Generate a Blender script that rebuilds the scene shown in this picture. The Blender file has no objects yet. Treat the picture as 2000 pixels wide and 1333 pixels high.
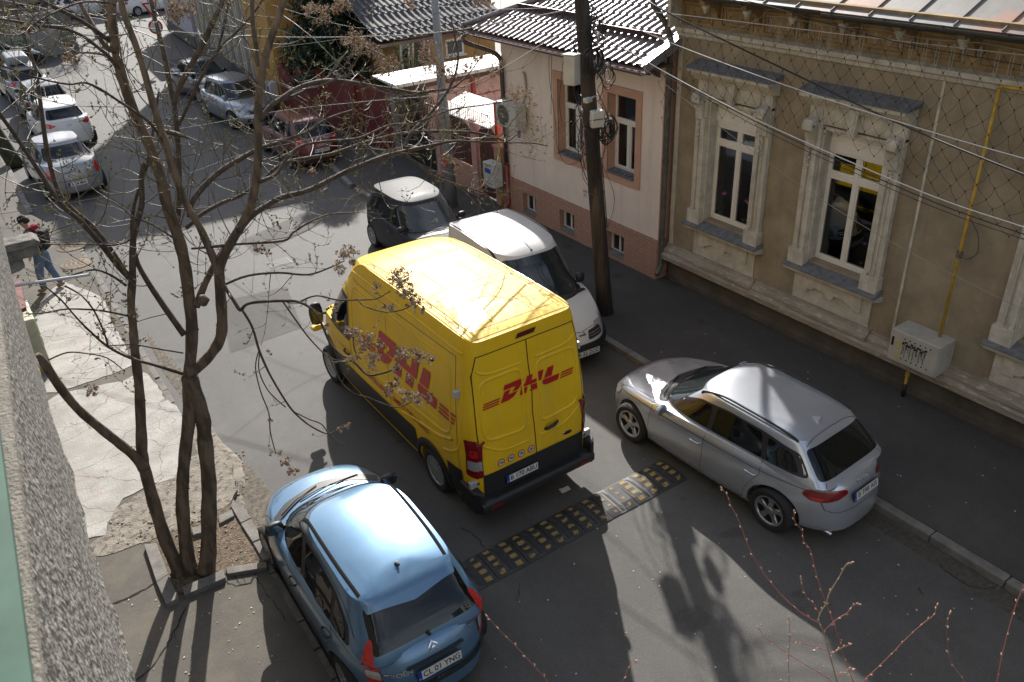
import bpy, bmesh, math, random
from mathutils import Vector, Matrix, Euler
from mathutils.bvhtree import BVHTree
from mathutils.geometry import delaunay_2d_cdt
R = math.radians
PI = math.pi
scene = bpy.context.scene
COL = scene.collection

# ------------------------------------------------------------------ camera
CAMH = 7.85
FPX = 1622.6                      # focal length in pixels of the 2000 px wide photograph
YAW, PITCH, ROLL = 0.57035, 0.52151, -0.05372
def _axes():
    f0 = Vector((math.sin(YAW), math.cos(YAW), 0)); r0 = Vector((math.cos(YAW), -math.sin(YAW), 0))
    f = f0*math.cos(PITCH) - Vector((0, 0, 1))*math.sin(PITCH)
    u = r0.cross(f)
    return r0*math.cos(ROLL)+u*math.sin(ROLL), -r0*math.sin(ROLL)+u*math.cos(ROLL), f
CR, CU, CF = _axes()
cam_d = bpy.data.cameras.new('camera'); cam = bpy.data.objects.new('camera', cam_d); COL.objects.link(cam)
m = Matrix.Identity(4)
for i in range(3):
    m[i][0] = CR[i]; m[i][1] = CU[i]; m[i][2] = -CF[i]
m[2][3] = CAMH
cam.matrix_world = m
cam_d.sensor_width = 36; cam_d.lens = FPX/2000*36; cam_d.clip_end = 500; cam_d.clip_start = 0.05
cam_d.dof.use_dof = True; cam_d.dof.focus_distance = 11.0; cam_d.dof.aperture_fstop = 10.0
scene.camera = cam

# ------------------------------------------------------------------ world, sun, exposure
SUN_AZ, SUN_EL = R(28.4), R(32.3)         # azimuth from +Y towards +X
w = bpy.data.worlds.new('World'); scene.world = w; w.use_nodes = True
nt = w.node_tree; nt.nodes.clear()
sk = nt.nodes.new('ShaderNodeTexSky'); sk.sky_type = 'NISHITA'; sk.sun_disc = False
sk.sun_elevation = SUN_EL; sk.sun_rotation = SUN_AZ; sk.air_density = 1.0; sk.dust_density = 1.5; sk.ozone_density = 1.0
bg = nt.nodes.new('ShaderNodeBackground'); bg.inputs['Strength'].default_value = 0.105
ow = nt.nodes.new('ShaderNodeOutputWorld')
hs = nt.nodes.new('ShaderNodeHueSaturation'); hs.inputs['Saturation'].default_value = .8
wt = nt.nodes.new('ShaderNodeTexCoord'); wn = nt.nodes.new('ShaderNodeTexNoise'); wn.inputs['Scale'].default_value = 2.6; wn.inputs['Detail'].default_value = 7; wn.inputs['Roughness'].default_value = .6
nt.links.new(wt.outputs['Generated'], wn.inputs['Vector']); wr = nt.nodes.new('ShaderNodeMapRange'); wr.inputs[1].default_value = .46; wr.inputs[2].default_value = .72; wr.inputs[3].default_value = 0; wr.inputs[4].default_value = .75
nt.links.new(wn.outputs[0], wr.inputs[0]); wm = nt.nodes.new('ShaderNodeMix'); wm.data_type = 'RGBA'; nt.links.new(wr.outputs[0], wm.inputs['Factor']); nt.links.new(sk.outputs[0], hs.inputs['Color']); nt.links.new(hs.outputs[0], wm.inputs['A']); wm.inputs['B'].default_value = (7.5, 7.8, 8.4, 1)
nt.links.new(wm.outputs['Result'], bg.inputs[0]); nt.links.new(bg.outputs[0], ow.inputs[0])
sd = bpy.data.lights.new('sun', 'SUN'); sd.energy = 4.7; sd.angle = R(0.6); sd.color = (1, .955, .89)
so = bpy.data.objects.new('sun', sd); COL.objects.link(so)
sdir = Vector((math.sin(SUN_AZ)*math.cos(SUN_EL), math.cos(SUN_AZ)*math.cos(SUN_EL), math.sin(SUN_EL)))
so.rotation_euler = sdir.to_track_quat('Z', 'Y').to_euler(); so.location = (20, 30, 40)
scene.view_settings.view_transform = 'Standard'; scene.view_settings.look = 'None'
scene.view_settings.exposure = 0.75; scene.view_settings.gamma = 1.0

# ------------------------------------------------------------------ helpers
def ray(px, py):
    return CR*(px-1000) - CU*(py-666.5) + CF*FPX
def at(px, py, x=None, y=None, z=None):
    """world point seen at a photo position, on the plane of its known x, y or z"""
    d = ray(px, py)
    if x is not None: t = x/d.x
    elif y is not None: t = y/d.y
    else: t = (z-CAMH)/d.z
    return Vector((0, 0, CAMH)) + d*t
rnd = random.Random(7)

MATS = {}
def mat(name, col, rough=.6, metal=0., bump=0., bscale=20., var=0., vscale=3., coat=0., spec=.5, stretch=None, detail=6, trans=0., alpha=1., spots=None, sspots=60., edge=(.45,.6), streak=None):
    if name in MATS: return MATS[name]
    m = bpy.data.materials.new(name); m.use_nodes = True; n = m.node_tree.nodes; l = m.node_tree.links
    b = n['Principled BSDF']
    c = tuple(col)+(1,) if len(col) == 3 else col
    b.inputs['Base Color'].default_value = c; b.inputs['Roughness'].default_value = rough
    b.inputs['Metallic'].default_value = metal; b.inputs['Coat Weight'].default_value = coat
    b.inputs['Coat Roughness'].default_value = .06
    b.inputs['Specular IOR Level'].default_value = spec
    b.inputs['Transmission Weight'].default_value = trans
    b.inputs['Alpha'].default_value = alpha
    tc = n.new('ShaderNodeTexCoord'); mp = n.new('ShaderNodeMapping'); l.new(tc.outputs['Object'], mp.inputs[0])
    if stretch: mp.inputs['Scale'].default_value = stretch
    if var:
        t = n.new('ShaderNodeTexNoise'); t.inputs['Scale'].default_value = vscale; t.inputs['Detail'].default_value = detail; t.inputs['Roughness'].default_value = .65
        l.new(mp.outputs[0], t.inputs['Vector'])
        mx = n.new('ShaderNodeMix'); mx.data_type = 'RGBA'
        mx.inputs['A'].default_value = tuple(min(1, v*(1+var)) for v in c[:3])+(1,)
        mx.inputs['B'].default_value = tuple(v*(1-var) for v in c[:3])+(1,)
        mr = n.new('ShaderNodeMapRange'); mr.inputs['From Min'].default_value = .35; mr.inputs['From Max'].default_value = .65
        l.new(t.outputs[0], mr.inputs[0]); l.new(mr.outputs[0], mx.inputs['Factor'])
        last = mx.outputs['Result']
        if spots:
            t2 = n.new('ShaderNodeTexNoise'); t2.inputs['Scale'].default_value = sspots; t2.inputs['Detail'].default_value = 3
            l.new(mp.outputs[0], t2.inputs['Vector'])
            m2 = n.new('ShaderNodeMapRange'); m2.inputs['From Min'].default_value = edge[0]; m2.inputs['From Max'].default_value = edge[1]
            l.new(t2.outputs[0], m2.inputs[0])
            mx2 = n.new('ShaderNodeMix'); mx2.data_type = 'RGBA'; l.new(last, mx2.inputs['A']); mx2.inputs['B'].default_value = tuple(spots)+(1,)
            l.new(m2.outputs[0], mx2.inputs['Factor']); last = mx2.outputs['Result']
        if streak:
            m3 = n.new('ShaderNodeMapping'); m3.inputs['Scale'].default_value = (2.2, 2.2, .22); l.new(tc.outputs['Object'], m3.inputs[0])
            t3 = n.new('ShaderNodeTexNoise'); t3.inputs['Scale'].default_value = 1.6; t3.inputs['Detail'].default_value = 8; t3.inputs['Roughness'].default_value = .7; l.new(m3.outputs[0], t3.inputs['Vector'])
            r3 = n.new('ShaderNodeMapRange'); r3.inputs['From Min'].default_value = .5; r3.inputs['From Max'].default_value = .72; r3.inputs['To Max'].default_value = .75; l.new(t3.outputs[0], r3.inputs[0])
            x3 = n.new('ShaderNodeMix'); x3.data_type = 'RGBA'; l.new(last, x3.inputs['A']); x3.inputs['B'].default_value = tuple(streak)+(1,); l.new(r3.outputs[0], x3.inputs['Factor']); last = x3.outputs['Result']
        l.new(last, b.inputs['Base Color'])
    if coat > .1 and var:
        t4 = n.new('ShaderNodeTexNoise'); t4.inputs['Scale'].default_value = 3.5; t4.inputs['Detail'].default_value = 9; t4.inputs['Roughness'].default_value = .75; l.new(tc.outputs['Object'], t4.inputs['Vector'])
        r4 = n.new('ShaderNodeMapRange'); r4.inputs['From Min'].default_value = .35; r4.inputs['From Max'].default_value = .7; r4.inputs['To Min'].default_value = .02; r4.inputs['To Max'].default_value = .22; l.new(t4.outputs[0], r4.inputs[0]); l.new(r4.outputs[0], b.inputs['Coat Roughness'])
    if bump:
        t = n.new('ShaderNodeTexNoise'); t.inputs['Scale'].default_value = bscale; t.inputs['Detail'].default_value = 5
        l.new(mp.outputs[0], t.inputs['Vector'])
        bp = n.new('ShaderNodeBump'); bp.inputs['Strength'].default_value = bump; bp.inputs['Distance'].default_value = .02
        l.new(t.outputs[0], bp.inputs['Height']); l.new(bp.outputs[0], b.inputs['Normal'])
    MATS[name] = m
    return m

def obj(name, bm, mats, parent=None, smooth=False, bevel=0., world=True, sharp=None, segs=2):
    """bm (bmesh, or (verts, faces)) -> one mesh object"""
    me = bpy.data.meshes.new(name)
    if isinstance(bm, tuple): me.from_pydata([tuple(v) for v in bm[0]], [], bm[1])
    else: bm.to_mesh(me); bm.free()
    if not isinstance(mats, (list, tuple)): mats = [mats]
    for q in mats: me.materials.append(q)
    if smooth: me.polygons.foreach_set('use_smooth', [True]*len(me.polygons))
    if sharp: me.set_sharp_from_angle(angle=R(sharp))
    o = bpy.data.objects.new(name, me); COL.objects.link(o)
    if parent:
        o.parent = parent
        if world: 
            rt = parent
            while rt.parent: rt = rt.parent
            if parent is rt: o.location = -rt.location
    if bevel:
        md = o.modifiers.new('bevel', 'BEVEL'); md.width = bevel; md.segments = segs; md.limit_method = 'ANGLE'; md.angle_limit = R(40)
    return o
def thing(name, label, cat, loc=(0, 0, 0), rotz=0, group=None):
    o = bpy.data.objects.new(name, None); COL.objects.link(o); o.location = loc; o.rotation_euler = (0, 0, rotz)
    o.empty_display_size = .2
    return tag(o, label, cat, group)
def tag(o, label, cat, group=None):
    o['label'] = label; o['category'] = cat
    if group: o['group'] = group
    return o
def struct(name, bm, m, smooth=False, **k):
    o = obj(name, bm, m, smooth=smooth, **k); o['kind'] = 'structure'; return o

class MB:
    """collects shapes into one bmesh"""
    def __init__(s): s.bm = bmesh.new(); s.mi = 0
    def face(s, pts):
        vs = [s.bm.verts.new(p) for p in pts]
        try: f = s.bm.faces.new(vs); f.material_index = s.mi; return f
        except ValueError: return None
    def quads(s, grid, closeu=False, closev=False):
        V = [[s.bm.verts.new(p) for p in row] for row in grid]
        nu, nv = len(V), len(V[0])
        for i in range(nu if closeu else nu-1):
            for j in range(nv if closev else nv-1):
                a, b, c, d = V[i][j], V[i][(j+1) % nv], V[(i+1) % nu][(j+1) % nv], V[(i+1) % nu][j]
                if len({a, b, c, d}) == 4:
                    f = s.bm.faces.new((a, b, c, d)); f.material_index = s.mi
        return V
    def box(s, x0, x1, y0, y1, z0, z1, mtx=None):
        P = [Vector(p) for p in ((x0,y0,z0),(x1,y0,z0),(x1,y1,z0),(x0,y1,z0),(x0,y0,z1),(x1,y0,z1),(x1,y1,z1),(x0,y1,z1))]
        if mtx: P = [mtx @ p for p in P]
        v = [s.bm.verts.new(p) for p in P]
        for q in ((3,2,1,0),(4,5,6,7),(0,1,5,4),(1,2,6,5),(2,3,7,6),(3,0,4,7)):
            f = s.bm.faces.new([v[i] for i in q]); f.material_index = s.mi
        return s
    def cbox(s, c, size, rot=(0,0,0)):
        h = [q/2 for q in size]
        M = Matrix.Translation(Vector(c)) @ Euler(rot).to_matrix().to_4x4()
        return s.box(-h[0],h[0],-h[1],h[1],-h[2],h[2],M)
    def tube(s, pts, r, n=8, cap=True):
        pts = [Vector(p) for p in pts]
        if not isinstance(r, (list, tuple)): r = [r]*len(pts)
        rings = []; up = None
        for i, p in enumerate(pts):
            a = pts[max(0, i-1)]; b = pts[min(len(pts)-1, i+1)]
            t = (b-a)
            if t.length < 1e-9: t = Vector((0,0,1))
            t.normalize()
            if up is None:
                up = Vector((0,0,1)) if abs(t.z) < .9 else Vector((1,0,0))
            e1 = t.cross(up)
            if e1.length < 1e-6: e1 = t.orthogonal()
            e1.normalize(); e2 = e1.cross(t); up = e2
            rings.append([s.bm.verts.new(p + (e1*math.cos(2*PI*k/n)+e2*math.sin(2*PI*k/n))*r[i]) for k in range(n)])
        for i in range(len(rings)-1):
            for k in range(n):
                f = s.bm.faces.new((rings[i][k], rings[i+1][k], rings[i+1][(k+1)%n], rings[i][(k+1)%n])); f.material_index = s.mi; f.smooth = True
        if cap and n > 2:
            for rg, rev in ((rings[0], False), (rings[-1], True)):
                f = s.bm.faces.new(rg[::-1] if rev else rg); f.material_index = s.mi
        return s
    def lathe(s, prof, c, axis='z', n=24, mtx=None):
        """prof: list of (radius, height)"""
        G = []
        for k in range(n):
            a = 2*PI*k/n; row = []
            for r_, h in prof:
                if axis == 'z': p = Vector((r_*math.cos(a), r_*math.sin(a), h))
                elif axis == 'x': p = Vector((h, r_*math.cos(a), r_*math.sin(a)))
                else: p = Vector((r_*math.cos(a), h, r_*math.sin(a)))
                if mtx: p = mtx @ p
                row.append(p+Vector(c))
            G.append(row)
        s.quads(G, closeu=True); return s
    def prism(s, poly, d0, d1, axis='x'):
        """extrude a 2D outline; axis x: poly=(y,z); y: (x,z); z: (x,y)"""
        def mk(p, d):
            return {'x': (d, p[0], p[1]), 'y': (p[0], d, p[1]), 'z': (p[0], p[1], d)}[axis]
        a = [s.bm.verts.new(mk(p, d0)) for p in poly]; b = [s.bm.verts.new(mk(p, d1)) for p in poly]
        n = len(poly)
        for q in (a[::-1], b):
            f = s.bm.faces.new(q); f.material_index = s.mi
        for i in range(n):
            f = s.bm.faces.new((a[i], a[(i+1)%n], b[(i+1)%n], b[i])); f.material_index = s.mi
        return s
    def done(s, name, mats, parent=None, **k):
        bmesh.ops.recalc_face_normals(s.bm, faces=s.bm.faces)
        return obj(name, s.bm, mats, parent, **k)

def text_mesh(txt, size=1., bold=0., align='CENTER'):
    """2D triangles of a piece of writing"""
    cu = bpy.data.curves.new('txt', 'FONT'); cu.body = txt; cu.size = size; cu.align_x = align; cu.align_y = 'CENTER'; cu.resolution_u = 3; cu.offset = bold
    o = bpy.data.objects.new('txt', cu); COL.objects.link(o)
    dg = bpy.context.evaluated_depsgraph_get(); me = o.evaluated_get(dg).to_mesh()
    v = [tuple(q.co[:2]) for q in me.vertices]; f = [tuple(p.vertices) for p in me.polygons]
    o.evaluated_get(dg).to_mesh_clear(); bpy.data.objects.remove(o); bpy.data.curves.remove(cu)
    return v, f
def text_plane(name, txt, size, m, parent, origin, ux, uy, bold=0., align='CENTER', world=True):
    v, f = text_mesh(txt, size, bold, align); o = Vector(origin); ux = Vector(ux); uy = Vector(uy)
    return obj(name, ([o+ux*a+uy*b for a, b in v], f), m, parent, world=world)
def spline(xs, ys, x):
    """monotone-ish cubic interpolation"""
    n = len(xs)
    if x <= xs[0]: return ys[0]
    if x >= xs[-1]: return ys[-1]
    for i in range(n-1):
        if x <= xs[i+1]: break
    def sl(k):
        if k <= 0 or k >= n-1:
            k0 = max(0, min(n-2, k if k <= 0 else k-1)); return (ys[k0+1]-ys[k0])/(xs[k0+1]-xs[k0])
        a = (ys[k]-ys[k-1])/(xs[k]-xs[k-1]); b = (ys[k+1]-ys[k])/(xs[k+1]-xs[k])
        return 0 if a*b <= 0 else 2*a*b/(a+b)
    h = xs[i+1]-xs[i]; t = (x-xs[i])/h; m0, m1 = sl(i)*h, sl(i+1)*h
    return (2*t**3-3*t*t+1)*ys[i]+(t**3-2*t*t+t)*m0+(3*t*t-2*t**3)*ys[i+1]+(t**3-t*t)*m1
def catmull(pts, n=6):
    P = [Vector(p) for p in pts]; out = []
    if len(P) < 3: return [P[0].lerp(P[1], k/n) for k in range(n+1)]
    for i in range(len(P)-1):
        a = P[max(0,i-1)]; b = P[i]; c = P[i+1]; d = P[min(len(P)-1,i+2)]
        for k in range(n):
            t = k/n
            out.append(.5*((2*b)+(c-a)*t+(2*a-5*b+4*c-d)*t*t+(3*b-a-3*c+d)*t**3))
    out.append(P[-1]); return out
# ================================================================== ground
ROAD = -.12
def node_mat(name, build):
    m = bpy.data.materials.new(name); m.use_nodes = True; build(m.node_tree.nodes, m.node_tree.links, m.node_tree.nodes['Principled BSDF']); MATS[name] = m; return m
def asphalt_mat(name, base, speck, dirt=None, rough=.85, spec=.35):
    def b(n, l, p):
        tc = n.new('ShaderNodeTexCoord')
        def noise(sc, de=4, ro=.6):
            t = n.new('ShaderNodeTexNoise'); t.inputs['Scale'].default_value = sc; t.inputs['Detail'].default_value = de; t.inputs['Roughness'].default_value = ro
            l.new(tc.outputs['Object'], t.inputs['Vector']); return t.outputs[0]
        def mr(s, a, c, lo=0, hi=1):
            t = n.new('ShaderNodeMapRange'); t.inputs[1].default_value = a; t.inputs[2].default_value = c; t.inputs[3].default_value = lo; t.inputs[4].default_value = hi; l.new(s, t.inputs[0]); return t.outputs[0]
        def mix(f, A, B):
            t = n.new('ShaderNodeMix'); t.data_type = 'RGBA'; l.new(f, t.inputs['Factor'])
            for k, v in (('A', A), ('B', B)):
                if isinstance(v, tuple): t.inputs[k].default_value = v+(1,)
                else: l.new(v, t.inputs[k])
            return t.outputs['Result']
        c = mix(mr(noise(.45, 5), .35, .68), tuple(v*.82 for v in base), tuple(v*1.18 for v in base))
        c = mix(mr(noise(3.1, 6, .7), .4, .75, 0, .55), c, tuple(v*.66 for v in base))
        sm = n.new('ShaderNodeMapping'); sm.inputs['Scale'].default_value = (1.5, .10, 1); l.new(tc.outputs['Object'], sm.inputs[0]); sn = n.new('ShaderNodeTexNoise'); sn.inputs['Scale'].default_value = 1.0; sn.inputs['Detail'].default_value = 6; l.new(sm.outputs[0], sn.inputs['Vector'])
        c = mix(mr(sn.outputs[0], .45, .66, 0, .45), c, tuple(v*.7 for v in base))
        c = mix(mr(noise(1.35, 3, .5), .66, .70, 0, .5), c, tuple(v*.42 for v in base))
        c = mix(mr(noise(14, 5, .8), .55, .8, 0, .5), c, tuple(v*1.5 for v in base))
        c = mix(mr(noise(160, 2), .6, .7, 0, .75), c, speck)
        c = mix(mr(noise(75, 2), .62, .7, 0, .5), c, tuple(v*.4 for v in base))
        if dirt: c = mix(mr(noise(1.1, 7, .7), .48, .66, 0, .8), c, dirt)
        l.new(c, p.inputs['Base Color']); p.inputs['Roughness'].default_value = rough; p.inputs['Specular IOR Level'].default_value = spec
        bp = n.new('ShaderNodeBump'); bp.inputs['Strength'].default_value = .55; bp.inputs['Distance'].default_value = .012; l.new(noise(120, 3), bp.inputs['Height']); l.new(bp.outputs[0], p.inputs['Normal'])
    return node_mat(name, b)
M_road = asphalt_mat('asphalt_road', (.088, .084, .078), (.30, .29, .27), rough=.7)
M_walk = asphalt_mat('asphalt_walk', (.074, .069, .064), (.18, .165, .155), rough=.85)
M_walkL = asphalt_mat('asphalt_walk_left', (.115, .105, .09), (.25, .23, .2), dirt=(.16, .135, .105))
M_kerb = mat('kerb_concrete', (.17, .16, .145), .9, bump=.5, bscale=60, var=.25, vscale=5)
M_soil = mat('soil', (.12, .09, .062), 1., bump=1., bscale=45, var=.5, vscale=14, spots=(.26, .22, .17), sspots=40, edge=(.58, .66))
M_dust = mat('dust', (.155, .135, .108), 1., bump=.8, bscale=70, var=.35, vscale=9, spots=(.09, .08, .07), sspots=22, edge=(.52, .62))
M_conc = mat('worn_concrete', (.235, .21, .175), .95, bump=.9, bscale=40, var=.3, vscale=7, spots=(.12, .105, .085), sspots=11, edge=(.55, .62))
def sheet(poly, z): return ([Vector((x, y, z)) for x, y in poly], [tuple(range(len(poly)))])
struct('ground', sheet([(-60, -40), (90, -40), (90, 150), (-60, 150)], ROAD-.006), M_road)
struct('road', sheet([(1.6, -12), (8.8, -12), (8.8, 22), (9.7, 28), (9.7, 46), (40, 60), (40, 90), (-30, 90), (-30, 47), (.95, 47), (.95, 26), (1.6, 23.3)], ROAD), M_road)
# far bigger sheet of pale worn asphalt at the sunlit junction is the same road material
# right pavement
mb = MB()
mb.box(8.93, 11.6, -12, 22.0, -.3, -.002)
mb.prism([(8.93, 22.0), (11.6, 22.0), (11.6, 46), (9.83, 46), (9.83, 28)], -.3, -.002, 'z')
o = mb.done('pavement_right', M_walk); o['kind'] = 'structure'
# kerb stones, right
mb = MB(); y = -10.0; k = 0
while y < 21.5:
    j = rnd.uniform(-.006, .006)
    mb.box(8.78+j, 8.93+j, y+.006, y+.985, -.3, .0+rnd.uniform(-.004, .006)); y += .99
for k in range(24):
    y = 22+k
    x = 8.78+(9.68-8.78)*min(1, (y-22)/6)
    x2 = 8.78+(9.68-8.78)*min(1, (y+1-22)/6)
    mb.prism([(x, y), (x+.15, y), (x2+.15, y+.985), (x2, y+.985)], -.3, .004, 'z')
o = mb.done('kerb_right', M_kerb, bevel=.018); o['kind'] = 'structure'
# left pavement
mb = MB()
mb.box(-.6, 1.5, -12, 9.0, -.3, -.004)
mb.prism([(-.6, 9.0), (1.5, 9.0), (1.5, 23.3), (.82, 26), (.82, 47), (-.6, 47)], -.3, -.004, 'z')
o = mb.done('pavement_left', M_walkL); o['kind'] = 'structure'
mb = MB(); y = -10.
while y < 23:
    if not (10.3 < y < 12.9):
        j = rnd.uniform(-.01, .01); mb.box(1.47+j, 1.6+j, y+.006, y+.49, -.3, -.02+rnd.uniform(-.02, .015))
    y += .5
for k in range(21): mb.box(.8, .95, 26+k, 26.98+k, -.3, 0)
o = mb.done('kerb_left', M_kerb, bevel=.012); o['kind'] = 'structure'
# dusty ramp where the pavement has crumbled into the road
def blob_sheet(c, rx, ry, z0, z1, seed, n=40, m_=None, name='dirt'):
    r_ = random.Random(seed); ph = [r_.uniform(0, 6.28) for _ in range(5)]
    V = [Vector((c[0], c[1], z1))]; F = []
    for ring, f in ((1, .5), (2, .85), (3, 1.)):
        for k in range(n):
            a = 2*PI*k/n; q = 1+.12*math.sin(3*a+ph[0])+.1*math.sin(5*a+ph[1])+.07*math.sin(9*a+ph[2])+.04*math.sin(17*a+ph[3])
            V.append(Vector((c[0]+rx*q*f*math.cos(a), c[1]+ry*q*f*math.sin(a), z1 if ring < 3 else z0)))
    for k in range(n):
        F.append((0, 1+k, 1+(k+1) % n))
        for r2 in (0, 1): F.append((1+r2*n+k, 1+(r2+1)*n+k, 1+(r2+1)*n+(k+1) % n, 1+r2*n+(k+1) % n))
    o = obj(name, (V, F), m_ or M_dust, smooth=True); o['kind'] = 'structure'; return o
blob_sheet((1.66, 11.5), .30, 1.45, ROAD+.001, -.075, 3, name='broken_concrete', m_=M_conc)
blob_sheet((1.9, 10.0), .26, 1.2, ROAD+.001, ROAD+.006, 5, name='dirt')
blob_sheet((1.85, 14.2), .14, 2.2, ROAD+.001, ROAD+.005, 8, name='dirt')
blob_sheet((8.62, 3.4), .16, 3.2, ROAD+.001, ROAD+.006, 9, name='dirt', m_=mat('gutter_dirt', (.075, .066, .052), 1., bump=.6, bscale=80, var=.3, vscale=20))
# pale crazed marble paving
def paving(n, l, p):
    tc = n.new('ShaderNodeTexCoord')
    def vor(sc, wobble=.25):
        nz = n.new('ShaderNodeTexNoise'); nz.inputs['Scale'].default_value = 2.5; nz.inputs['Detail'].default_value = 5; l.new(tc.outputs['Object'], nz.inputs['Vector'])
        mx = n.new('ShaderNodeMix'); mx.data_type = 'RGBA'; mx.inputs['Factor'].default_value = wobble; l.new(tc.outputs['Object'], mx.inputs['A']); l.new(nz.outputs[1], mx.inputs['B'])
        v = n.new('ShaderNodeTexVoronoi'); v.feature = 'DISTANCE_TO_EDGE'; v.inputs['Scale'].default_value = sc; l.new(mx.outputs['Result'], v.inputs['Vector']); return v.outputs['Distance']
    def mr(s, a, c, lo=0, hi=1):
        t = n.new('ShaderNodeMapRange'); t.inputs[1].default_value = a; t.inputs[2].default_value = c; t.inputs[3].default_value = lo; t.inputs[4].default_value = hi; l.new(s, t.inputs[0]); return t.outputs[0]
    def noise(sc, de=4):
        t = n.new('ShaderNodeTexNoise'); t.inputs['Scale'].default_value = sc; t.inputs['Detail'].default_value = de; l.new(tc.outputs['Object'], t.inputs['Vector']); return t.outputs[0]
    def mix(f, A, B):
        t = n.new('ShaderNodeMix'); t.data_type = 'RGBA'; l.new(f, t.inputs['Factor'])
        for k, v in (('A', A), ('B', B)):
            if isinstance(v, tuple): t.inputs[k].default_value = v+(1,)
            else: l.new(v, t.inputs[k])
        return t.outputs['Result']
    c = mix(mr(noise(2.2, 7), .35, .65), (.36, .35, .325), (.25, .24, .215))
    ch = n.new('ShaderNodeTexBrick'); ch.inputs['Scale'].default_value = 1.; ch.inputs['Mortar Size'].default_value = .035; ch.inputs['Brick Width'].default_value = 1.3; ch.inputs['Row Height'].default_value = .55
    l.new(tc.outputs['Object'], ch.inputs['Vector'])
    c = mix(mr(ch.outputs['Fac'], 0, 1, 0, .35), c, (.32, .25, .23))
    c = mix(mr(noise(9, 6), .5, .7, 0, .5), c, (.26, .235, .2))
    c = mix(mr(vor(1.7), .0, .012, .9, 0), c, (.07, .06, .05))
    fine = n.new('ShaderNodeMath'); fine.operation = 'MULTIPLY'; l.new(mr(vor(5.5, .12), 0, .02, 1, 0), fine.inputs[0]); l.new(mr(noise(.9, 3), .52, .6), fine.inputs[1])
    c = mix(fine.outputs[0], c, (.1, .085, .07))
    l.new(c, p.inputs['Base Color']); p.inputs['Roughness'].default_value = .75
    bp = n.new('ShaderNodeBump'); bp.inputs['Strength'].default_value = .4; bp.inputs['Distance'].default_value = .02; l.new(noise(30, 5), bp.inputs['Height']); l.new(bp.outputs[0], p.inputs['Normal'])
M_pave = node_mat('marble_paving', paving)
def px_sheet(pts, z): return [tuple(at(a, b, z=0)[:2]) for a, b in pts], z
for nm, pts in (('paving_slab', [(60, 620), (118, 548), (180, 572), (205, 585), (222, 640), (240, 665), (262, 712), (230, 728), (110, 768), (60, 770)]),
                ('paving_slab', [(60, 800), (120, 768), (235, 745), (280, 728), (300, 742), (322, 778), (350, 800), (360, 850), (355, 905), (340, 935), (300, 945), (240, 975), (222, 1000), (205, 1045), (150, 1060)])):
    q, _ = px_sheet(pts, 0)
    rr = random.Random(len(pts)); out = []
    for i in range(len(q)):
        a, b = Vector(q[i]), Vector(q[(i+1) % len(q)]); kk = max(2, int((b-a).length/.12))
        for t in range(kk):
            v = a.lerp(b, t/kk); out.append((v.x+rr.uniform(-.025, .025), v.y+rr.uniform(-.025, .025)))
    mb = MB(); mb.prism([(x, y) for x, y in out], -.05, .006, 'z'); o = mb.done(nm, M_pave); o['kind'] = 'structure'
q = [tuple(at(a, b, z=0)[:2]) for a, b in ((170, 1068), (205, 1045), (222, 1000), (300, 945), (355, 905), (395, 880), (440, 872), (452, 905), (462, 955), (449, 984), (380, 1020), (290, 1058), (205, 1085), (165, 1090))]
rr = random.Random(77); out = []
for i in range(len(q)):
    a, b = Vector(q[i]), Vector(q[(i+1) % len(q)])
    for t in range(max(2, int((b-a).length/.1))): v = a.lerp(b, t/max(2, int((b-a).length/.1))); out.append((v.x+rr.uniform(-.02, .02), v.y+rr.uniform(-.02, .02)))
mb = MB(); mb.prism(out, -.05, .003, 'z'); o = mb.done('concrete_apron', M_conc); o['kind'] = 'structure'
# tree pit: soil and its ring of kerb stones
q = [at(a, b, z=0) for a, b in ((284, 1065), (320, 1045), (375, 1025), (450, 985), (475, 1020), (500, 1060), (524, 1100), (440, 1122), (358, 1160), (340, 1165))]
struct('soil', ([v+Vector((0, 0, .004)) for v in q], [tuple(range(len(q)))]), M_soil)
stones = [[(281.6,1065.7),(306,1062.5),(328.7,1124),(306,1138.8)], [(306,1139.5),(328.7,1124.5),(349.8,1169.7),(325.4,1182.6)], [(356,1148.5),(436,1114.4),(440.8,1130.7),(361,1164.8)],
          [(440.8,1108),(520.4,1096.6),(522,1108),(444,1121)], [(449,986),(468.4,979.6),(489.5,1011),(470,1021)], [(470,1022.5),(489.5,1012.5),(511,1050),(493,1058)], [(494,1060),(512,1052),(530,1088),(514,1094)],
          [(426,1007),(452,994),(457,1007),(428,1022)], [(374,1032),(409,1021),(411,1036),(377,1046)]]
for i, sq in enumerate(stones):
    P4 = [at(a, b, z=.05)[:2] for a, b in sq]; mb = MB()
    mb.prism([tuple(p) for p in P4], -.1, .05+rnd.uniform(-.015, .02), 'z')
    o = mb.done('kerb_stone', M_kerb, bevel=.008)
    tag(o, ['flat kerb stone left of the tree bases, farther of two', 'flat kerb stone left of the tree bases, nearer of two', 'tilted kerb stone in front of the right tree trunk', 'kerb stone ending beside the blue car front wheel', 'first kerb stone of the pit side near the blue bonnet',
            'middle kerb stone of the pit side facing the road', 'last kerb stone of the pit side touching the blue car', 'half sunk kerb stone behind the right tree trunk', 'small kerb stone behind the middle tree trunk'][i], 'kerb stone', 'kerb stones round the tree pit')
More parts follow.
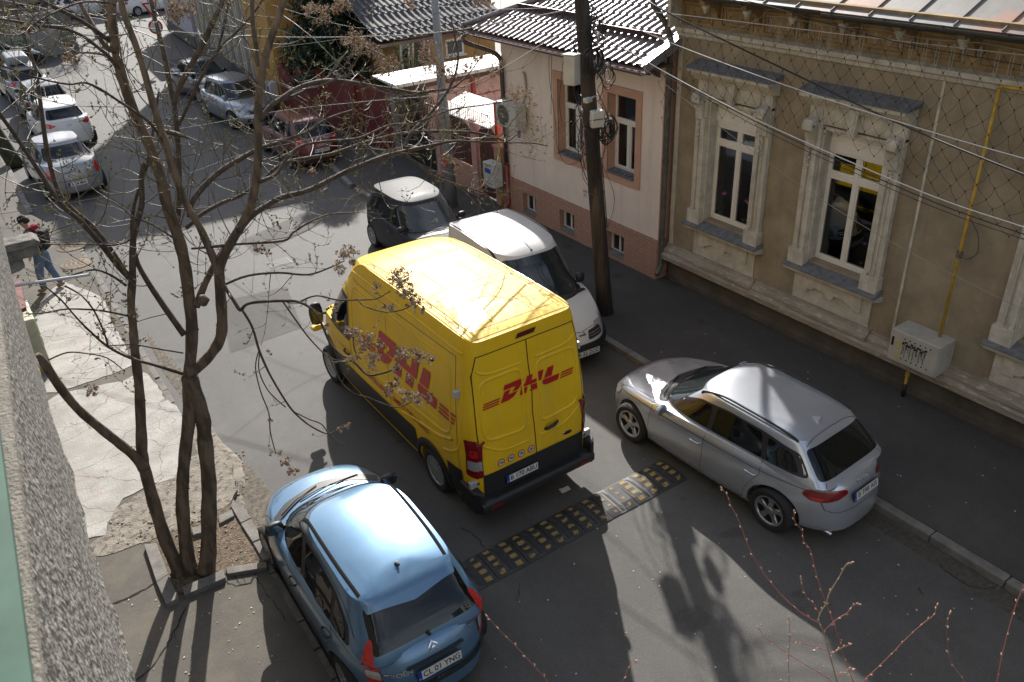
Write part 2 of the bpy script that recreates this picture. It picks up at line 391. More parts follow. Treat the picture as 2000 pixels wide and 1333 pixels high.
# loose stones and litter of the pit, dust
mb = MB()
for k in range(260):
    a, b = (rnd.uniform(345, 520), rnd.uniform(1000, 1120)) if k < 150 else (rnd.uniform(420, 480), rnd.uniform(870, 985))
    if k >= 220: a, b = rnd.uniform(215, 300), rnd.uniform(1020, 1065)
    p = at(a, b, z=0); s_ = rnd.uniform(.004, .018)
    if p.x > 1.46: p.z = -.05 if p.x < 1.8 else ROAD
    mb.cbox((p.x, p.y, p.z+s_*.4), (s_*2, s_*1.5, s_), (rnd.uniform(-.5, .5), rnd.uniform(-.5, .5), rnd.uniform(0, 3)))
o = mb.done('gravel', mat('gravel', (.22, .19, .15), .95, var=.4, vscale=30)); tag(o, 'loose crumbs of stone and mortar around the tree bases', 'gravel'); o['kind'] = 'stuff'
# cracks (real thin dark grooves laid on the asphalt)
def ribbon_px(pts, w_, z, seed):
    r_ = random.Random(seed); P = [at(a, b, z=z) for a, b in pts]; out = []
    for i in range(len(P)-1):
        kk = max(2, int((P[i+1]-P[i]).length/.05))
        for t in range(kk): out.append(P[i].lerp(P[i+1], t/kk)+Vector((r_.uniform(-.012, .012), r_.uniform(-.012, .012), 0)))
    out.append(P[-1]); L_, R_ = [], []
    for i, p in enumerate(out):
        t = (out[min(i+1, len(out)-1)]-out[max(0, i-1)]); t.z = 0; t.normalize(); s_ = Vector((-t.y, t.x, 0))*w_*.5*r_.uniform(.3, 1.4)*(1 if 0 < i < len(out)-1 else .1)
        L_.append(p+s_); R_.append(p-s_)
    return [L_, R_]
mb = MB(); crk = mat('crack', (.02, .018, .015), 1.)
C0 = [([(218,1180),(250,1168),(285,1150),(305,1138)], .03), ([(365,1182),(345,1225),(325,1262),(300,1300),(262,1333)], .02), ([(440,1135),(460,1145),(490,1138),(500,1118)], .025), ([(455,1122),(470,1140)], .012), ([(470,1118),(480,1142)], .012), ([(497,1125),(525,1165),(545,1190),(560,1215)], .012), ([(340,1235),(343,1250)], .01),
      ([(215,1070),(250,1058),(290,1045),(350,1035)], .05), ([(180,1010),(215,1000),(260,995)], .02)]
for i, (pts, w_) in enumerate(C0): mb.quads([[p+Vector((0, 0, .002)) for p in row] for row in ribbon_px(pts, w_, .0, i)])
for i, (pts, w_) in enumerate([([(1013,1135),(1015,1150),(1010,1175)], .01), ([(900,1030),(930,1050),(960,1085)], .012), ([(1290,700),(1310,760),(1330,830)], .012)]): mb.quads([[p+Vector((0, 0, .004)) for p in row] for row in ribbon_px(pts, w_, ROAD, 50+i)])
for i, (pts, w_) in enumerate([([(1330,540),(1420,600),(1500,640),(1580,650)], .012), ([(1480,930),(1530,900),(1600,890)], .01)]): mb.quads([[p+Vector((0, 0, .004)) for p in row] for row in ribbon_px(pts, w_, 0, 70+i)])
o = mb.done('pavement_cracks', crk); o['kind'] = 'structure'
# manholes, road patches
def disc(name, c, r_, m_, label, z=ROAD):
    mb = MB(); mb.lathe([(0, .006), (r_*.88, .006), (r_*.88, .001), (r_*.93, .001), (r_*.93, .007), (r_, .007), (r_, 0)], (c[0], c[1], z+.002), n=32)
    for k in range(14):
        y = -r_*.8+k*r_*1.6/13; hw = math.sqrt(max(0, (r_*.82)**2-y*y)); 
        for s_ in range(max(1, int(hw/.05))): mb.box(c[0]-hw+s_*.1, c[0]-hw+s_*.1+.05, c[1]+y-.006, c[1]+y+.006, z+.008, z+.012)
    o = mb.done(name, m_); tag(o, label, 'manhole'); return o
iron = mat('rusty_iron', (.16, .125, .09), .75, metal=.4, bump=.4, bscale=80, var=.3, vscale=12)
p = at(150, 515, z=0); disc('manhole_cover', (p.x, p.y), .36, iron, 'round manhole cover on the left pavement nearer the paving slabs', 0)
p = at(140, 482, z=0); disc('manhole_cover', (p.x, p.y), .34, iron, 'round manhole cover beside the walking person', 0)
# drain grate
p = at(545, 514, z=ROAD); mb = MB(); mb.box(p.x-.28, p.x+.28, p.y-.2, p.y+.2, ROAD, ROAD+.006)
for k in range(9): mb.box(p.x-.25+k*.058, p.x-.225+k*.058, p.y-.17, p.y+.17, ROAD+.006, ROAD+.014)
tag(mb.done('drain_grate', mat('grate_iron', (.05, .052, .055), .65)), 'small rectangular iron drain grate in the middle of the street', 'drain grate')
# patched asphalt rectangles in the road
for i, (pts) in enumerate([[(470,470),(640,395),(665,420),(500,500)], [(430,590),(560,560),(590,640),(450,690)]]):
    q = [at(a, b, z=ROAD+.003) for a, b in pts]
    struct('road_patch', (q, [(0, 1, 2, 3)]), asphalt_mat('asphalt_patch%d' % i, (.098, .094, .088), (.26, .25, .24)))

# ------------------------------------------------------------------ speed bump modules
rub = mat('bump_rubber', (.042, .042, .043), .5, bump=.3, bscale=200, var=.3, vscale=15, spec=.6)
yel = mat('bump_yellow', (.27, .185, .06), .8, bump=.3, bscale=120, var=.35, vscale=25, spots=(.06, .055, .05), sspots=30, edge=(.6, .64))
BY0, BY1 = 6.68, 7.24; MW = .475; x0 = 3.42
for k in range(8):
    xa = x0+k*MW; xb = xa+MW-.012; r_ = random.Random(k+40)
    root = thing('speed_bump_module', 'rubber speed bump slab with yellow squares, '+['nearest the blue car', 'second from the blue car', 'third from the blue car', 'fourth from the blue car with worn patches', 'fifth from the blue car, half in sunlight', 'fully sunlit and slightly lifted in mid road', 'second from the silver estate', 'under the sill of the silver estate'][k], 'speed bump', (xa+MW/2, (BY0+BY1)/2, ROAD), 0, 'rubber speed bump modules across the street')
    tilt = r_.uniform(-.012, .012); hw = MW/2-.006; hl = (BY1-BY0)/2
    T = Matrix.Rotation(tilt*(3 if k == 5 else 1), 4, 'Z')
    mb = MB(); prof = [(-hl, 0), (-hl, .012), (-hl+.14, .042), (hl-.14, .042), (hl, .012), (hl, 0)]
    mb.prism(prof, -hw, hw, 'x')
    def zt(y): return .012+(.03)*min(1, (hl-abs(y))/.14)
    for j in range(22):
        x = -hw+.014+j*(2*hw-.028)/21
        if 8 <= j <= 12: continue
        for s_ in (-1, 1):
            mb.cbox((x, s_*(hl-.075), zt(hl-.075)+.004), (.009, .13, .006), (-s_*math.atan(.03/.14), 0, 0))
            mb.cbox((x, s_*.07, .045), (.009, .13, .006))
    for j in range(18):
        y = -hl+.06+j*(2*hl-.12)/17
        for s_ in (-1, 1): mb.cbox((s_*.022, y, zt(y)+.003), (.052, .008, .006), (0, 0, s_*.7))
    for s_ in (-1, 1):
        for yy in (-hl+.05, hl-.05): mb.lathe([(0, .01), (.012, .01), (.014, 0)], (s_*(hw-.03)*.3, yy, zt(yy)), n=8)
    mb.bm.transform(T); b_ = mb.done('slab', rub, root, world=False)
    for s_ in (-1, 1):
        for j in range(4):
            mb = MB()
            y = -hl+.075+j*(2*hl-.15)/3; cx = s_*hw*.56; ww, hh = (.05, .038) if k != 5 else (.03, .026)
            wear = r_.random() < (1. if k == 5 else .75 if k in (2, 3, 4, 5) else .25)
            pts = []
            for q_ in range(20):
                t = q_/20*4; e = int(t); f = t-e
                u, v = [(-1+2*f, -1), (1, -1+2*f), (1-2*f, 1), (-1, 1-2*f)][e]
                sc = r_.uniform(.25, 1) if wear and r_.random() < .5 else r_.uniform(.93, 1)
                pts.append((cx+u*ww*sc, y+v*hh*sc))
            V = [mb.bm.verts.new((a, b, zt(b)+.0095)) for a, b in pts]; c_ = mb.bm.verts.new((cx, y, zt(y)+.0095))
            for q_ in range(20): mb.bm.faces.new((V[q_], V[(q_+1) % 20], c_))
            mb.bm.transform(T); mb.done('yellow_patch', yel, root, world=False)
# litter
mb = MB(); p = at(1103, 957, z=ROAD); q = [Vector(v) for v in ((-.08, -.05, .004), (.07, -.06, .012), (.09, .04, .006), (.0, .03, .016), (-.07, .06, .008))]
mb.face([p+v for v in q]); mb.face([p+v+Vector((0, 0, .0015)) for v in q][::-1])
tag(mb.done('paper_scrap', mat('paper', (.55, .52, .46), .9)), 'crumpled pale paper scrap on the asphalt behind the yellow van', 'litter')
mb = MB(); lw = mat('litter_white', (.5, .48, .44), .9)
for k in range(150):
    if k < 60: p = at(rnd.uniform(1180, 1990), rnd.uniform(620, 1000), z=0)
    elif k < 110: p = at(rnd.uniform(900, 1900), rnd.uniform(1000, 1330), z=ROAD)
    else: p = at(rnd.uniform(230, 560), rnd.uniform(1150, 1330), z=0)
    if p.x > 11.2 or p.x < -.2: continue
    p.z = 0 if (p.x > 8.95 or p.x < 1.45) else ROAD
    s_ = rnd.uniform(.004, .013); mb.cbox((p.x, p.y, p.z+.004), (s_*2, s_*1.3, .004), (0, 0, rnd.uniform(0, 3)))
o = mb.done('litter', lw); tag(o, 'tiny pale crumbs of litter strewn over the asphalt', 'litter'); o['kind'] = 'stuff'
# fallen twigs by the kerb
for i, pts in enumerate([[(1845,1112),(1870,1130),(1905,1148),(1940,1147),(1955,1140)], [(1835,1100),(1845,1112),(1850,1118)], [(1240,948),(1225,955)], [(1330,540),(1365,545),(1405,538)], [(1590,985),(1660,990),(1700,1000)], [(1795,1148),(1802,1162)]]):
    z = ROAD+.012 if i in (0, 1, 2, 5) else .012
    P = catmull([at(a, b, z=z) for a, b in pts], 4); mb = MB(); mb.tube(P, [.009*(1-.6*j/len(P)) for j in range(len(P))], 6)
    tag(mb.done('fallen_twig', mat('dead_twig', (.07, .05, .035), .9)), ['long curved dry twig lying near the right kerb', 'short dry twig beside the long curved one at the kerb', 'short twig on the road right of the van bumper', 'thin twig on the pavement in front of the ochre house', 'straight twig on the pavement behind the silver estate', 'stubby dark twig in the road below the kerb'][i], 'twig')
# ================================================================== buildings
M_stucco = mat('ochre_stucco', (.33, .27, .185), .95, bump=.7, bscale=110, var=.22, vscale=1.6, spots=(.22, .17, .11), sspots=150, edge=(.56, .66), streak=(.23, .19, .135))
M_trim = mat('cream_trim', (.50, .465, .39), .85, bump=.35, bscale=30, var=.18, vscale=5, streak=(.30, .27, .21))
M_frieze = mat('ochre_frieze', (.27, .19, .095), .85, bump=.3, bscale=25, var=.25, vscale=4)
M_oldstone = mat('weathered_stone', (.30, .26, .205), .95, bump=.6, bscale=24, var=.2, vscale=4, spots=(.40, .36, .30), sspots=13, edge=(.57, .63), stretch=(1, .5, 2))
M_socle = mat('dark_socle', (.085, .072, .056), .95, bump=.5, bscale=30, var=.25, vscale=2)
M_slate = mat('zinc_sill', (.15, .155, .165), .6, bump=.5, bscale=18, var=.3, vscale=9)
M_pvc = mat('white_pvc', (.72, .69, .64), .45, var=.05, vscale=3)
M_glass = mat('window_glass', (.012, .013, .014), .04, spec=.9, var=.1)
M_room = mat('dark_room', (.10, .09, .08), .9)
M_curtain = mat('curtain', (.42, .41, .40), .95, var=.2, vscale=14, stretch=(1, 6, .2))
M_gutter = mat('grey_gutter', (.06, .063, .062), .5, metal=.5, bump=.2, var=.2, vscale=6)
M_seam = mat('zinc_roof', (.16, .152, .14), .6, metal=.1, bump=.15, bscale=6, var=.22, vscale=1.4, spots=(.27, .14, .095), sspots=1.1, edge=(.55, .66))
M_gas = mat('yellow_gas_paint', (.48, .30, .035), .5, var=.2, vscale=8)

FX = 11.52                                       # facade plane of the ochre house
house = thing('ochre_house', 'ochre rendered old house with ornate cream window surrounds and zinc roof', 'house', (FX, 4, 0))
W_Y = [10.17, 7.68, 4.05, 1.3]
GW, GZ0, GZ1 = .56, 1.62, 3.9                    # half width and height of the openings
mb = MB()                                        # wall with real openings
ys = [11.66]
for c in W_Y: ys += [c+GW, c-GW]
ys.append(-2.5)
for i in range(0, len(ys), 2): mb.box(FX, FX+.35, ys[i+1], ys[i], .8, 5.08)
for c in W_Y: mb.box(FX, FX+.35, c-GW, c+GW, .8, GZ0); mb.box(FX, FX+.35, c-GW, c+GW, GZ1, 5.08)
mb.done('wall', M_stucco, house)
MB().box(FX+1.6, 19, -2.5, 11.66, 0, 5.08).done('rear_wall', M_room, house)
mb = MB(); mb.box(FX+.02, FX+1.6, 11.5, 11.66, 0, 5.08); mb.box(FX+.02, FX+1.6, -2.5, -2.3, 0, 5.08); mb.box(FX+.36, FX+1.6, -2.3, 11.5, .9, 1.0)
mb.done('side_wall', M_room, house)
mb = MB(); mb.prism([(FX-.02, -.05), (FX-.02, .1), (FX+.0, .16), (FX+.01, .5), (FX+.4, .5), (FX+.4, -.05)], -2.5, 11.66, 'y')
mb.done('socle', M_socle, house)
mb = MB(); mb.prism([(FX-.02, .46), (FX-.19, .5), (FX-.20, .60), (FX-.13, .64), (FX-.13, .70), (FX-.05, .76), (FX-.04, .82), (FX+.05, .82), (FX+.05, .46)], -2.5, 11.68, 'y')
for c in W_Y[:3]: mb.prism([(FX-.05, .64), (FX-.17, .66), (FX-.17, .72), (FX-.09, .79), (FX-.08, .84), (FX+.04, .84)], c-.86, c+.86, 'y')
mb.done('base_moulding', M_oldstone, house)
# cornice band, frieze, soffit
mb = MB(); mb.prism([(FX+.02, 4.93), (FX-.05, 4.96), (FX-.07, 5.02), (FX-.12, 5.05), (FX-.13, 5.12), (FX+.02, 5.16)], -2.5, 11.68, 'y'); mb.done('cornice_band', M_trim, house)
mb = MB(); mb.box(FX-.02, FX+.35, -2.5, 11.66, 5.08, 5.92)
mb.prism([(FX-.02, 5.60), (FX-.2, 5.66), (FX-.26, 5.74), (FX-.55, 5.78), (FX-.57, 5.88), (FX-.02, 5.9)], -2.5, 11.68, 'y')
y = 11.2; k = 0
while y > -2:
    for a, b, z0, z1 in ((y-.36, y+.36, 5.20, 5.23), (y-.36, y+.36, 5.53, 5.56), (y-.36, y-.33, 5.23, 5.53), (y+.33, y+.36, 5.23, 5.53)): mb.box(FX-.045, FX-.02, a, b, z0, z1)
    for a, b, z0, z1 in ((y-.28, y+.28, 5.27, 5.29), (y-.28, y+.28, 5.48, 5.5), (y-.28, y-.26, 5.29, 5.48), (y+.26, y+.28, 5.29, 5.48)): mb.box(FX-.035, FX-.02, a, b, z0, z1)
    y -= .92
mb.done('frieze', M_frieze, house)
y = 10.74
while y > -2:
    mb = MB(); mb.prism([(FX-.02, 5.30), (FX-.08, 5.33), (FX-.11, 5.43), (FX-.2, 5.52), (FX-.42, 5.6), (FX-.46, 5.72), (FX-.02, 5.74)], y-.06, y+.06, 'y')
    mb.done('modillion', M_frieze, house, bevel=.012)
    mb = MB(); mb.lathe([(0, -.17), (.03, -.16), (.045, -.1), (.075, -.06), (.07, -.02), (.03, 0), (0, 0)], (FX-.33, y, 5.62), n=12); mb.done('pendant', M_trim, house, smooth=True)
    y -= .92
# the end pilaster strip, vertical seams
MB().box(FX-.02, FX, 6.435, 6.475, .82, 4.95).done('wall_strip', M_trim, house); MB().box(FX-.015, FX, 11.55, 11.66, .82, 4.95).done('corner_strip', M_trim, house)
mb = MB(); mb.box(FX-.3, FX-.02, 11.62, 11.70, 5.14, 5.72); mb.done('cornice_end', M_trim, house)
# gutter and roof
GX, GZ = 10.86, 5.80
mb = MB()
for a, b, dx, dz in ((11.7, 8.12, 0, 0), (8.1, -2.6, -.02, -.03)):
    prof = [(GX+dx+.075*math.cos(t), GZ+dz+.075*math.sin(t)) for t in [PI+PI*k/10 for k in range(11)]]
    prof2 = [(GX+dx+.066*math.cos(t), GZ+dz+.066*math.sin(t)) for t in [PI+PI*k/10 for k in range(11)]][::-1]
    mb.prism(prof+prof2, b, a, 'y')
for k in range(16): mb.prism([(GX+.083*math.cos(t), GZ+.083*math.sin(t)) for t in [PI+PI*q/10 for q in range(11)]]+[(GX+.078*math.cos(t), GZ-.002+.078*math.sin(t)) for t in [PI+PI*q/10 for q in range(11)]][::-1], 11.3-k*.85, 11.34-k*.85, 'y')
mb.done('gutter', M_gutter, house, smooth=False)
SL = math.tan(R(24)); roofp = lambda x, y, dz=0: Vector((x, y, GZ-.005+(x-GX)*SL+dz))
mb = MB(); mb.quads([[roofp(x, y) for y in (11.72, 8, 4, 0, -2.6)] for x in (GX-.02, 12.5, 14.2, 16)]); mb.quads([[roofp(x, y, -.08) for y in (11.72, 8, 4, 0, -2.6)] for x in (16, 14.2, 12.5, GX+.03)])
mb.quads([[roofp(GX-.02, y), roofp(GX+.03, y, -.08)] for y in (11.72, -2.6)]); mb.quads([[roofp(x, 11.72), roofp(x, 11.72, -.08)] for x in (GX, 16)])
y = 11.70; k = 0
while y > -2.5:
    a, b = roofp(GX-.01, y), roofp(16, y); n = Vector((-SL, 0, 1)).normalized()*.024; e = Vector((0, .006, 0))
    V = [a-e, a+e, a+e+n, a-e+n]; V2 = [b-e, b+e, b+e+n, b-e+n]
    for q in range(4): mb.face([V[q], V[(q+1) % 4], V2[(q+1) % 4], V2[q]])
    mb.face(V)
    for q, s_ in enumerate((1.5+(k % 2)*.7, 3.3+(k % 2)*.7)):
        c, d = roofp(GX+s_, y, .006), roofp(GX+s_, y-.62, .006); e2 = Vector((.02, 0, .02*SL)); mb.face([c-e2, c+e2, d+e2, d-e2])
    y -= .62; k += 1
mb.done('roof', M_seam, house)
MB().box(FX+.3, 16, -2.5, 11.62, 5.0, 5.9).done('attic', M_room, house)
for (cx, cy, hh) in ((12.9, 7.0, 1.1), (13.2, 2.2, 1.3)):
    mb = MB(); z0 = roofp(cx, cy).z-.3; mb.box(cx-.25, cx+.25, cy-.3, cy+.3, z0, z0+hh+.3); mb.box(cx-.3, cx+.3, cy-.35, cy+.35, z0+hh+.3, z0+hh+.4)
    ch = mb.done('chimney', M_frieze, house)
# --- windows
def orchid(loc, label, cols, sc=1.):
    r_ = random.Random(int(loc[1]*100)); t = thing('potted_orchid', label, 'plant', loc)
    mb = MB(); mb.lathe([(0, 0), (.045, 0), (.06, .11), (.066, .115), (.055, .115), (.05, .1), (0, .1)], (0, 0, 0), n=14); mb.done('pot', mat('pot', (.35, .4, .42), .5), t, world=False, smooth=True)
    mb = MB()
    for k in range(6):
        a = r_.uniform(0, 6.28); L_ = r_.uniform(.1, .17); c = Vector((math.cos(a), math.sin(a), 0)); s_ = Vector((-c.y, c.x, 0))
        rows = [[Vector((0, 0, .1))+c*L_*u+Vector((0, 0, .09*math.sin(u*2.4)))+s_*v*.035*math.sin(PI*min(.97, max(.05, u))) for v in (-1, 0, 1)] for u in (0, .3, .6, .85, 1)]
        mb.quads(rows)
    mb.done('leaves', mat('orchid_leaf', (.035, .075, .02), .5), t, world=False, smooth=True)
    st = MB(); fl = MB()
    for k in range(3):
        dx, dy = r_.uniform(-.08, .0), r_.uniform(-.13, .13); P = catmull([(0, 0, .1), (dx*.3, dy*.3, .3*sc), (dx*.7, dy*.8, .48*sc), (dx, dy*1.4, .52*sc+r_.uniform(-.05, .08))], 4); st.tube(P, .0035, 5)
        for q in range(6):
            p = P[-1-q*1] + Vector((r_.uniform(-.03, .01), r_.uniform(-.04, .04), r_.uniform(-.03, .03)))
            fl.mi = k % len(cols)
            for b in range(5):
                a = b*1.257; u = Vector((-.01, math.cos(a)*.032, math.sin(a)*.032)); v = Vector((0, math.cos(a+.5)*.022, math.sin(a+.5)*.022)); v2 = Vector((0, math.cos(a-.5)*.022, math.sin(a-.5)*.022))
                fl.face([p, p+v, p+u, p+v2])
    st.done('stem', mat('orchid_stem', (.08, .12, .04), .6), t, world=False); fl.done('flowers', cols, t, world=False)
fl_p = mat('petal_purple', (.5, .10, .42), .7); fl_w = mat('petal_white', (.85, .83, .8), .7); fl_y = mat('petal_yellow', (.5, .48, .12), .7)
def ornate_window(c, shutter=.5):
    root = house
    X = FX+.16
    w_ = MB()                                          # frame: outer, centre mullion, transom, sashes
    def bar(y0, y1, z0, z1, d=.07): w_.box(X, X+d, y0, y1, z0, z1)
    zt_ = GZ1-.36                                       # underside of shutter box
    bar(c-GW, c+GW, GZ0, GZ0+.06); bar(c-GW, c-GW+.045, GZ0+.06, zt_); bar(c+GW-.045, c+GW, GZ0+.06, zt_)
    for k in range(5): w_.box(X-.036, X-.03, c-GW+.02, c+GW-.02, zt_+.02+k*.05, zt_+.055+k*.05)
    tz = 3.10
    bar(c-GW+.045, c+GW-.045, tz, tz+.075)
    bar(c-.03, c+.03, GZ0+.06, tz, .08); bar(c-.03, c+.03, tz+.075, zt_, .08)
    for s_ in (-1, 1):
        a, b = sorted((c+s_*.03, c+s_*(GW-.045)))
        for z0, z1 in ((GZ0+.06, tz), (tz+.075, zt_)):
            w_.box(X+.012, X+.05, a, b, z0, z0+.035); w_.box(X+.012, X+.05, a, b, z1-.03, z1); w_.box(X+.012, X+.05, a, a+.03, z0+.035, z1-.03); w_.box(X+.012, X+.05, b-.03, b, z0+.035, z1-.03)
    fr = w_.done('window', M_pvc, root, bevel=.006)
    g = MB(); g.box(X+.03, X+.036, c-GW+.03, c+GW-.03, GZ0+.03, zt_)
    gm = g.done('pane', M_glassT, fr)
    sh = MB(); sh.box(X-.03, X+.1, c-GW, c+GW, zt_, GZ1)
    n = int(shutter/.042)
    s2 = MB()
    for k in range(n): z = zt_-k*.042; s2.prism([(X-.012, z), (X-.02, z-.018), (X-.012, z-.04), (X+.0, z-.04), (X+.0, z)], c-GW+.03, c+GW-.03, 'y')
    sh.done('shutter_box', M_pvc, fr, bevel=.008); s2.done('roller_shutter', M_pvc, fr)
    cu_ = MB(); G = []
    for k in range(90):
        y = c-GW+.02+k*(2*GW-.04)/89; x = FX+.50+.03*math.sin(k*1.1)+.015*math.sin(k*2.7)
        G.append([Vector((x, y, 1.35)), Vector((x, y, 3.6))])
    cu_.quads(G); cu_.done('curtain', M_curtain, fr, smooth=True)
    # surround
    t = MB()
    for s_ in (-1, 1):
        def yb(a, b): return tuple(sorted((c+s_*a, c+s_*b)))
        a, b = yb(.585, .86); t.box(FX-.10, FX, a, b, 1.50, 4.05)
        a, b = yb(.60, .70); t.box(FX-.13, FX-.10, a, b, 1.85, 3.62)
        a, b = yb(.745, .775); t.box(FX-.125, FX-.10, a, b, 1.8, 3.55)
        a, b = yb(.565, .885); t.box(FX-.16, FX, a, b, 1.50, 1.80)
        a, b = yb(.60, .66); t.prism([(FX-.16, 1.8), (FX-.1, 1.92), (FX-.1, 1.8)], a, b, 'y')
        # console bracket with scroll and carved leaf
        a, b = yb(.66, .84)
        t.prism([(FX-.1, 3.55), (FX-.14, 3.58), (FX-.15, 3.72), (FX-.2, 3.84), (FX-.27, 3.9), (FX-.28, 4.0), (FX-.24, 4.06), (FX-.1, 4.08)], a, b, 'y')
        for q in range(7): t.lathe([(0, -.01), (.035-.003*q, 0), (.02, .012)], (FX-.155-.0*q, c+s_*(.75+.03*math.sin(q*2.2)), 3.52-.045*q), axis='x', n=8)
        for rr_, xx in ((.055, FX-.2), (.03, FX-.235)): t.lathe([(0, -.1), (rr_, -.1), (rr_, .1), (0, .1)], (xx, c+s_*.75, 3.97), axis='y', n=12)
        a, b = yb(.545, .60); t.box(FX-.05, FX+.16, a, b, GZ0, GZ1+.05)
    t.box(FX-.05, FX+.16, c-.6, c+.6, GZ1+.0, GZ1+.06)
    t.box(FX-.09, FX, c-.86, c+.86, 4.0, 4.32)                                  # lintel field
    for a, b in ((c-.62, c-.12), (c+.12, c+.62)):
        t.box(FX-.115, FX-.09, a, b, 4.04, 4.06); t.box(FX-.115, FX-.09, a, b, 4.26, 4.28); t.box(FX-.115, FX-.09, a, a+.02, 4.06, 4.26); t.box(FX-.115, FX-.09, b-.02, b, 4.06, 4.26)
    t.prism([(c-.09, 4.34), (c+.09, 4.34), (c+.055, 3.93), (c-.055, 3.93)], FX-.19, FX-.09, 'x'); t.prism([(c-.05, 4.3), (c+.05, 4.3), (c+.03, 4.0), (c-.03, 4.0)], FX-.205, FX-.19, 'x')
    t.prism([(FX, 4.26), (FX-.13, 4.28), (FX-.16, 4.34), (FX-.22, 4.36), (FX-.25, 4.42), (FX-.33, 4.44), (FX-.34, 4.5), (FX, 4.52)], c-.93, c+.93, 'y')
    t.prism([(c-.78, .84), (c+.78, .84), (c+.78, 1.36), (c-.78, 1.36)], FX-.03, FX, 'x')
    orn = [(c-.62, 1.34), (c-.62, 1.06), (c-.44, 1.06), (c-.44, 1.11), (c-.36, 1.12), (c-.3, 1.17), (c-.1, 1.17)]
    orn += [(c+.1*math.cos(a), 1.17+.1*math.sin(a)) for a in [PI+PI*k/8 for k in range(9)]]
    orn += [(2*c-p[0], p[1]) for p in orn[:7]][::-1]
    t.prism(orn, FX-.085, FX-.03, 'x')
    t.prism([(FX, 1.36), (FX-.16, 1.38), (FX-.22, 1.42), (FX-.24, 1.48), (FX, 1.5)], c-.9, c+.9, 'y')
    t.prism([(FX, 1.37), (FX-.13, 1.39), (FX-.19, 1.42), (FX-.21, 1.47), (FX, 1.47)], c-.94, c+.94, 'y')
    t.done('window_surround', M_trim, root, bevel=.006)
    s_ = MB(); s_.prism([(FX+.16, 1.53), (FX-.26, 1.485), (FX-.26, 1.505), (FX+.16, 1.62)], c-.93, c+.93, 'y'); s_.done('sill', M_slate, root)
    s_ = MB(); s_.prism([(FX, 4.53), (FX-.355, 4.505), (FX-.355, 4.517), (FX, 4.62)], c-.97, c+.97, 'y'); s_.done('hood', M_slate, root)
gt = bpy.data.materials.new('tinted_pane'); gt.use_nodes = True
n_ = gt.node_tree.nodes; l_ = gt.node_tree.links; n_.clear()
g1 = n_.new('ShaderNodeBsdfGlossy'); g1.inputs['Roughness'].default_value = .01; g1.inputs['Color'].default_value = (.9, .95, 1, 1); t1 = n_.new('ShaderNodeBsdfTransparent'); t1.inputs[0].default_value = (.88, .89, .88, 1)
mx_ = n_.new('ShaderNodeMixShader'); fr_ = n_.new('ShaderNodeFresnel'); fr_.inputs[0].default_value = 1.9; l_.new(fr_.outputs[0], mx_.inputs[0]); l_.new(t1.outputs[0], mx_.inputs[1]); l_.new(g1.outputs[0], mx_.inputs[2])
oo = n_.new('ShaderNodeOutputMaterial'); l_.new(mx_.outputs[0], oo.inputs[0]); M_glassT = gt
for c, sh in zip(W_Y, (.13, .05, 1.9, .3)): ornate_window(c, sh)
orchid((FX+.27, 10.45, 1.62), 'potted orchid with yellow and purple flowers in the left ochre house window', [fl_y, fl_p])
orchid((FX+.27, 9.93, 1.62), 'white flowered potted orchid at the right of the left ochre house window', [fl_w, fl_p])
orchid((FX+.27, 7.4, 1.62), 'white and purple orchid behind the central ochre house window', [fl_w, fl_p, fl_w])
# graffiti and marks
red_g = mat('red_paint', (.28, .03, .03), .8); yel_g = mat('yellow_spray', (.55, .42, .03), .8); blk_g = mat('black_spray', (.012, .012, .013), .6)
text_plane('red_writing', 'GN.', .11, red_g, house, (FX-.262, 10.72, 1.45), (0, -1, 0), (0, 0, 1))
text_plane('red_writing', 'GN.\n4.M.', .13, red_g, house, (FX-.07, 4.35, 1.22), (0, -1, 0), (0, 0, 1))
text_plane('red_writing', '\u015f0PTE\n3.4', .19, mat('faded_red_paint', (.19, .05, .04), .9), house, (FX-.025, 11.1, .30), (0, -1, 0), (0, 0, 1))
# grey drain pipe between the houses
M_pipeg = mat('grey_pipe', (.11, .105, .09), .6, metal=.2, var=.3, vscale=8)
dp = MB(); dp.tube([(GX, 11.72, 5.74), (GX+.02, 11.72, 5.55), (11.25, 11.73, 5.15), (11.36, 11.73, 4.9), (11.37, 11.73, 4.6), (11.37, 11.73, .45), (11.36, 11.72, .3), (11.2, 11.66, .16)], .055, 12)
for z in (4.4, 2.6, 2.56, .9): dp.lathe([(.055, -.02), (.068, -.02), (.068, .02), (.055, .02)], (11.37, 11.73, z), n=14)
tag(dp.done('drain_pipe', M_pipeg, smooth=True, sharp=40), 'grey drain pipe in the gap between the pink and ochre houses', 'drain pipe')
# yellow gas riser, box, stub
gp = MB(); Y = 5.64; XG = FX-.12
gp.tube([(XG, Y, 1.15), (XG, Y, 5.0)], .024, 10); gp.tube([(XG, Y, 5.0), (XG, Y-.03, 5.03), (XG, Y-2.5, 5.04)], .024, 10)
gas = thing('gas_pipe', 'thin yellow gas pipe climbing the ochre wall', 'pipe', (XG, Y, 1.15)); gp.done('pipe', M_gas, gas, smooth=True)
mb = MB(); mb.lathe([(0, -.05), (.045, -.05), (.045, .05), (0, .05)], (XG, Y, 2.63), n=10); mb.tube([(XG-.03, Y, 2.63), (XG-.1, Y-.05, 2.6)], .012, 6); mb.tube([(XG-.03, Y-.04, 2.63), (XG-.03, Y-.17, 2.63)], .018, 6); mb.done('valve', mat('valve_metal', (.2, .18, .16), .5, metal=.6), gas)
wr = MB(); wr.tube(catmull([(XG, Y-.02, 3.2), (XG-.02, Y-.2, 3.0), (XG-.02, Y-.25, 2.75), (XG-.02, Y-.16, 2.62)], 6), .006, 5); wr.done('wire', mat('thin_wire', (.05, .05, .05), .6), gas)
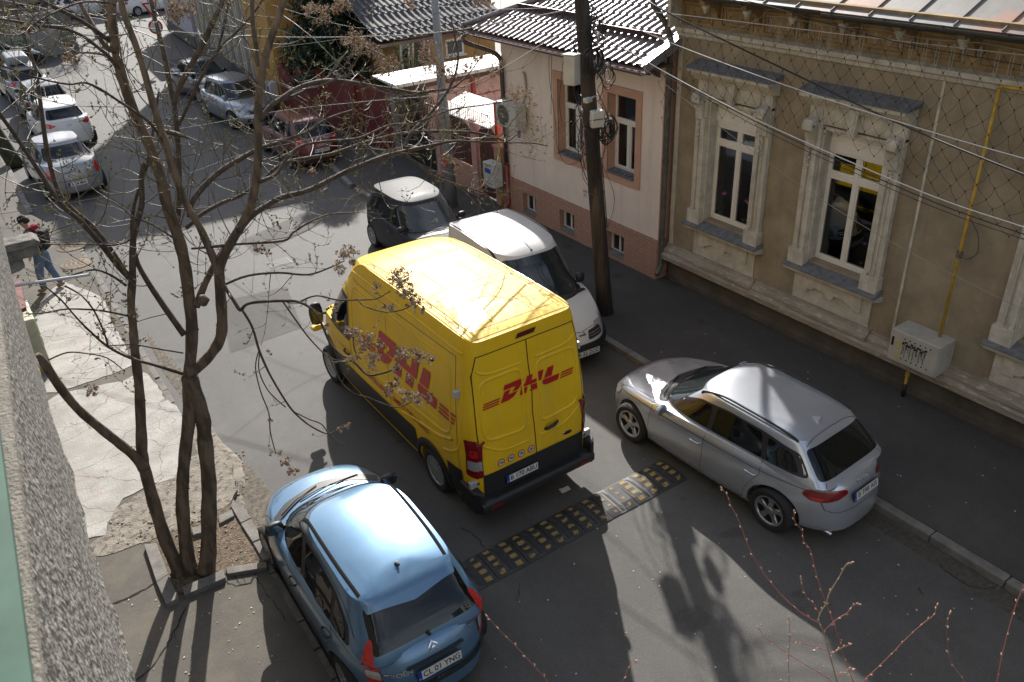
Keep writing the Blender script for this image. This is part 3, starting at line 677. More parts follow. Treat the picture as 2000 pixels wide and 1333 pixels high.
boxg = thing('gas_meter_box', 'large grey metal gas box with spray tags and round vents', 'meter box', (11.2, 5.83, .74))
M_boxg = mat('grey_box_paint', (.42, .40, .35), .55, bump=.1, var=.12, vscale=4)
bx0, bx1, by0, by1, bz0, bz1 = 11.08, FX-.0, 5.43, 6.24, .72, 1.26
mb = MB(); mb.box(bx0+.02, bx1, by0, by1, bz0, bz1); mb.done('case', M_boxg, boxg, bevel=.012)
mb = MB(); mb.box(bx0, bx0+.018, by0+.012, by1-.012, bz0+.012, bz1-.012); mb.done('door', M_boxg, boxg, bevel=.006)
mb = MB(); mb.box(bx0-.012, bx0, by1-.075, by1-.045, bz0+.27, bz0+.42); mb.done('handle', blk_g, boxg)
for k in range(6):
    for zz in (bz1-.09, bz0+.1):
        mb = MB(); mb.lathe([(0, -.002), (.013, -.002), (.013, 0)], (bx0, by1-.25-k*.085, zz), axis='x', n=12); mb.done('vent_hole', blk_g, boxg)
text_plane('spray_letter', 'B\n4', .18, yel_g, boxg, (bx0-.003, by1-.16, bz0+.2), (0, -1, 0), (0, 0, 1))
mb = MB(); r_ = random.Random(5)
for k in range(16):
    y = by1-.24-k*.025+r_.uniform(-.01, .01); z1 = bz1-.15+r_.uniform(-.03, .03); z0 = z1-r_.uniform(.08, .28)
    P = [(bx0-.0035, y+r_.uniform(-.006, .006), z1-(z1-z0)*q/6) for q in range(7)]; mb.quads([[Vector(p)+Vector((0, d, 0)) for p in P] for d in (-.0045, .0045)])
for k in range(12):
    y = by1-.24-k*.034; z = bz1-.17+.03*math.sin(k*1.9); mb.quads([[Vector((bx0-.004, y+d, z+e)) for d in (-.02, .02)] for e in (-.016, .016)])
mb.done('spray_tag', blk_g, boxg)
stub = thing('gas_stub', 'yellow and black gas inlet pipe rising from the pavement', 'pipe', (11.36, 5.98, 0))
mb = MB(); mb.tube([(11.36, 5.98, .22), (11.36, 5.98, .75)], .022, 10); mb.lathe([(.022, -.03), (.036, -.03), (.036, .03), (.022, .03)], (11.36, 5.98, .42), n=10); mb.lathe([(.022, -.02), (.032, -.02), (.032, .02), (.022, .02)], (11.36, 5.98, .6), n=10); mb.done('pipe', M_gas, stub, smooth=True, sharp=40)
mb = MB(); mb.tube([(11.36, 5.98, 0), (11.36, 5.98, .24)], .036, 10); mb.done('sleeve', blk_g, stub)
# bird net
mb = MB(); r_ = random.Random(11); cell = .25
def netbot(y):
    xs = [2.5, 4.0, 5.5, 7.0, 8.3, 9.0, 9.9, 10.6, 11.2, 11.5]; zs = [2.9, 3.0, 3.35, 3.75, 4.05, 3.75, 3.8, 3.9, 3.9, 3.3]
    return spline(xs, zs, y)
pts = {}
for i in range(0, 92):
    for j in range(0, 20):
        y = 11.6-i*.128; z = 5.5-j*.165
        if (i+j) % 2 or y < 1.5: continue
        if z < netbot(max(2.5, min(11.5, y)))-.02: continue
        bulge = .16+.12*math.sin((5.5-z)*1.6)
        pts[i, j] = Vector((FX-.42-bulge*.35 if z > 3.2 else FX-.3, y+r_.uniform(-.03, .03)+.03*math.sin(z*5+y), z+r_.uniform(-.03, .03)))
for (i, j), p in pts.items():
    for di, dj in ((1, 1), (-1, 1)):
        q = pts.get((i+di, j+dj))
        if q is not None:
            mid = (p+q)/2+Vector((0, .018*(1 if di > 0 else -1), -.004)); mb.tube([p, mid, q], .0026, 3, cap=False)
    mb.cbox(p, (.012, .012, .022), (0, 0, 0))
tag(mb.done('bird_net', mat('net_cord', (.012, .013, .012), .8)), 'black knotted bird net hanging over the upper ochre facade', 'net')
# unlit icicle lights under the gutter
mb = MB(); r_ = random.Random(3)
for k in range(34):
    y = 9.2-k*.19+r_.uniform(-.03, .03); L_ = r_.choice((.14, .2, .27, .34))
    P = [(FX-.5, y+.022*math.cos(t), 5.55-L_*.5+L_*.5*math.sin(t)) for t in [PI*q/8 for q in range(17)]]; mb.tube(P, .004, 4, cap=False)
mb.tube([(FX-.5, 9.3-k*.25, 5.58+.02*math.sin(k)) for k in range(28)], .004, 4)
tag(mb.done('icicle_lights', mat('clear_tube', (.35, .35, .33), .3)), 'unlit loops of icicle lights hanging below the gutter', 'string lights')

# ================================================================== pink house
PX_ = 11.30
M_pinkw = mat('pale_pink_render', (.74, .62, .53), .9, bump=.2, bscale=60, var=.06, vscale=1.2, streak=(.62, .50, .42))
M_pinkd = mat('salmon_surround', (.50, .29, .20), .9, bump=.2, bscale=60, var=.08, vscale=3)
def plinth_nodes(n, l, p):
    tc = n.new('ShaderNodeTexCoord'); sw = n.new('ShaderNodeMapping'); sw.inputs['Rotation'].default_value = (R(90), 0, R(90)); l.new(tc.outputs['Object'], sw.inputs[0])
    nz = n.new('ShaderNodeTexNoise'); nz.inputs['Scale'].default_value = 9; l.new(tc.outputs['Object'], nz.inputs['Vector'])
    mx = n.new('ShaderNodeMix'); mx.data_type = 'RGBA'; mx.inputs['Factor'].default_value = .035; sx = n.new('ShaderNodeSeparateXYZ'); l.new(tc.outputs['Object'], sx.inputs[0]); cx = n.new('ShaderNodeCombineXYZ'); l.new(sx.outputs['Y'], cx.inputs['X']); l.new(sx.outputs['Z'], cx.inputs['Y'])
    l.new(cx.outputs[0], mx.inputs['A']); l.new(nz.outputs[1], mx.inputs['B'])
    br = n.new('ShaderNodeTexBrick'); br.inputs['Scale'].default_value = 1; br.inputs['Brick Width'].default_value = .23; br.inputs['Row Height'].default_value = .058; br.inputs['Mortar Size'].default_value = .006; br.offset_frequency = 3; br.offset = .37
    br.inputs['Color1'].default_value = (.46, .265, .185, 1); br.inputs['Color2'].default_value = (.42, .235, .165, 1); br.inputs['Mortar'].default_value = (.26, .14, .10, 1); l.new(mx.outputs['Result'], br.inputs['Vector'])
    l.new(br.outputs['Color'], p.inputs['Base Color']); p.inputs['Roughness'].default_value = .9
    b = n.new('ShaderNodeBump'); b.inputs['Strength'].default_value = .7; b.inputs['Distance'].default_value = .015; b.invert = True; l.new(br.outputs['Fac'], b.inputs['Height']); l.new(b.outputs[0], p.inputs['Normal'])
M_plinth = node_mat('stamped_pink_plinth', plinth_nodes)
ph = thing('pink_house', 'pale pink single storey house with brown metal tile roof', 'house', (PX_, 14.5, 0))
PY0, PY1 = 11.78, 17.42
wins = [(14.72, .44), (12.98, .44)]; WZ0, WZ1 = 1.98, 3.66
bas = [16.40, 14.85, 13.08]
mb = MB(); ys = [PY1, wins[0][0]+.44, wins[0][0]-.44, wins[1][0]+.44, wins[1][0]-.44, PY0]
for i in (0, 2, 4): mb.box(PX_, PX_+.3, ys[i+1], ys[i], .88, 4.75)
for c, h in wins: mb.box(PX_, PX_+.3, c-h, c+h, .88, WZ0); mb.box(PX_, PX_+.3, c-h, c+h, WZ1, 4.75)
mb.box(PX_+.3, PX_+5, PY1-.25, PY1, 0, 4.75); mb.done('wall', M_pinkw, ph)
mb = MB(); mb.box(PX_+.012, PX_+.31, PY0-.012, PY0, .0, 4.72); mb.done('side_strip', M_pinkd, ph)
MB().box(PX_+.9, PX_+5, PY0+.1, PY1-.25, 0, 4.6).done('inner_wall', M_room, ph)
mb = MB(); by = sorted(bas); e = [PY0-.02]
for b in by: e += [b-.285, b+.285]
e.append(PY1+.02); PXp = PX_-.04
for i in range(0, len(e), 2): mb.box(PXp, PX_+.3, e[i], e[i+1], -.05, .88)
for b in by: mb.box(PXp, PX_+.3, b-.285, b+.285, -.05, .12); mb.box(PXp, PX_+.3, b-.285, b+.285, .62, .88)
mb.done('plinth', M_plinth, ph)
for b in by:
    f = MB(); X = PX_+.1
    f.box(X, X+.05, b-.285, b+.285, .12, .17); f.box(X, X+.05, b-.285, b+.285, .57, .62); f.box(X, X+.05, b-.285, b-.235, .17, .57); f.box(X, X+.05, b+.235, b+.285, .17, .57); f.box(X, X+.05, b-.025, b+.025, .17, .57)
    wf = f.done('basement_window', M_pvc, ph); g = MB(); g.box(X+.03, X+.035, b-.24, b+.24, .17, .57); g.done('pane', M_glass, wf)
    s_ = MB(); s_.prism([(PX_+.12, .135), (PXp-.02, .10), (PXp-.02, .12), (PX_+.12, .16)], b-.285, b+.285, 'y'); s_.done('sill', M_kerb, ph)
for c, h in wins:
    s_ = MB(); o_ = .17
    s_.box(PX_-.03, PX_+.02, c-h-o_, c-h, WZ0-o_, WZ1+o_); s_.box(PX_-.03, PX_+.02, c+h, c+h+o_, WZ0-o_, WZ1+o_); s_.box(PX_-.03, PX_+.02, c-h, c+h, WZ1, WZ1+o_); s_.box(PX_-.03, PX_+.02, c-h, c+h, WZ0-o_, WZ0)
    s_.box(PX_+.02, PX_+.3, c+h-.004, c+h+.01, WZ0, WZ1); s_.box(PX_+.02, PX_+.3, c-h-.01, c-h+.004, WZ0, WZ1); s_.done('window_surround', M_pinkd, ph, bevel=.006)
    X = PX_+.2; f = MB(); tz = 3.05
    def bar(y0, y1, z0, z1, d=.06): f.box(X, X+d, y0, y1, z0, z1)
    bar(c-h, c+h, WZ0, WZ0+.06); bar(c-h, c+h, WZ1-.05, WZ1); bar(c-h, c-h+.045, WZ0+.06, WZ1-.05); bar(c+h-.045, c+h, WZ0+.06, WZ1-.05); bar(c-h+.045, c+h-.045, tz, tz+.07); bar(c-.03, c+.03, WZ0+.06, tz, .07)
    for s2 in (-1, 1):
        a, b = sorted((c+s2*.03, c+s2*(h-.045))); f.box(X+.01, X+.04, a, b, WZ0+.07, WZ0+.12); f.box(X+.01, X+.04, a, b, tz-.05, tz); f.box(X+.01, X+.04, a, a+.04, WZ0+.12, tz-.05); f.box(X+.01, X+.04, b-.04, b, WZ0+.12, tz-.05)
    fr = f.done('window', M_pvc, ph, bevel=.005); g = MB(); g.box(X+.03, X+.035, c-h+.03, c+h-.03, WZ0+.03, WZ1-.03); g.done('pane', M_glassT, fr)
    cu_ = MB(); G = []
    for k in range(70):
        y = c-h+.02+k*(2*h-.04)/69; x = X+.2+.02*math.sin(k*1.25); G.append([Vector((x, y, WZ0)), Vector((x, y, WZ1))])
    cu_.quads(G); cu_.done('curtain', M_curtain, fr, smooth=True)
    s_ = MB(); s_.prism([(X, WZ0+.03), (PX_-.06, WZ0-.005), (PX_-.06, WZ0+.01), (X, WZ0+.05)], c-h, c+h, 'y')
    for k in range(7): s_.box(PX_-.03, X, c-h+.06+k*.125, c-h+.065+k*.125, WZ0+.012, WZ0+.045)
    s_.done('sill', M_slate, ph)
# pink house roof: metal tiles
M_tile = mat('brown_metal_tile', (.105, .075, .072), .36, metal=.2, coat=.25, spec=.55, var=.08, vscale=3)
M_brown = mat('brown_metal_trim', (.10, .062, .058), .38, metal=.2, coat=.4)
EX, EZ, SL2 = 10.62, 4.50, .42
EY0, EY1 = 11.60, 18.0
mb = MB(); NY = 6*31; NX = 80; per = (EY1-EY0)/31; XR = 15.0
G = []
def tilez(x, y):
    u = ((y-EY0)/per) % 1.; sx = (x-EX)/.33; st = sx-math.floor(sx)
    wave = .046*(.5+.5*math.cos(2*PI*u))**1.3
    return EZ+(x-EX)*SL2+wave+.022*(1-st)
xs = []; x = EX
while x < XR: xs += [x, x+.326]; x += .33
for x in xs:
    yl = EY1-(x-EX)*.98 if x > EX else EY1
    row = []
    for k in range(NY+1):
        y = EY0+(EY1-EY0)*k/NY; yy = min(y, yl); z = tilez(x+(-.0001 if False else 0), yy)
        row.append(Vector((x, yy, z)))
    G.append(row)
mb.quads(G)
bmesh.ops.dissolve_degenerate(mb.bm, dist=.0004, edges=mb.bm.edges)
roof = mb.done('roof', M_tile, ph, smooth=True, sharp=50)
mb = MB(); mb.prism([(EX, EZ-.03), (EX+.02, EZ-.03), (XR, EZ+(XR-EX)*SL2-.1), (XR, EZ+(XR-EX)*SL2-.03)], EY0, EY1-4.4, 'y'); 
V = [(EX, EY1, EZ-.01), (XR, EY1-4.3, EZ+(XR-EX)*SL2), (XR+.5, EY1, EZ-.01)]; mb.face(V); mb.box(EX+.02, PX_+.02, EY0, EY1-.02, EZ-.06, EZ-.02); mb.done('soffit', M_brown, ph)
mb = MB(); mb.box(EX-.02, EX+.02, EY0, EY1, EZ-.12, EZ-.01)
mb.done('fascia', M_brown, ph)
# hip cap, gable flashing, snow guards
mb = MB(); P = [Vector((EX+t, EY1-t*.98, EZ+t*SL2+.05)) for t in (0, 1, 2, 3, 4.3)]; mb.tube(P, .075, 10); 
for t in [k*.33 for k in range(13)]: mb.tube([Vector((EX+t, EY1-t*.98, EZ+t*SL2+.05)), Vector((EX+t+.03, EY1-(t+.03)*.98, EZ+(t+.03)*SL2+.05))], .085, 10)
mb.done('hip_cap', mat('hip_cap', (.17, .14, .15), .35, metal=.3, coat=.4), ph)
mb = MB(); mb.prism([(EX-.02, EZ-.1), (XR, EZ+(XR-EX)*SL2-.1), (XR, EZ+(XR-EX)*SL2+.07), (EX-.02, EZ+.07)], EY0-.04, EY0-.0, 'y'); mb.prism([(EX-.02, EZ+.07), (XR, EZ+(XR-EX)*SL2+.07), (XR, EZ+(XR-EX)*SL2+.08), (EX-.02, EZ+.08)], EY0-.04, EY0+.14, 'y'); mb.done('gable_flashing', mat('pale_flashing', (.30, .29, .29), .3, metal=.5), ph)
mb = MB(); mb.box(EX+.1, EX+.2, EY0, EY1, EZ-.14, EZ-.06)
for a, b, c_ in ((.95, 17.0, 14.2), (.75, 13.9, 11.95), (2.6, 15.5, 12.1)):
    g = MB(); z = EZ+a*SL2+.07; g.prism([(EX+a, z-.03), (EX+a-.05, z+.075), (EX+a-.03, z+.08), (EX+a+.03, z-.02)], c_, b, 'y'); g.done('snow_guard', M_brown, ph, bevel=.005)
mb.done('soffit_board', M_brown, ph)
# gutter pink house
mb = MB(); prof = [(EX-.06+.065*math.cos(t), EZ-.06+.065*math.sin(t)) for t in [PI+PI*k/8 for k in range(9)]]; prof2 = [(EX-.06+.057*math.cos(t), EZ-.06+.057*math.sin(t)) for t in [PI+PI*k/8 for k in range(9)]][::-1]
mb.prism(prof+prof2, EY0, EY1, 'y'); mb.done('gutter', mat('brown_gutter', (.14, .105, .10), .3, metal=.4, coat=.5), ph)
y = EY0+.3
while y < EY1:
    r_ = MB(); r_.prism([(PX_+.0, EZ-.32), (PX_-.12, EZ-.27), (PX_-.2, EZ-.18), (EX+.2, EZ-.13), (EX+.2, EZ-.06), (PX_, EZ-.06)], y, y+.07, 'y'); r_.done('rafter_end', M_brown, ph); y += .72
# brown downspout
d = MB(); M_ds = mat('dark_brown_pipe', (.05, .028, .025), .35, coat=.4)
ds = thing('downspout', 'dark brown downspout with a red lower section on the pink house corner', 'downspout', (PX_-.08, 17.3, 0))
d.tube(catmull([(EX-.04, 17.86, EZ-.12), (EX-.02, 17.86, EZ-.3), (PX_-.25, 17.5, EZ-.52), (PX_-.1, 17.33, EZ-.68), (PX_-.08, 17.3, EZ-.95)], 5)+[Vector((PX_-.08, 17.3, 1.2))], .055, 12); d.done('upper_pipe', M_ds, ds, smooth=True)
d = MB(); d.tube([(PX_-.08, 17.3, 1.2), (PX_-.08, 17.3, .2), (PX_-.14, 17.28, .1), (PX_-.3, 17.2, .05)], .066, 12); d.done('lower_pipe', mat('red_brown_pipe', (.20, .035, .025), .4, coat=.3), ds, smooth=True)
# air conditioner
def aircon(loc, rotz, label, sc=1.):
    t = thing('air_conditioner', label, 'air conditioner', loc, rotz); M_ac = mat('ac_cream', (.48, .46, .41), .5, var=.1)
    mb = MB(); mb.box(-.16, .16, -.42, .42, 0, .58); mb.done('case', M_ac, t, world=False, bevel=.02)
    mb = MB()
    for k in range(9): mb.lathe([(.03+k*.025, -.004), (.036+k*.025, -.004), (.036+k*.025, .004), (.03+k*.025, .004)], (-.17, .1, .29), axis='x', n=28)
    for k in range(6): mb.cbox((-.172, .1, .29), (.006, .5, .008), (k*PI/6, 0, 0))
    mb.done('fan_grille', mat('ac_grille', (.2, .2, .19), .6), t, world=False)
    mb = MB(); mb.lathe([(0, 0), (.24, 0)], (-.163, .1, .29), axis='x', n=28); mb.done('fan_opening', mat('dark_hole', (.015, .015, .015), .8), t, world=False)
    mb = MB(); mb.box(-.1, .22, -.32, -.29, -.05, 0); mb.box(-.1, .22, .29, .32, -.05, 0); mb.done('bracket', M_ac, t, world=False)
    return t
aircon((PX_-.26, 16.72, 2.32), 0, 'cream air conditioner unit fixed on the pink house wall')
mb = MB(); mb.tube(catmull([(PX_-.1, 16.45, 2.85), (PX_-.05, 16.35, 3.2), (PX_-.04, 16.4, 3.55), (PX_-.05, 16.45, 3.62)], 6), .028, 8); tag(mb.done('refrigerant_hose', mat('hose_beige', (.36, .31, .22), .8)), 'beige wrapped hose rising above the air conditioner', 'hose')
pl = MB(); pl.box(PX_-.008, PX_, 16.72, 16.84, 1.98, 2.16); pl.done('number_plaque', mat('blue_plaque', (.03, .05, .3), .4), ph); text_plane('plaque_number', '4', .13, M_pvc, ph, (PX_-.011, 16.78, 2.07), (0, -1, 0), (0, 0, 1))
text_plane('red_writing', '684\n(8)', .1, mat('pink_red_paint', (.42, .09, .07), .9), ph, (PX_-.003, 14.2, 1.25), (0, -1, 0), (0, 0, 1))

# gas box on the corner
gb = thing('gas_meter_box', 'white electricity box with blue label beside the brown gate', 'meter box', (10.95, 17.62, .5))
mb = MB(); mb.box(10.84, 11.12, 17.35, 17.85, .62, 1.24); mb.done('case', mat('white_box_paint', (.5, .5, .47), .5, var=.08), gb, bevel=.015)
for k in range(8):
    for z in (1.17, .70): mb = MB(); mb.box(10.835, 10.84, 17.42+k*.048, 17.435+k*.048, z, z+.03); mb.done('vent_slot', blk_g, gb)
mb = MB(); mb.box(10.832, 10.838, 17.48, 17.74, .98, 1.10); mb.done('blue_label', mat('label_blue', (.02, .06, .38), .5), gb)
mb = MB(); mb.prism([(17.55, .78), (17.63, .78), (17.59, .86)], 10.833, 10.838, 'x'); mb.done('warning_triangle', yel_g, gb)
mb = MB(); mb.tube([(11.16, 17.5, 0), (11.16, 17.5, 2.0)], .025, 8); mb.lathe([(.025, 0), (.04, 0), (.04, .08), (.025, .08)], (11.16, 17.5, .3), n=8); mb.done('gas_pipe', M_gas, gb)
# ================================================================== walls, gates and houses farther up the street
M_redwall = mat('oxblood_paint', (.135, .022, .018), .75, bump=.2, bscale=15, var=.18, vscale=2)
M_wood = mat('brown_boards', (.085, .032, .02), .55, var=.25, vscale=6, stretch=(1, 14, .5))
M_pinkf = mat('rose_render', (.46, .24, .215), .9, bump=.3, bscale=40, var=.12, vscale=3)
M_yel = mat('orange_render', (.42, .235, .07), .9, bump=.2, bscale=40, var=.12, vscale=1.5)
M_white = mat('white_sheet', (.62, .60, .56), .5, bump=.1, bscale=8, var=.1, vscale=4)
M_iron = mat('black_iron', (.012, .012, .013), .5)
M_redp = mat('red_paint_post', (.42, .03, .025), .6)
fe = thing('garden_fence', 'rose garden wall with arched brown board panel left of the brown gate', 'fence', (11.3, 19.8, 0))
mb = MB(); mb.box(11.22, 11.45, 18.98, 20.75, 0, .68); mb.done('low_wall', M_plinth, fe)
for y0, y1, zz, nm in ((18.72, 18.98, 2.0, 'pillar'), (20.75, 21.0, 1.9, 'pillar'), (17.45, 17.85, 1.55, 'pillar')): mb = MB(); mb.box(11.2, 11.5, y0, y1, 0, zz); mb.box(11.17, 11.53, y0-.03, y1+.03, zz, zz+.05); mb.done(nm, M_pinkf if y0 != 17.45 else M_plinth, fe)
def boards(y0, y1, z0, zt0, zt1, arch, x=11.3):
    mb = MB(); n = max(3, int((y1-y0)/.1)); w_ = (y1-y0)/n
    for k in range(n):
        def top(y): u = (y-y0)/(y1-y0); return zt0+(zt1-zt0)*u+arch*math.sin(PI*u)
        a, b = y0+k*w_+.004, y0+(k+1)*w_-.004; mb.prism([(a, z0), (b, z0), (b, top(b)), (a, top(a))], x-.01+.006*(k % 2), x+.02+.006*(k % 2), 'x')
    return mb
boards(18.98, 20.75, .70, 1.62, 1.62, .3).done('board_panel', M_wood, fe)
gd = thing('wooden_gate', 'brown wooden garden gate with arched top beside the meter box', 'gate', (11.3, 18.3, 0))
boards(17.87, 18.70, .04, 1.75, 1.75, .25).done('boards', M_wood, gd); MB().box(11.27, 11.34, 17.86, 17.9, .02, 1.8).done('frame', M_redwall, gd)
aw = MB(); aw.prism([(11.15, 1.98), (12.1, 2.3), (12.1, 2.33), (11.15, 2.01)], 17.95, 20.6, 'y')
for k in range(26): aw.box(11.2, 11.22, 17.95+k*.1, 17.96+k*.1, 2.03, 2.3)
aw.box(11.2, 11.22, 17.95, 20.6, 2.3, 2.32); tag(aw.done('awning', M_white), 'white sheet awning with wire mesh above the brown boards', 'awning')
ps = MB(); ps.cbox((11.4, 17.9, 2.1), (.12, .12, 1.1)); tag(ps.done('red_post', M_redp), 'short red post beside the dark downspout', 'post')
# black gate
ig = thing('iron_gate', 'tall black iron driveway gate with spiked bars', 'gate', (11.3, 22.2, 0))
mb = MB(); mb.box(11.28, 11.33, 21.02, 23.3, .05, .95); mb.done('panel', M_iron, ig)
mb = MB()
for k in range(24):
    y = 21.05+k*.098; zt_ = 2.1+.16*math.sin(PI*k/23); mb.tube([(11.3, y, .9), (11.3, y, zt_)], .011, 5); mb.lathe([(.018, 0), (0, .09)], (11.3, y, zt_), n=5)
for z in (1.0, 1.95): mb.box(11.29, 11.31, 21.02, 23.3, z, z+.04)
mb.done('bars', M_iron, ig)
# carport with white roof and pink wall behind
cp = thing('carport', 'long white roofed carport behind the iron gate', 'carport', (13, 23, 0))
MB().prism([(22.25, 2.36), (23.75, 2.46), (23.75, 2.5), (22.25, 2.46)], 10.75, 15.4, 'x').done('roof_sheet', M_white, cp)
mb = MB(); mb.box(10.9, 15.3, 22.3, 22.36, 2.22, 2.36); mb.done('beam', M_wood, cp)
mb = MB(); mb.box(11.9, 15.6, 22.55, 22.75, 0, 2.22); mb.done('rear_wall', mat('rose_light', (.50, .32, .28), .9, var=.1), cp)
mb = MB(); mb.box(13.45, 13.57, 22.45, 22.55, 0, 2.3); mb.done('post', M_redp, cp)
mb = MB(); mb.box(11.9, 15.6, 22.53, 22.55, 1.62, 1.65); mb.done('rail', M_redp, cp)
# red wall with its end pillar
rw = thing('red_wall', 'dark red boundary wall running up the street', 'wall', (10.9, 27, 0))
mb = MB(); mb.prism([(11.25, 23.6), (11.45, 23.6), (10.55, 31.1), (10.35, 31.1)], -.05, 1.85, 'z'); mb.done('wall', M_redwall, rw)
mb = MB(); mb.box(11.18, 11.5, 23.32, 23.62, 0, 2.05); mb.box(11.14, 11.54, 23.28, 23.66, 2.05, 2.12); mb.done('pillar', M_kerb, rw)
for u in (.3, .62): mb = MB(); x = 11.25-.9*u; y = 23.6+7.5*u; mb.box(x-.08, x+.2, y-.15, y+.15, 0, 2.0); mb.done('pillar', M_redwall, rw)
# yellow corner house (left of the conifer) and orange house with dark roof
yh = thing('orange_corner_house', 'orange corner house with graffiti beyond the dark red wall', 'house', (10.3, 32.5, 0))
mb = MB(); mb.box(10.32, 14.5, 31.2, 33.8, 0, 6.2); mb.done('wall', M_yel, yh)
MB().box(10.28, 10.32, 31.17, 33.8, 0, .55).done('plinth', mat('ochre_plinth', (.34, .2, .075), .9), yh)
def win_y(px0, py0, px1, py1, Y, parent, m_=M_glass):
    a = at(px0, py0, y=Y); b = at(px1, py1, y=Y); x0, x1 = sorted((a.x, b.x)); z0, z1 = sorted((a.z, b.z))
    f = MB(); t = .07; f.box(x0-t, x1+t, Y-.04, Y, z0-t, z0); f.box(x0-t, x1+t, Y-.04, Y, z1, z1+t); f.box(x0-t, x0, Y-.04, Y, z0, z1); f.box(x1, x1+t, Y-.04, Y, z0, z1); f.box(x0-.15, x1+.15, Y-.1, Y, z0-t-.05, z0-t)
    w_ = f.done('window', M_pvc, parent); g = MB(); g.box(x0, x1, Y-.02, Y-.005, z0, z1); g.done('pane', m_, w_)
win_y(640, 92, 662, 136, 31.17, yh)
for k, (tx, yy) in enumerate((('NRJ', 33.2), ('Sk8', 32.2))): text_plane('spray_tag', tx, .5, blk_g, yh, (10.27, yy, 1.75), (0, -1, 0), (0, 0, 1))
eb = thing('electric_cabinet', 'grey electric cabinet on the orange corner house wall', 'cabinet', (10.2, 31.6, .6)); mb = MB(); mb.box(9.98, 10.28, 31.25, 31.75, .55, 1.2); mb.done('case', M_boxg, eb, bevel=.02); mb = MB(); mb.box(9.972, 9.978, 31.4, 31.6, .85, 1.05); mb.done('label', mat('label_blue2', (.03, .08, .4), .5), eb)
oh = thing('orange_house', 'orange bungalow with wavy dark grey tile roof', 'house', (15, 25.6, 0)); YO = 25.4
mb = MB(); mb.box(12.6, 16.25, YO, YO+5, 0, 3.0); mb.done('wall', M_yel, oh)
mb = MB(); NXX = 150
a = at(755, 76, y=YO-.45); b = at(930, 56, y=YO-.45); x0, x1, ze = a.x-.3, 16.6, (a.z+b.z)/2
G = []; ry = []
for k in range(14): ry += [k*.35, k*.35+.346]
for v in ry:
    st = (v/.35) % 1.; row = []
    for k in range(NXX+1):
        x = x0+(x1-x0)*k/NXX; row.append(Vector((x+0, YO-.45+v, ze+v*.42+.03*math.cos(2*PI*(x-x0)/.24)+.03*(1-st))))
    G.append(row)
mb.quads(G); mb.done('roof', mat('dark_tile', (.05, .048, .052), .7, var=.12, vscale=3), oh, smooth=True, sharp=50)
MB().box(x0, x1, YO-.4, YO+4, ze-.2, ze-.1).done('soffit', M_brown, oh)
win_y(782, 80, 800, 140, YO, oh); win_y(806, 76, 838, 135, YO, oh, mat('dark_door', (.03, .012, .01), .4)); win_y(872, 82, 902, 101, YO, oh, mat('blind_grey', (.1, .1, .09), .7))
up = thing('orange_upper_house', 'orange two storey house rising behind the grey tile roof', 'house', (16, 33, 0))
MB().box(14.6, 19.5, 30.6, 38, 0, 6.5).done('wall', mat('orange_render2', (.44, .25, .085), .9, var=.12), up)
mb = MB(); mb.prism([(16.9, 3.75), (19.3, 5.6), (25, 5.6), (25, 3.75)], 27.6, 30.5, 'y'); mb.done('annex_roof', mat('pinkish_roof', (.34, .15, .13), .6, var=.15), up)
aircon((15.9, 30.3, 3.55), R(90), 'white air conditioner high on the orange upper house')
# pale building with tall pilasters and rubble base
pb = thing('pilaster_building', 'tall pale building with close pilasters and dark rubble base', 'building', (10.8, 40, 0))
L0, L1 = Vector((10.42, 33.95, 0)), Vector((11.7, 47.2, 0)); dv = (L1-L0).normalized(); nv = Vector((-dv.y, dv.x, 0))   # nv points to the street
def lbox(u0, u1, d0, d1, z0, z1, mb): 
    P = [L0+dv*u0+nv*d0, L0+dv*u1+nv*d0, L0+dv*u1+nv*d1, L0+dv*u0+nv*d1]; mb.prism([(p.x, p.y) for p in P], z0, z1, 'z')
LL = (L1-L0).length
M_pale = mat('pale_stone_render', (.40, .375, .325), .85, var=.12, vscale=2)
mb = MB(); lbox(0, 6.2, -6, -.25, 0, 7.2, mb); lbox(6.2, LL, -6, -.25, 0, 12.4, mb); mb.done('wall', mat('dark_gap_wall', (.13, .115, .10), .9), pb)  # dark grey stands for the window and gate gaps between pilasters
k = 0; u = .1
while u < LL-.6:
    mb = MB(); hh_ = 7.2 if u < 6 else 12.4; lbox(u, u+.62, -.25, .0, .8, hh_, mb); lbox(u+.2, u+.42, 0, .05, .8, hh_, mb); mb.done('pilaster', M_pale, pb); u += 1.45
mb = MB(); lbox(0, LL, -.25, .08, 0, .8, mb); mb.done('rubble_base', mat('rubble', (.11, .10, .09), .95, bump=1., bscale=7, var=.6, vscale=6), pb)
mb = MB(); lbox(-.1, 6.2, -6.2, .35, 7.2, 7.45, mb); lbox(6.2, LL+.1, -6.2, .35, 12.4, 12.7, mb); mb.done('cornice', M_pale, pb)
# pale wall beyond
fb = thing('pale_corner_building', 'pale lilac corner building past the pilasters', 'building', (12.2, 50, 0))
MB().prism([(11.85, 48.2), (18, 48.2), (18, 56), (12.4, 56)], 0, 4.6, 'z').done('wall', mat('pale_lilac', (.42, .40, .42), .9, var=.08), fb)
MB().prism([(11.8, 48.15), (18, 48.15), (18, 56), (12.35, 56)], 0, .6, 'z').done('plinth', MATS['rubble'], fb)
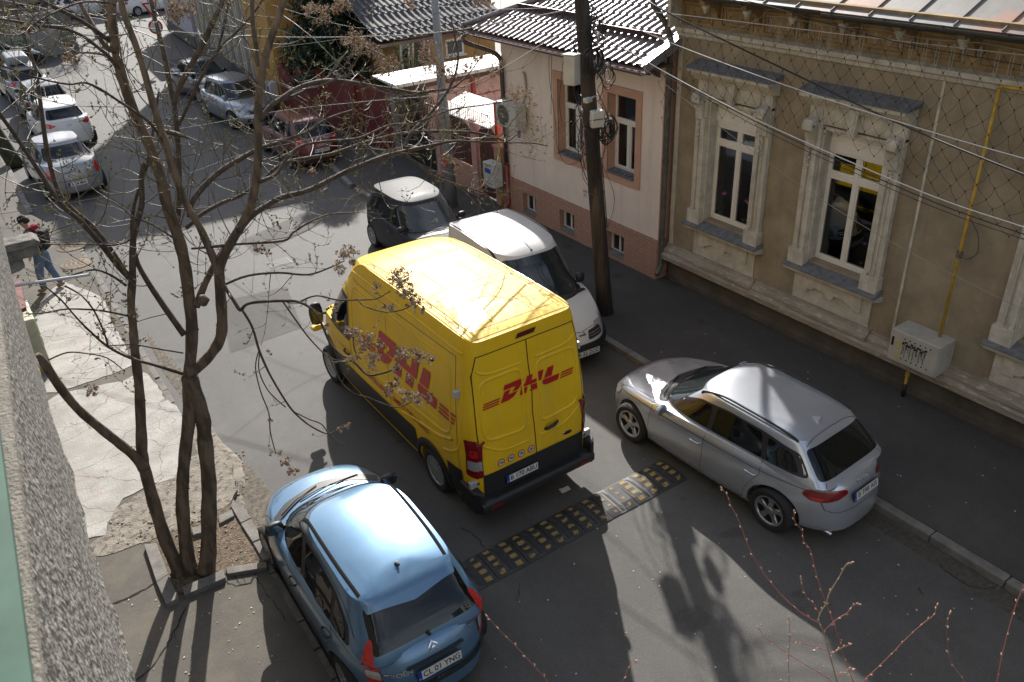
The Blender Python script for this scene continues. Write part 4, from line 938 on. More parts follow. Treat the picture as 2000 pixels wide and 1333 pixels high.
# grey graffiti wall, far left, with houses behind
gw = thing('graffiti_wall', 'grey concrete garden wall with black graffiti across the junction', 'wall', (2, 53.6, 0))
MB().box(-6, 6.45, 53.3, 53.6, -.1, 2.1).done('panel', mat('grey_render', (.30, .29, .265), .9, bump=.2, var=.2, vscale=1.2), gw)
MB().box(6.1, 6.8, 53.1, 53.8, -.1, 2.3).done('pillar', M_kerb, gw)
text_plane('graffiti', 'NKS', .75, blk_g, gw, (5.2, 53.27, 1.5), (1, 0, 0), (0, 0, 1), bold=.01); text_plane('graffiti', 'ekzo', .6, mat('green_spray', (.03, .16, .08), .8), gw, (3.9, 53.27, .8), (1, 0, 0), (0, 0, 1))
for i, (x0, x1, y0, hh, c) in enumerate([(-14, 2, 66, 5, (.22, .17, .12)), (3.5, 12, 80, 6, (.28, .25, .21)), (14, 30, 74, 7, (.30, .26, .2)), (-30, -8, 50, 6, (.25, .22, .19))]):
    t = thing('far_house', ['brown far house behind the graffiti wall', 'grey far house at the end of the side street', 'cream far house at the top behind the parked cars', 'beige far house left of the junction'][i], 'house', ((x0+x1)/2, y0, 0))
    M_ = mat('far_render%d' % i, c, .9, var=.2, vscale=.8); MB().box(x0, x1, y0, y0+8, 0, hh).done('wall', M_, t); MB().prism([(y0-.5, hh), (y0+4, hh+2.5), (y0+8.5, hh)], x0-.4, x1+.4, 'x').done('roof', mat('far_roof', (.12, .06, .045), .8, var=.3, vscale=3), t)
    for k in range(int((x1-x0)/2.6)):
        mb = MB(); mb.box(x0+1+k*2.6, x0+2.1+k*2.6, y0-.05, y0, 1.2, 2.8); mb.done('window', M_glass, t)
# traffic sign
ts = thing('traffic_sign', 'red and white traffic signs on a thin grey pole', 'traffic sign', (9.31, 44.6, 0))
M_rs = mat('sign_red', (.5, .01, .012), .4); M_ws = mat('sign_white', (.7, .7, .7), .4)
mb = MB(); mb.tube([(9.31, 44.6, 0), (9.2, 44.6, 3.1)], .035, 8); mb.done('pole', mat('galvanised', (.25, .26, .27), .45, metal=.6), ts)
mb = MB(); mb.prism([(8.86, 2.95), (9.6, 2.95), (9.23, 2.32)], 44.50, 44.53, 'y'); mb.done('yield_plate', M_rs, ts); mb = MB(); mb.prism([(8.99, 2.88), (9.47, 2.88), (9.23, 2.48)], 44.485, 44.497, 'y'); mb.done('yield_face', M_ws, ts)
mb = MB(); mb.lathe([(0, -.01), (.33, -.01), (.33, .01)], (9.25, 44.5, 1.85), axis='y', n=28); mb.done('round_plate', M_rs, ts); mb = MB(); mb.lathe([(0, -.02), (.25, -.02), (.25, -.01)], (9.25, 44.49, 1.85), axis='y', n=28); mb.done('round_face', M_ws, ts)
# street lamp pole
lp = thing('lamp_post', 'slim grey street lamp post behind the dark hatchback', 'lamp post', (10.2, 18.5, 0))
mb = MB(); mb.tube([(10.2, 18.5, 0), (10.2, 18.5, 3), (10.22, 18.5, 5.9)], [.16, .115, .075], 16); mb.done('pole', mat('concrete_grey_pole', (.22, .225, .23), .6, bump=.2, bscale=30, var=.2, vscale=5, stretch=(1, 1, .3)), lp, smooth=True)
mb = MB(); mb.box(10.03, 10.07, 18.33, 18.42, 1.15, 1.42); mb.done('sticker', M_rs, lp); mb = MB(); mb.tube([(10.22, 18.5, 5.85), (10.3, 19.0, 6.1), (10.2, 20.4, 6.2)], .04, 8); mb.cbox((10.2, 20.7, 6.2), (.6, .3, .12), (0, 0, .6)); mb.done('arm', M_gutter, lp)

# ------------------------------------------------------------------ wooden utility pole
B0 = Vector((9.46, 11.26, 0)); B1 = Vector((9.44, 12.02, 6.4)); B2 = Vector((9.43, 12.2, 8.2))
M_pole = mat('tarred_pole_wood', (.060, .042, .028), .8, bump=1., bscale=22, var=.55, vscale=7, stretch=(1, 1, .12), spots=(.03, .02, .015), sspots=5, edge=(.5, .58))
up_ = thing('utility_pole', 'dark weathered wooden utility pole in front of the pink house', 'utility pole', B0)
mb = MB(); P = [B0.lerp(B1, k/10) for k in range(11)]+[B2]; mb.tube(P, [.165, .155, .148, .144, .14, .137, .135, .132, .13, .127, .125, .115], 20); mb.done('pole', M_pole, up_, smooth=True)
def pole_at(z): return B0.lerp(B1, z/6.4) if z < 6.4 else B1.lerp(B2, (z-6.4)/1.8)
for z in (2.45, 3.95, 4.2, 4.55, 5.3): 
    mb = MB(); r_ = .143; c = pole_at(z); mb.lathe([(r_, -.012), (r_+.006, -.012), (r_+.006, .012), (r_, .012)], c, n=20); mb.done('metal_band', M_gutter, up_)
# boxes
bxs = thing('junction_box', 'tall grey junction box strapped high on the left of the wooden pole', 'junction box', pole_at(4.4)); c = at(1117, 137, y=11.75)
mb = MB(); mb.cbox(c, (.2, .24, .5), (0, .02, .3)); mb.done('case', M_boxg, bxs, bevel=.02); mb = MB(); mb.cbox(c+Vector((0, 0, .262)), (.22, .26, .02), (0, .02, .3)); mb.done('lid', M_boxg, bxs)
bx2 = thing('junction_box', 'small white junction box on the front of the wooden pole', 'junction box', pole_at(3.6)); c = at(1166, 232, y=11.45)
mb = MB(); mb.cbox(c, (.24, .13, .3), (.1, .0, -.2)); mb.done('case', mat('off_white_box', (.52, .5, .45), .5), bx2, bevel=.02); mb = MB(); mb.cbox(c+Vector((-.03, -.07, 0)), (.2, .01, .01), (.1, 0, -.2)); mb.done('seam', M_gutter, bx2)
bx3 = thing('cable_splitter', 'tiny grey cable splitter above the white junction box', 'cable box', pole_at(4)); c = at(1148, 196, y=11.5); mb = MB(); mb.cbox(c, (.16, .1, .08), (0, 0, .3)); mb.cbox(c+Vector((.1, 0, .03)), (.2, .04, .03), (0, 0, .3)); mb.done('case', M_boxg, bx3, bevel=.01)
bx4 = thing('round_terminal', 'grey domed terminal at the right side of the wooden pole', 'cable box', pole_at(4.5)); c = at(1173, 124, y=11.8); mb = MB(); mb.lathe([(0, -.2), (.07, -.19), (.085, -.1), (.085, .05), (.06, .16), (0, .2)], c, n=16); mb.done('case', M_boxg, bx4, smooth=True)
# coils
M_cab = mat('black_cable', (.012, .012, .013), .5); M_cabg = mat('grey_cable', (.28, .27, .26), .5); M_cabw = mat('white_cable', (.55, .54, .52), .45)
r_ = random.Random(21)
def coil(c, rad, n, name, label, th=.007, ax=(0, 1, 0), ell=1.2, spread=.05):
    mb = MB()
    for k in range(n):
        rr_ = rad*r_.uniform(.6, 1.1); cc = Vector(c)+Vector((r_.uniform(-spread, spread), r_.uniform(-spread, spread), r_.uniform(-spread, spread)*1.5)); tilt = r_.uniform(-.5, .5); ph_ = r_.uniform(0, 6)
        P = [cc+Vector((rr_*math.cos(t)*math.cos(tilt), rr_*math.cos(t)*math.sin(tilt)+.01*math.sin(3*t), rr_*ell*math.sin(t)+.02*math.sin(2*t+ph_))) for t in [ph_+2*PI*q/18 for q in range(18+r_.randint(-4, 1))]]
        mb.tube(P, th*r_.uniform(.7, 1.2), 5, cap=False)
    return tag(mb.done(name, M_cab), label, 'cable coil')
coil(at(1186, 255, y=11.55), .16, 26, 'cable_coil', 'dense tangled coil of black cable hanging right of the pole', spread=.06)
coil(at(1165, 60, y=11.7), .2, 16, 'cable_coil', 'black cable loops wound round the top of the wooden pole', spread=.1)
coil(at(1160, 115, y=11.5), .2, 6, 'cable_coil', 'wide loose black cable ring hanging on the front of the pole', th=.014, spread=.02)
coil(at(1187, 150, y=11.7), .13, 5, 'cable_coil', 'four thin neat cable rings just right of the pole', spread=.04)
coil(at(1140, 265, y=11.5), .15, 9, 'cable_coil', 'wispy loose loops hanging at the left side of the pole', th=.005, spread=.12, ell=1.9)
# loose hanging strands on the pole
mb = MB()
for k in range(46):
    z = r_.uniform(3.0, 6.2); c = pole_at(z); a = r_.uniform(2.2, 5.6); c = c+Vector((.16*math.cos(a), .16*math.sin(a), 0)); L_ = r_.uniform(.3, 1.4); s_ = r_.uniform(-.2, .2)
    e = pole_at(z-L_)+Vector((.17*math.cos(a+s_), .17*math.sin(a+s_), 0)); mid = (c+e)/2+Vector((.25*math.cos(a), .25*math.sin(a), 0))*r_.uniform(0, .8)
    mb.tube(catmull([c, mid, e], 8), r_.uniform(.004, .011), 5, cap=False)
mb.done('cable_strands', M_cab, up_)
# ------------------------------------------------------------------ overhead cables
def wire(pts, r, m_, label, name='overhead_cable', ext=True):
    P = []
    for px, py, d in pts:
        v = ray(px, py); v = v/(v.dot(CF)); P.append(Vector((0, 0, CAMH))+v*d)
    P = catmull(P, 8); 
    mb = MB(); mb.tube(P, r*.75, 6); tag(mb.done(name, m_), label, 'cable')
PD = (pole_at(5.6)-Vector((0, 0, CAMH))).dot(CF)
W_ = [([(1258, -8, PD), (1300, 23, PD-.6), (1545, 142, 12.6), (1755, 241, 10.8), (2000, 341, 9.2), (2300, 450, 7.8)], .017, M_cab, 'thick black overhead cable crossing the ochre facade'),
 ([(1135, 8, PD), (1300, 80, 13.8), (1517, 161, 12.2), (1776, 245, 10.6), (2000, 310, 9.5), (2300, 390, 8.3)], .009, M_cabw, 'white overhead cable passing just below the thick black one'),
 ([(1165, 62, PD), (1300, 142, 13.7), (1485, 238, 12.2), (1790, 371, 10.3), (2000, 444, 9.3), (2300, 540, 8)], .010, M_cabw, 'bright overhead cable running across both window surrounds'),
 ([(1165, 66, PD), (1300, 143, 13.8), (1500, 250, 12.2), (1790, 381, 10.4), (2000, 458, 9.4), (2300, 556, 8.1)], .009, M_cab, 'thin black cable strung directly under the bright one'),
 ([(1165, 70, PD), (1300, 148, 13.8), (1500, 259, 12.3), (1790, 391, 10.5), (2000, 468, 9.5), (2300, 568, 8.2)], .006, M_cab, 'lowest thin black cable of the bundle over the windows'),
 ([(1160, 62, PD), (1300, 166, 13.9), (1496, 315, 12.6), (1702, 451, 11.5), (2000, 606, 10.2), (2300, 740, 9.2)], .005, M_cabg, 'thin grey wire sagging lowest over the gas box'),
 ([(1140, 12, PD), (1335, 30, 13.9), (1685, 72, 11.8), (2000, 108, 10.2), (2300, 140, 9)], .007, M_cabw, 'pale wire stretched level under the ochre house gutter'),
 ([(1280, -20, 13.6), (1450, 0, 12.9), (1720, 75, 11.4), (2000, 128, 10.2), (2300, 180, 9)], .007, M_cab, 'thin dark wire crossing the cornice downwards to the right'),
 ([(1270, 58, 14.2), (1300, 75, 14.0), (1415, 63, 13.6), (1480, 38, 13.2), (1535, 8, 12.9), (1790, -15, 12)], .006, M_cabg, 'slack grey wire dipping at the left end of the cornice'),
 ([(-60, -12, 22), (180, 35, 20), (340, 62, 18.8), (560, 73, 17.6), (760, 70, 16.6), (900, 58, 15.9), (1135, 15, PD)], .014, M_cabg, 'long pale overhead cable sagging behind the tree top'),
 ([(1135, 40, PD), (1060, 85, 15.3), (955, 147, 16), (850, 185, 16.8), (740, 196, 18), (560, 215, 20), (420, 240, 22), (300, 260, 24)], .010, M_cabw, 'white cable dropping left from the pole over the pink gate'),
 ([(-20, 422, 13), (200, 385, 14), (350, 345, 15), (480, 300, 16.5), (640, 262, 18), (850, 190, 18.5)], .005, M_cab, 'thin dark wire low across the street behind the trunks'),
 ([(500, 98, 20), (640, 80, 19), (760, 60, 18.2), (850, 12, 18)], .006, M_cabg, 'short thin wire leading up to the street lamp post'),
 ([(530, 10, 22), (700, 55, 20), (830, 35, 18.6), (920, -10, 17)], .007, M_cab, 'dark slack wire in front of the conifer'),
 ([(855, 12, 18.6), (950, 18, 17.5), (1060, 16, 16.2), (1140, 5, PD)], .006, M_cabw, 'pale wire between the lamp post and the wooden pole')]
for pts, r, m_, lab in W_: wire(pts, r, m_, lab)
# hanging drop wires at the pink house wall
for i, pts in enumerate([[(1075, -5), (1078, 60), (1077, 150), (1076, 225)], [(1095, -5), (1072, 120), (1085, 240), (1088, 285), (1105, 320), (1130, 315), (1150, 290)], [(1115, 20), (1105, 80), (1093, 190), (1097, 238)]]):
    P = catmull([at(a, b, y=14.6 if i < 2 else 12.2)+Vector((-.0, 0, 0)) for a, b in pts], 5); mb = MB()
    P = [Vector((min(p.x, 11.0), p.y*min(p.x, 11.0)/p.x, CAMH-(CAMH-p.z)*min(p.x, 11.0)/p.x)) for p in P]
    mb.tube(P, .006, 5); tag(mb.done('drop_wire', M_cab), ['straight black wire end dangling left of the wooden pole', 'long thin wire curving down past the left pink house window', 'short thin wire hanging before the left window'][i], 'cable')

# ------------------------------------------------------------------ trees and plants of the background
def foliage(mb, c, rad, n, size, r_, squash=1., droop=0.):
    for k in range(n):
        a = r_.uniform(0, 6.283); u = r_.uniform(-1, 1); q = math.sqrt(1-u*u); d = r_.random()**.4*rad
        p = Vector(c)+Vector((q*math.cos(a)*d, q*math.sin(a)*d, u*d*squash)); s_ = size*r_.uniform(.5, 1.4)
        e1 = Vector((r_.uniform(-1, 1), r_.uniform(-1, 1), r_.uniform(-1, 1)-droop)).normalized(); e2 = e1.orthogonal().normalized()
        mb.face([p-e1*s_, p+e2*s_*.22, p+e1*s_, p-e2*s_*.22])
ct = thing('conifer_tree', 'dark green drooping conifer between the orange houses', 'tree', (12.4, 29.2, 0)); r_ = random.Random(4)
mb = MB(); mb.tube([(12.4, 29.2, 0), (12.4, 29.2, 6.6)], [.22, .08], 10); mb.done('trunk', M_pole, ct)
mb = MB(); bb = MB()
for k in range(100):
    z = 2.0+k/100*4.6; L_ = (7.4-z)*.42+.5*r_.random(); a = k*2.4
    d = Vector((math.cos(a), math.sin(a), -.12)); P = [Vector((12.4, 29.2, z))+d*L_*t+Vector((0, 0, -.35*t*t*L_*.5)) for t in (0, .3, .6, .85, 1)]
    bb.tube(P, [.03, .025, .018, .012, .006], 4)
    for t in (.3, .45, .6, .72, .84, .93, 1.0):
        p = P[0].lerp(P[-1], t)+Vector((0, 0, .06)); foliage(mb, p+Vector((r_.uniform(-.1, .1), r_.uniform(-.1, .1), -.08)), .30, 20, .16, r_, .8, .8)
bb.done('branches', M_pole, ct); mb.done('crown', mat('conifer_green', (.018, .042, .018), .7, var=.5, vscale=2.5), ct)
for i, (x, y, h_) in enumerate([(12.5, 24.6, 3.2), (14.2, 24.9, 1.6)]):
    t = thing('leafing_shrub', ['thin shrub with first green leaves before the large white window', 'low green plant above the white carport roof'][i], 'shrub', (x, y, 0)); st = MB(); lf = MB(); r_ = random.Random(8+i)
    for k in range(16):
        a = r_.uniform(0, 6.28); P = catmull([(x, y, 0), (x+.2*math.cos(a), y+.2*math.sin(a), h_*.5), (x+.6*math.cos(a)*r_.random(), y+.6*math.sin(a)*r_.random(), h_*r_.uniform(.7, 1))], 5); st.tube(P, [.015]*(len(P)-1)+[.004], 4); 
        for p in P[5:]: foliage(lf, p, .16, 10, .045, r_)
    st.done('stems', M_pole, t); lf.done('leaves', mat('young_leaf', (.12, .19, .05), .6, var=.3, vscale=5), t)
def bare_tree(x, y, h_, seed, label, lean=(0, 0), m_=None, r0=.2, dens=1.):
    r_ = random.Random(seed); t = thing('street_tree', label, 'tree', (x, y, 0)); tr = MB(); br = MB()
    P = catmull([(x, y, -.1), (x+lean[0]*.3, y+lean[1]*.3, h_*.3), (x+lean[0]*.7, y+lean[1]*.7, h_*.65), (x+lean[0], y+lean[1], h_)], 4); tr.tube(P, [r0*(1-.6*k/len(P)) for k in range(len(P))], 12)
    def grow(p, d, L_, r, lv):
        q = [p]; dd = d.copy()
        for k in range(4): dd = (dd+Vector((r_.uniform(-.25, .25), r_.uniform(-.25, .25), r_.uniform(-.05, .25)))).normalized(); q.append(q[-1]+dd*L_/4)
        br.tube(q, [r*(1-.5*k/4) for k in range(5)], 5 if lv else 7, cap=False)
        if lv < 3:
            for k in range(int(3*dens)+1): grow(q[r_.randint(1, 4)], (dd+Vector((r_.uniform(-1, 1), r_.uniform(-1, 1), r_.uniform(-.2, .8)))).normalized(), L_*r_.uniform(.5, .8), r*.5, lv+1)
    for k in range(int(9*dens)):
        i = r_.randint(len(P)//3, len(P)-1); a = r_.uniform(0, 6.28); grow(P[i], Vector((math.cos(a), math.sin(a), .7)).normalized(), h_*.3, r0*.35, 0)
    m_ = m_ or mat('grey_bark', (.11, .09, .07), .9, bump=.6, bscale=30, var=.3, vscale=8); tr.done('trunk', m_, t, smooth=True); br.done('branches', m_, t, smooth=True)
bare_tree(1.15, 31.6, 6.5, 3, 'mossy green trunked street tree at the left kerb by the white hatchback', (-1.6, 1.0), mat('mossy_bark', (.035, .04, .015), .95, bump=.7, bscale=20, var=.5, vscale=5), .26)
bare_tree(.9, 38.5, 6, 5, 'bare street tree at the left kerb by the roof box car', (-.5, .5), None, .18)
bare_tree(-3.5, 57, 7, 7, 'bare tree standing behind the graffiti wall on the left', (.3, 0), None, .2)
bare_tree(4.0, 58, 7, 9, 'bare tree behind the graffiti wall near its pillar', (.3, 0), None, .2)
bare_tree(9.7, 60, 7, 12, 'bare tree at the far corner behind the traffic sign', (.3, 0), None, .2)
for i, (x, y) in enumerate([(0, 56.5), (3.2, 62), (-8, 58)]):
    t = thing('hedge_bush', ['olive bush behind the graffiti lettering', 'brown bush behind the graffiti wall pillar', 'dark bush at the far left behind the wall'][i], 'bush', (x, y, 0)); mb = MB(); r_ = random.Random(60+i)
    for k in range(26): foliage(mb, (x+r_.uniform(-2.4, 2.4), y+r_.uniform(-1, 1), r_.uniform(.5, 2.8)), .7, 60, .1, r_)
    mb.done('leaves', mat('olive_leaf%d' % i, [(.06, .075, .03), (.10, .07, .04), (.04, .05, .025)][i], .8, var=.4, vscale=2), t)

# the block we look out of, and the apartment block behind us (it shows in the glass)
ob = thing('apartment_block', 'grey rough plastered apartment block the view is taken from', 'building', (-.4, 6, 0))
M_rough = mat('rough_plaster', (.27, .25, .22), .95, bump=1., bscale=38, var=.45, vscale=22, spots=(.028, .026, .022), sspots=40, edge=(.48, .56), detail=3)
M_rough.node_tree.nodes['Bump'].inputs['Distance'].default_value = .05
WL = [(-.50, -9), (-.46, -2), (-.42, 2), (-.38, 7), (-.27, 13), (-.17, 20), (-.15, 23.2), (-9, 23.2), (-9, -9)]
mb = MB(); mb.prism([(x, y) for x, y in WL][::-1], 0, 6.6, 'z'); mb.done('wall', M_rough, ob)
MB().prism([(-9, 23.2), (-1.3, 23.2), (-1.3, -9), (-9, -9)], 6.6, 9.2, 'z').done('upper_wall', mat('pale_block_render', (.55, .52, .46), .9, var=.1), ob)
MB().prism([(-9, 8), (-1.3, 8), (-1.3, -9), (-9, -9)], 9.2, 19, 'z').done('sky_blocking_wall', MATS['pale_block_render'], ob)  # unseen upper storeys, added to block skylight from the near right side
bk = thing('apartment_block', 'pale balconied apartment block behind the viewpoint', 'building', (6, -30, 0)); M_bl = mat('block_render', (.42, .40, .36), .9, var=.1)
MB().box(-24, -4, -42, -30, 0, 14).done('wall', M_bl, bk); MB().box(17, 30, -42, -30, 0, 11).done('wing', M_bl, bk)
for fl in range(5):
    for c in (0, 1, 2, 8, 9):
        if fl > 3 and c > 5: continue
        x = -22+c*5.2; z = 1.2+fl*2.7; mb = MB(); mb.box(x, x+3.4, -30, -28.8, z-.15, z+.85); mb.done('balcony', M_bl, bk); mb = MB(); mb.box(x+.2, x+3.2, -30.02, -29.98, z+.9, z+2.2); mb.done('window', M_glass, bk)

# dry leaves and grit gathered along the kerb and the foot of the walls
mb = MB(); r_ = random.Random(31)
for k in range(420):
    t = r_.random()
    if t < .4: x, y, z = 11.32-abs(r_.gauss(0, .09)), r_.uniform(2, 11.6), .002
    elif t < .5: x, y, z = 11.1-abs(r_.gauss(0, .09)), r_.uniform(11.8, 17.3), .002
    elif t < .85: x, y, z = 8.74-abs(r_.gauss(0, .12)), r_.uniform(2, 21), ROAD+.005
    else: x, y, z = 1.72+abs(r_.gauss(0, .12)), r_.uniform(8.8, 20), ROAD+.008
    s_ = r_.uniform(.008, .026); a = r_.uniform(0, 6.28); u = Vector((math.cos(a), math.sin(a), r_.uniform(-.2, .4)))*s_; v = Vector((-math.sin(a), math.cos(a), r_.uniform(-.3, .3)))*s_*.5; c = Vector((x, y, z+.008))
    mb.face([c-u, c+v, c+u, c-v])
o = mb.done('leaf_litter', mat('dead_leaf', (.15, .095, .05), .9, var=.5, vscale=9)); tag(o, 'scattered dead leaves and grit along kerb and wall foot', 'litter'); o['kind'] = 'stuff'
# ================================================================== vehicles
def paint(name, c, metal=0., rough=.35, flake=0.):
    m = mat(name, c, rough, metal=metal, coat=1., spec=.5, var=.05, vscale=1.2)
    return m
M_tyre = mat('tyre_rubber', (.018, .018, .018), .8, bump=.2, bscale=60)
M_rim = mat('alloy', (.42, .42, .43), .32, metal=.8)
M_hub = mat('silver_hubcap', (.34, .34, .35), .4, metal=.5)
M_cg = mat('car_glass', (.006, .008, .009), .03, spec=.55)
M_cgs = mat('windscreen_glass', (.018, .025, .027), .04, spec=.7)
M_blk = mat('black_plastic', (.018, .018, .019), .5, bump=.1, bscale=200)
M_gap = mat('panel_gap', (.008, .008, .008), .9)
M_well = mat('wheel_well', (.006, .006, .006), .95)
M_tail = mat('tail_lamp_red', (.20, .005, .006), .12, coat=1.)
M_tailb = mat('tail_lamp_bright', (.48, .018, .014), .15, coat=1.)
M_clear = mat('clear_lamp', (.42, .42, .42), .1, metal=.3, coat=1.)
M_chr = mat('chrome', (.6, .6, .62), .12, metal=1.)
M_plate = mat('plate_white', (.60, .59, .55), .45)
M_plb = mat('plate_blue', (.012, .035, .32), .45)
M_pltx = mat('plate_black', (.01, .01, .01), .5)
M_orange = mat('lamp_orange', (.6, .18, .02), .15, coat=1.)

def outline(nf, nr, N=120):
    """unit rounded rectangle, front half exponent nf, rear half nr, evenly spaced"""
    D = []
    for k in range(2000):
        a = 2*PI*k/2000; c, s_ = math.cos(a), math.sin(a); n = nf if s_ > 0 else nr
        D.append(((abs(c)**(2/n))*(1 if c > 0 else -1), (abs(s_)**(2/n))*(1 if s_ > 0 else -1)))
    return D
def resample(P, N):
    P = [Vector(p) for p in P]; n = len(P); L_ = [0]
    for i in range(n): L_.append(L_[-1]+(P[(i+1) % n]-P[i]).length)
    out = []; j = 0
    for k in range(N):
        t = L_[-1]*k/N
        while L_[j+1] < t: j += 1
        f = (t-L_[j])/max(1e-9, L_[j+1]-L_[j]); out.append(P[j].lerp(P[(j+1) % n], f))
    return out

def zip_cap(bm, last):
    n = len(last); q = n//4; l = last[q:]+last[:q]
    for k in range(n//2):
        f = []
        for v in (l[k], l[k+1], l[(n-k-1) % n], l[(n-k) % n]):
            if v not in f: f.append(v)
        if len(f) >= 3:
            try: bm.faces.new(f)
            except ValueError: pass
def body_solid(sp):
    """lower body and greenhouse as two closed shells in one bmesh"""
    mb = MB(); W, L = sp['W']/2, sp['L']/2; N = 132
    sh = lambda y: spline(sp['sh'][0], sp['sh'][1], y)
    unit = outline(sp.get('nf', 3.2), sp.get('nr', 4.2))
    pts = resample([(x*W, y*L) for x, y in unit], N); pts = [(p.x/W, p.y/L) for p in pts]
    zs = sp.get('zs', .2); rings = []
    for v, wf, fo, ro in sp['prof']:
        row = []
        for px, py in pts:
            y = py*(L+(fo if py > 0 else ro)); b = sh(max(-L, min(L, y)))
            fl = 1+sp.get('flare', .0)*sum(math.exp(-((y-wy)/.38)**2) for wy in sp['wheels'])*math.exp(-((v-.35)/.3)**2)
            row.append(Vector((px*W*wf*fl, y, zs+(b-zs)*v)))
        rings.append(row)
    top = rings[-1]; cr = sp.get('crown', .05)
    ysp = sp.get('spine', .72)
    for rho in (.97, .93, .87, .8, .7, .58, .44, .28, .12):
        row = []
        for p in top:
            c = Vector((0, max(-L*ysp, min(L*ysp, p.y)), 0)); q = Vector((c.x+(p.x-c.x)*rho, c.y+(p.y-c.y)*rho, 0))
            q.z = sh(max(-L, min(L, q.y)))+cr*(1-rho**2.2); row.append(q)
        rings.append(row)
    V = mb.quads(rings, closev=True)
    # close top: zip the last ring
    last = V[-1]; n = len(last); zip_cap(mb.bm, last)
    f = mb.bm.faces.new(V[0][::-1])
    low = mb.bm; 
    # greenhouse
    g = sp.get('gh')
    gm = MB()
    if g:
        pu = resample([(x, y) for x, y in outline(g.get('nf', 3.0), g.get('nr', 3.6))], N)
        rz = lambda y: spline(g['rz'][0], g['rz'][1], y)
        R2 = []
        for s_, h in g.get('sec', [(0, -.08), (.0, .0), (.33, .30), (.62, .56), (.84, .80), (.93, .91), (.98, .965), (1.03, .992)]):
            row = []
            for q in pu:
                u = min(1.0, max(0, s_))
                hw = g['wb']+(g['wr']-g['wb'])*(s_)
                yf = g['fb']+(g['ft']-g['fb'])*(h**g.get('fp', .95) if h > 0 else 0)
                yr = g['rb']+(g['rt']-g['rb'])*(h**g.get('rp', .8) if h > 0 else 0)
                cy, hy = (yf+yr)/2, (yf-yr)/2
                y = cy+q.y*hy; zb = sh(max(-L, min(L, y)))-.02; zt_ = rz(y)
                row.append(Vector((q.x*hw, y, zb+(zt_-zb)*h)))
            R2.append(row)
        top = R2[-1]; yf, yr = g['ft'], g['rt']; cy, hy = (yf+yr)/2, (yf-yr)/2
        for rho in (.97, .93, .86, .76, .64, .5, .34, .16):
            row = []
            for p in top:
                c = Vector((0, cy+max(-hy*.6, min(hy*.6, p.y-cy)), 0)); q = Vector((p.x*rho, c.y+(p.y-c.y)*rho, 0))
                zb = sh(max(-L, min(L, q.y)))-.02
                q.z = zb+(rz(q.y)-zb)*.992+g.get('crown', .05)*(1-rho**2.0); row.append(q)
            R2.append(row)
        V = gm.quads(R2, closev=True); zip_cap(gm.bm, V[-1])
        gm.bm.faces.new(V[0][::-1])
    return mb.bm, gm.bm if g else None

def make_body(sp, root, m_paint, cut=True):
    lo, gh = body_solid(sp); objs = []
    for b in (lo, gh):
        if b is None: continue
        bmesh.ops.remove_doubles(b, verts=b.verts, dist=.0005); bmesh.ops.recalc_face_normals(b, faces=b.faces)
        objs.append(obj('body', b, [m_paint, M_well]))
    o = objs[0]
    if cut:
        cm = MB()
        for wy in sp['wheels']:
            for s_ in (-1, 1):
                rr_ = sp['wr']+.055; xo = s_*(sp['W']/2+.2); xi = s_*(sp['W']/2-.34); zc = sp['wr']
                pr = [(wy+rr_*math.cos(t), zc+rr_*math.sin(t)) for t in [2*PI*k/40 for k in range(40)]]
                cm.prism(pr, min(xo, xi), max(xo, xi), 'x')
        co = cm.done('cutter', [M_well, M_well]); 
        for p in co.data.polygons: p.material_index = 1
        md = o.modifiers.new('cut', 'BOOLEAN'); md.operation = 'DIFFERENCE'; md.object = co; md.solver = 'EXACT'
        dg = bpy.context.evaluated_depsgraph_get(); me = bpy.data.meshes.new_from_object(o.evaluated_get(dg)); o.modifiers.clear(); o.data = me
        bpy.data.objects.remove(co)
    bm = bmesh.new()
    for q in objs: bm.from_mesh(q.data)
    me = bpy.data.meshes.new('body'); bm.to_mesh(me)
    bvh = BVHTree.FromBMesh(bm); bm.free()
    for q in objs[1:]: bpy.data.objects.remove(q)
    me.materials.clear(); me.materials.append(m_paint); me.materials.append(M_well)
    me.polygons.foreach_set('use_smooth', [True]*len(me.polygons)); me.set_sharp_from_angle(angle=R(38))
    o.data = me; o.parent = root; o.name = 'body'
    return o, bvh

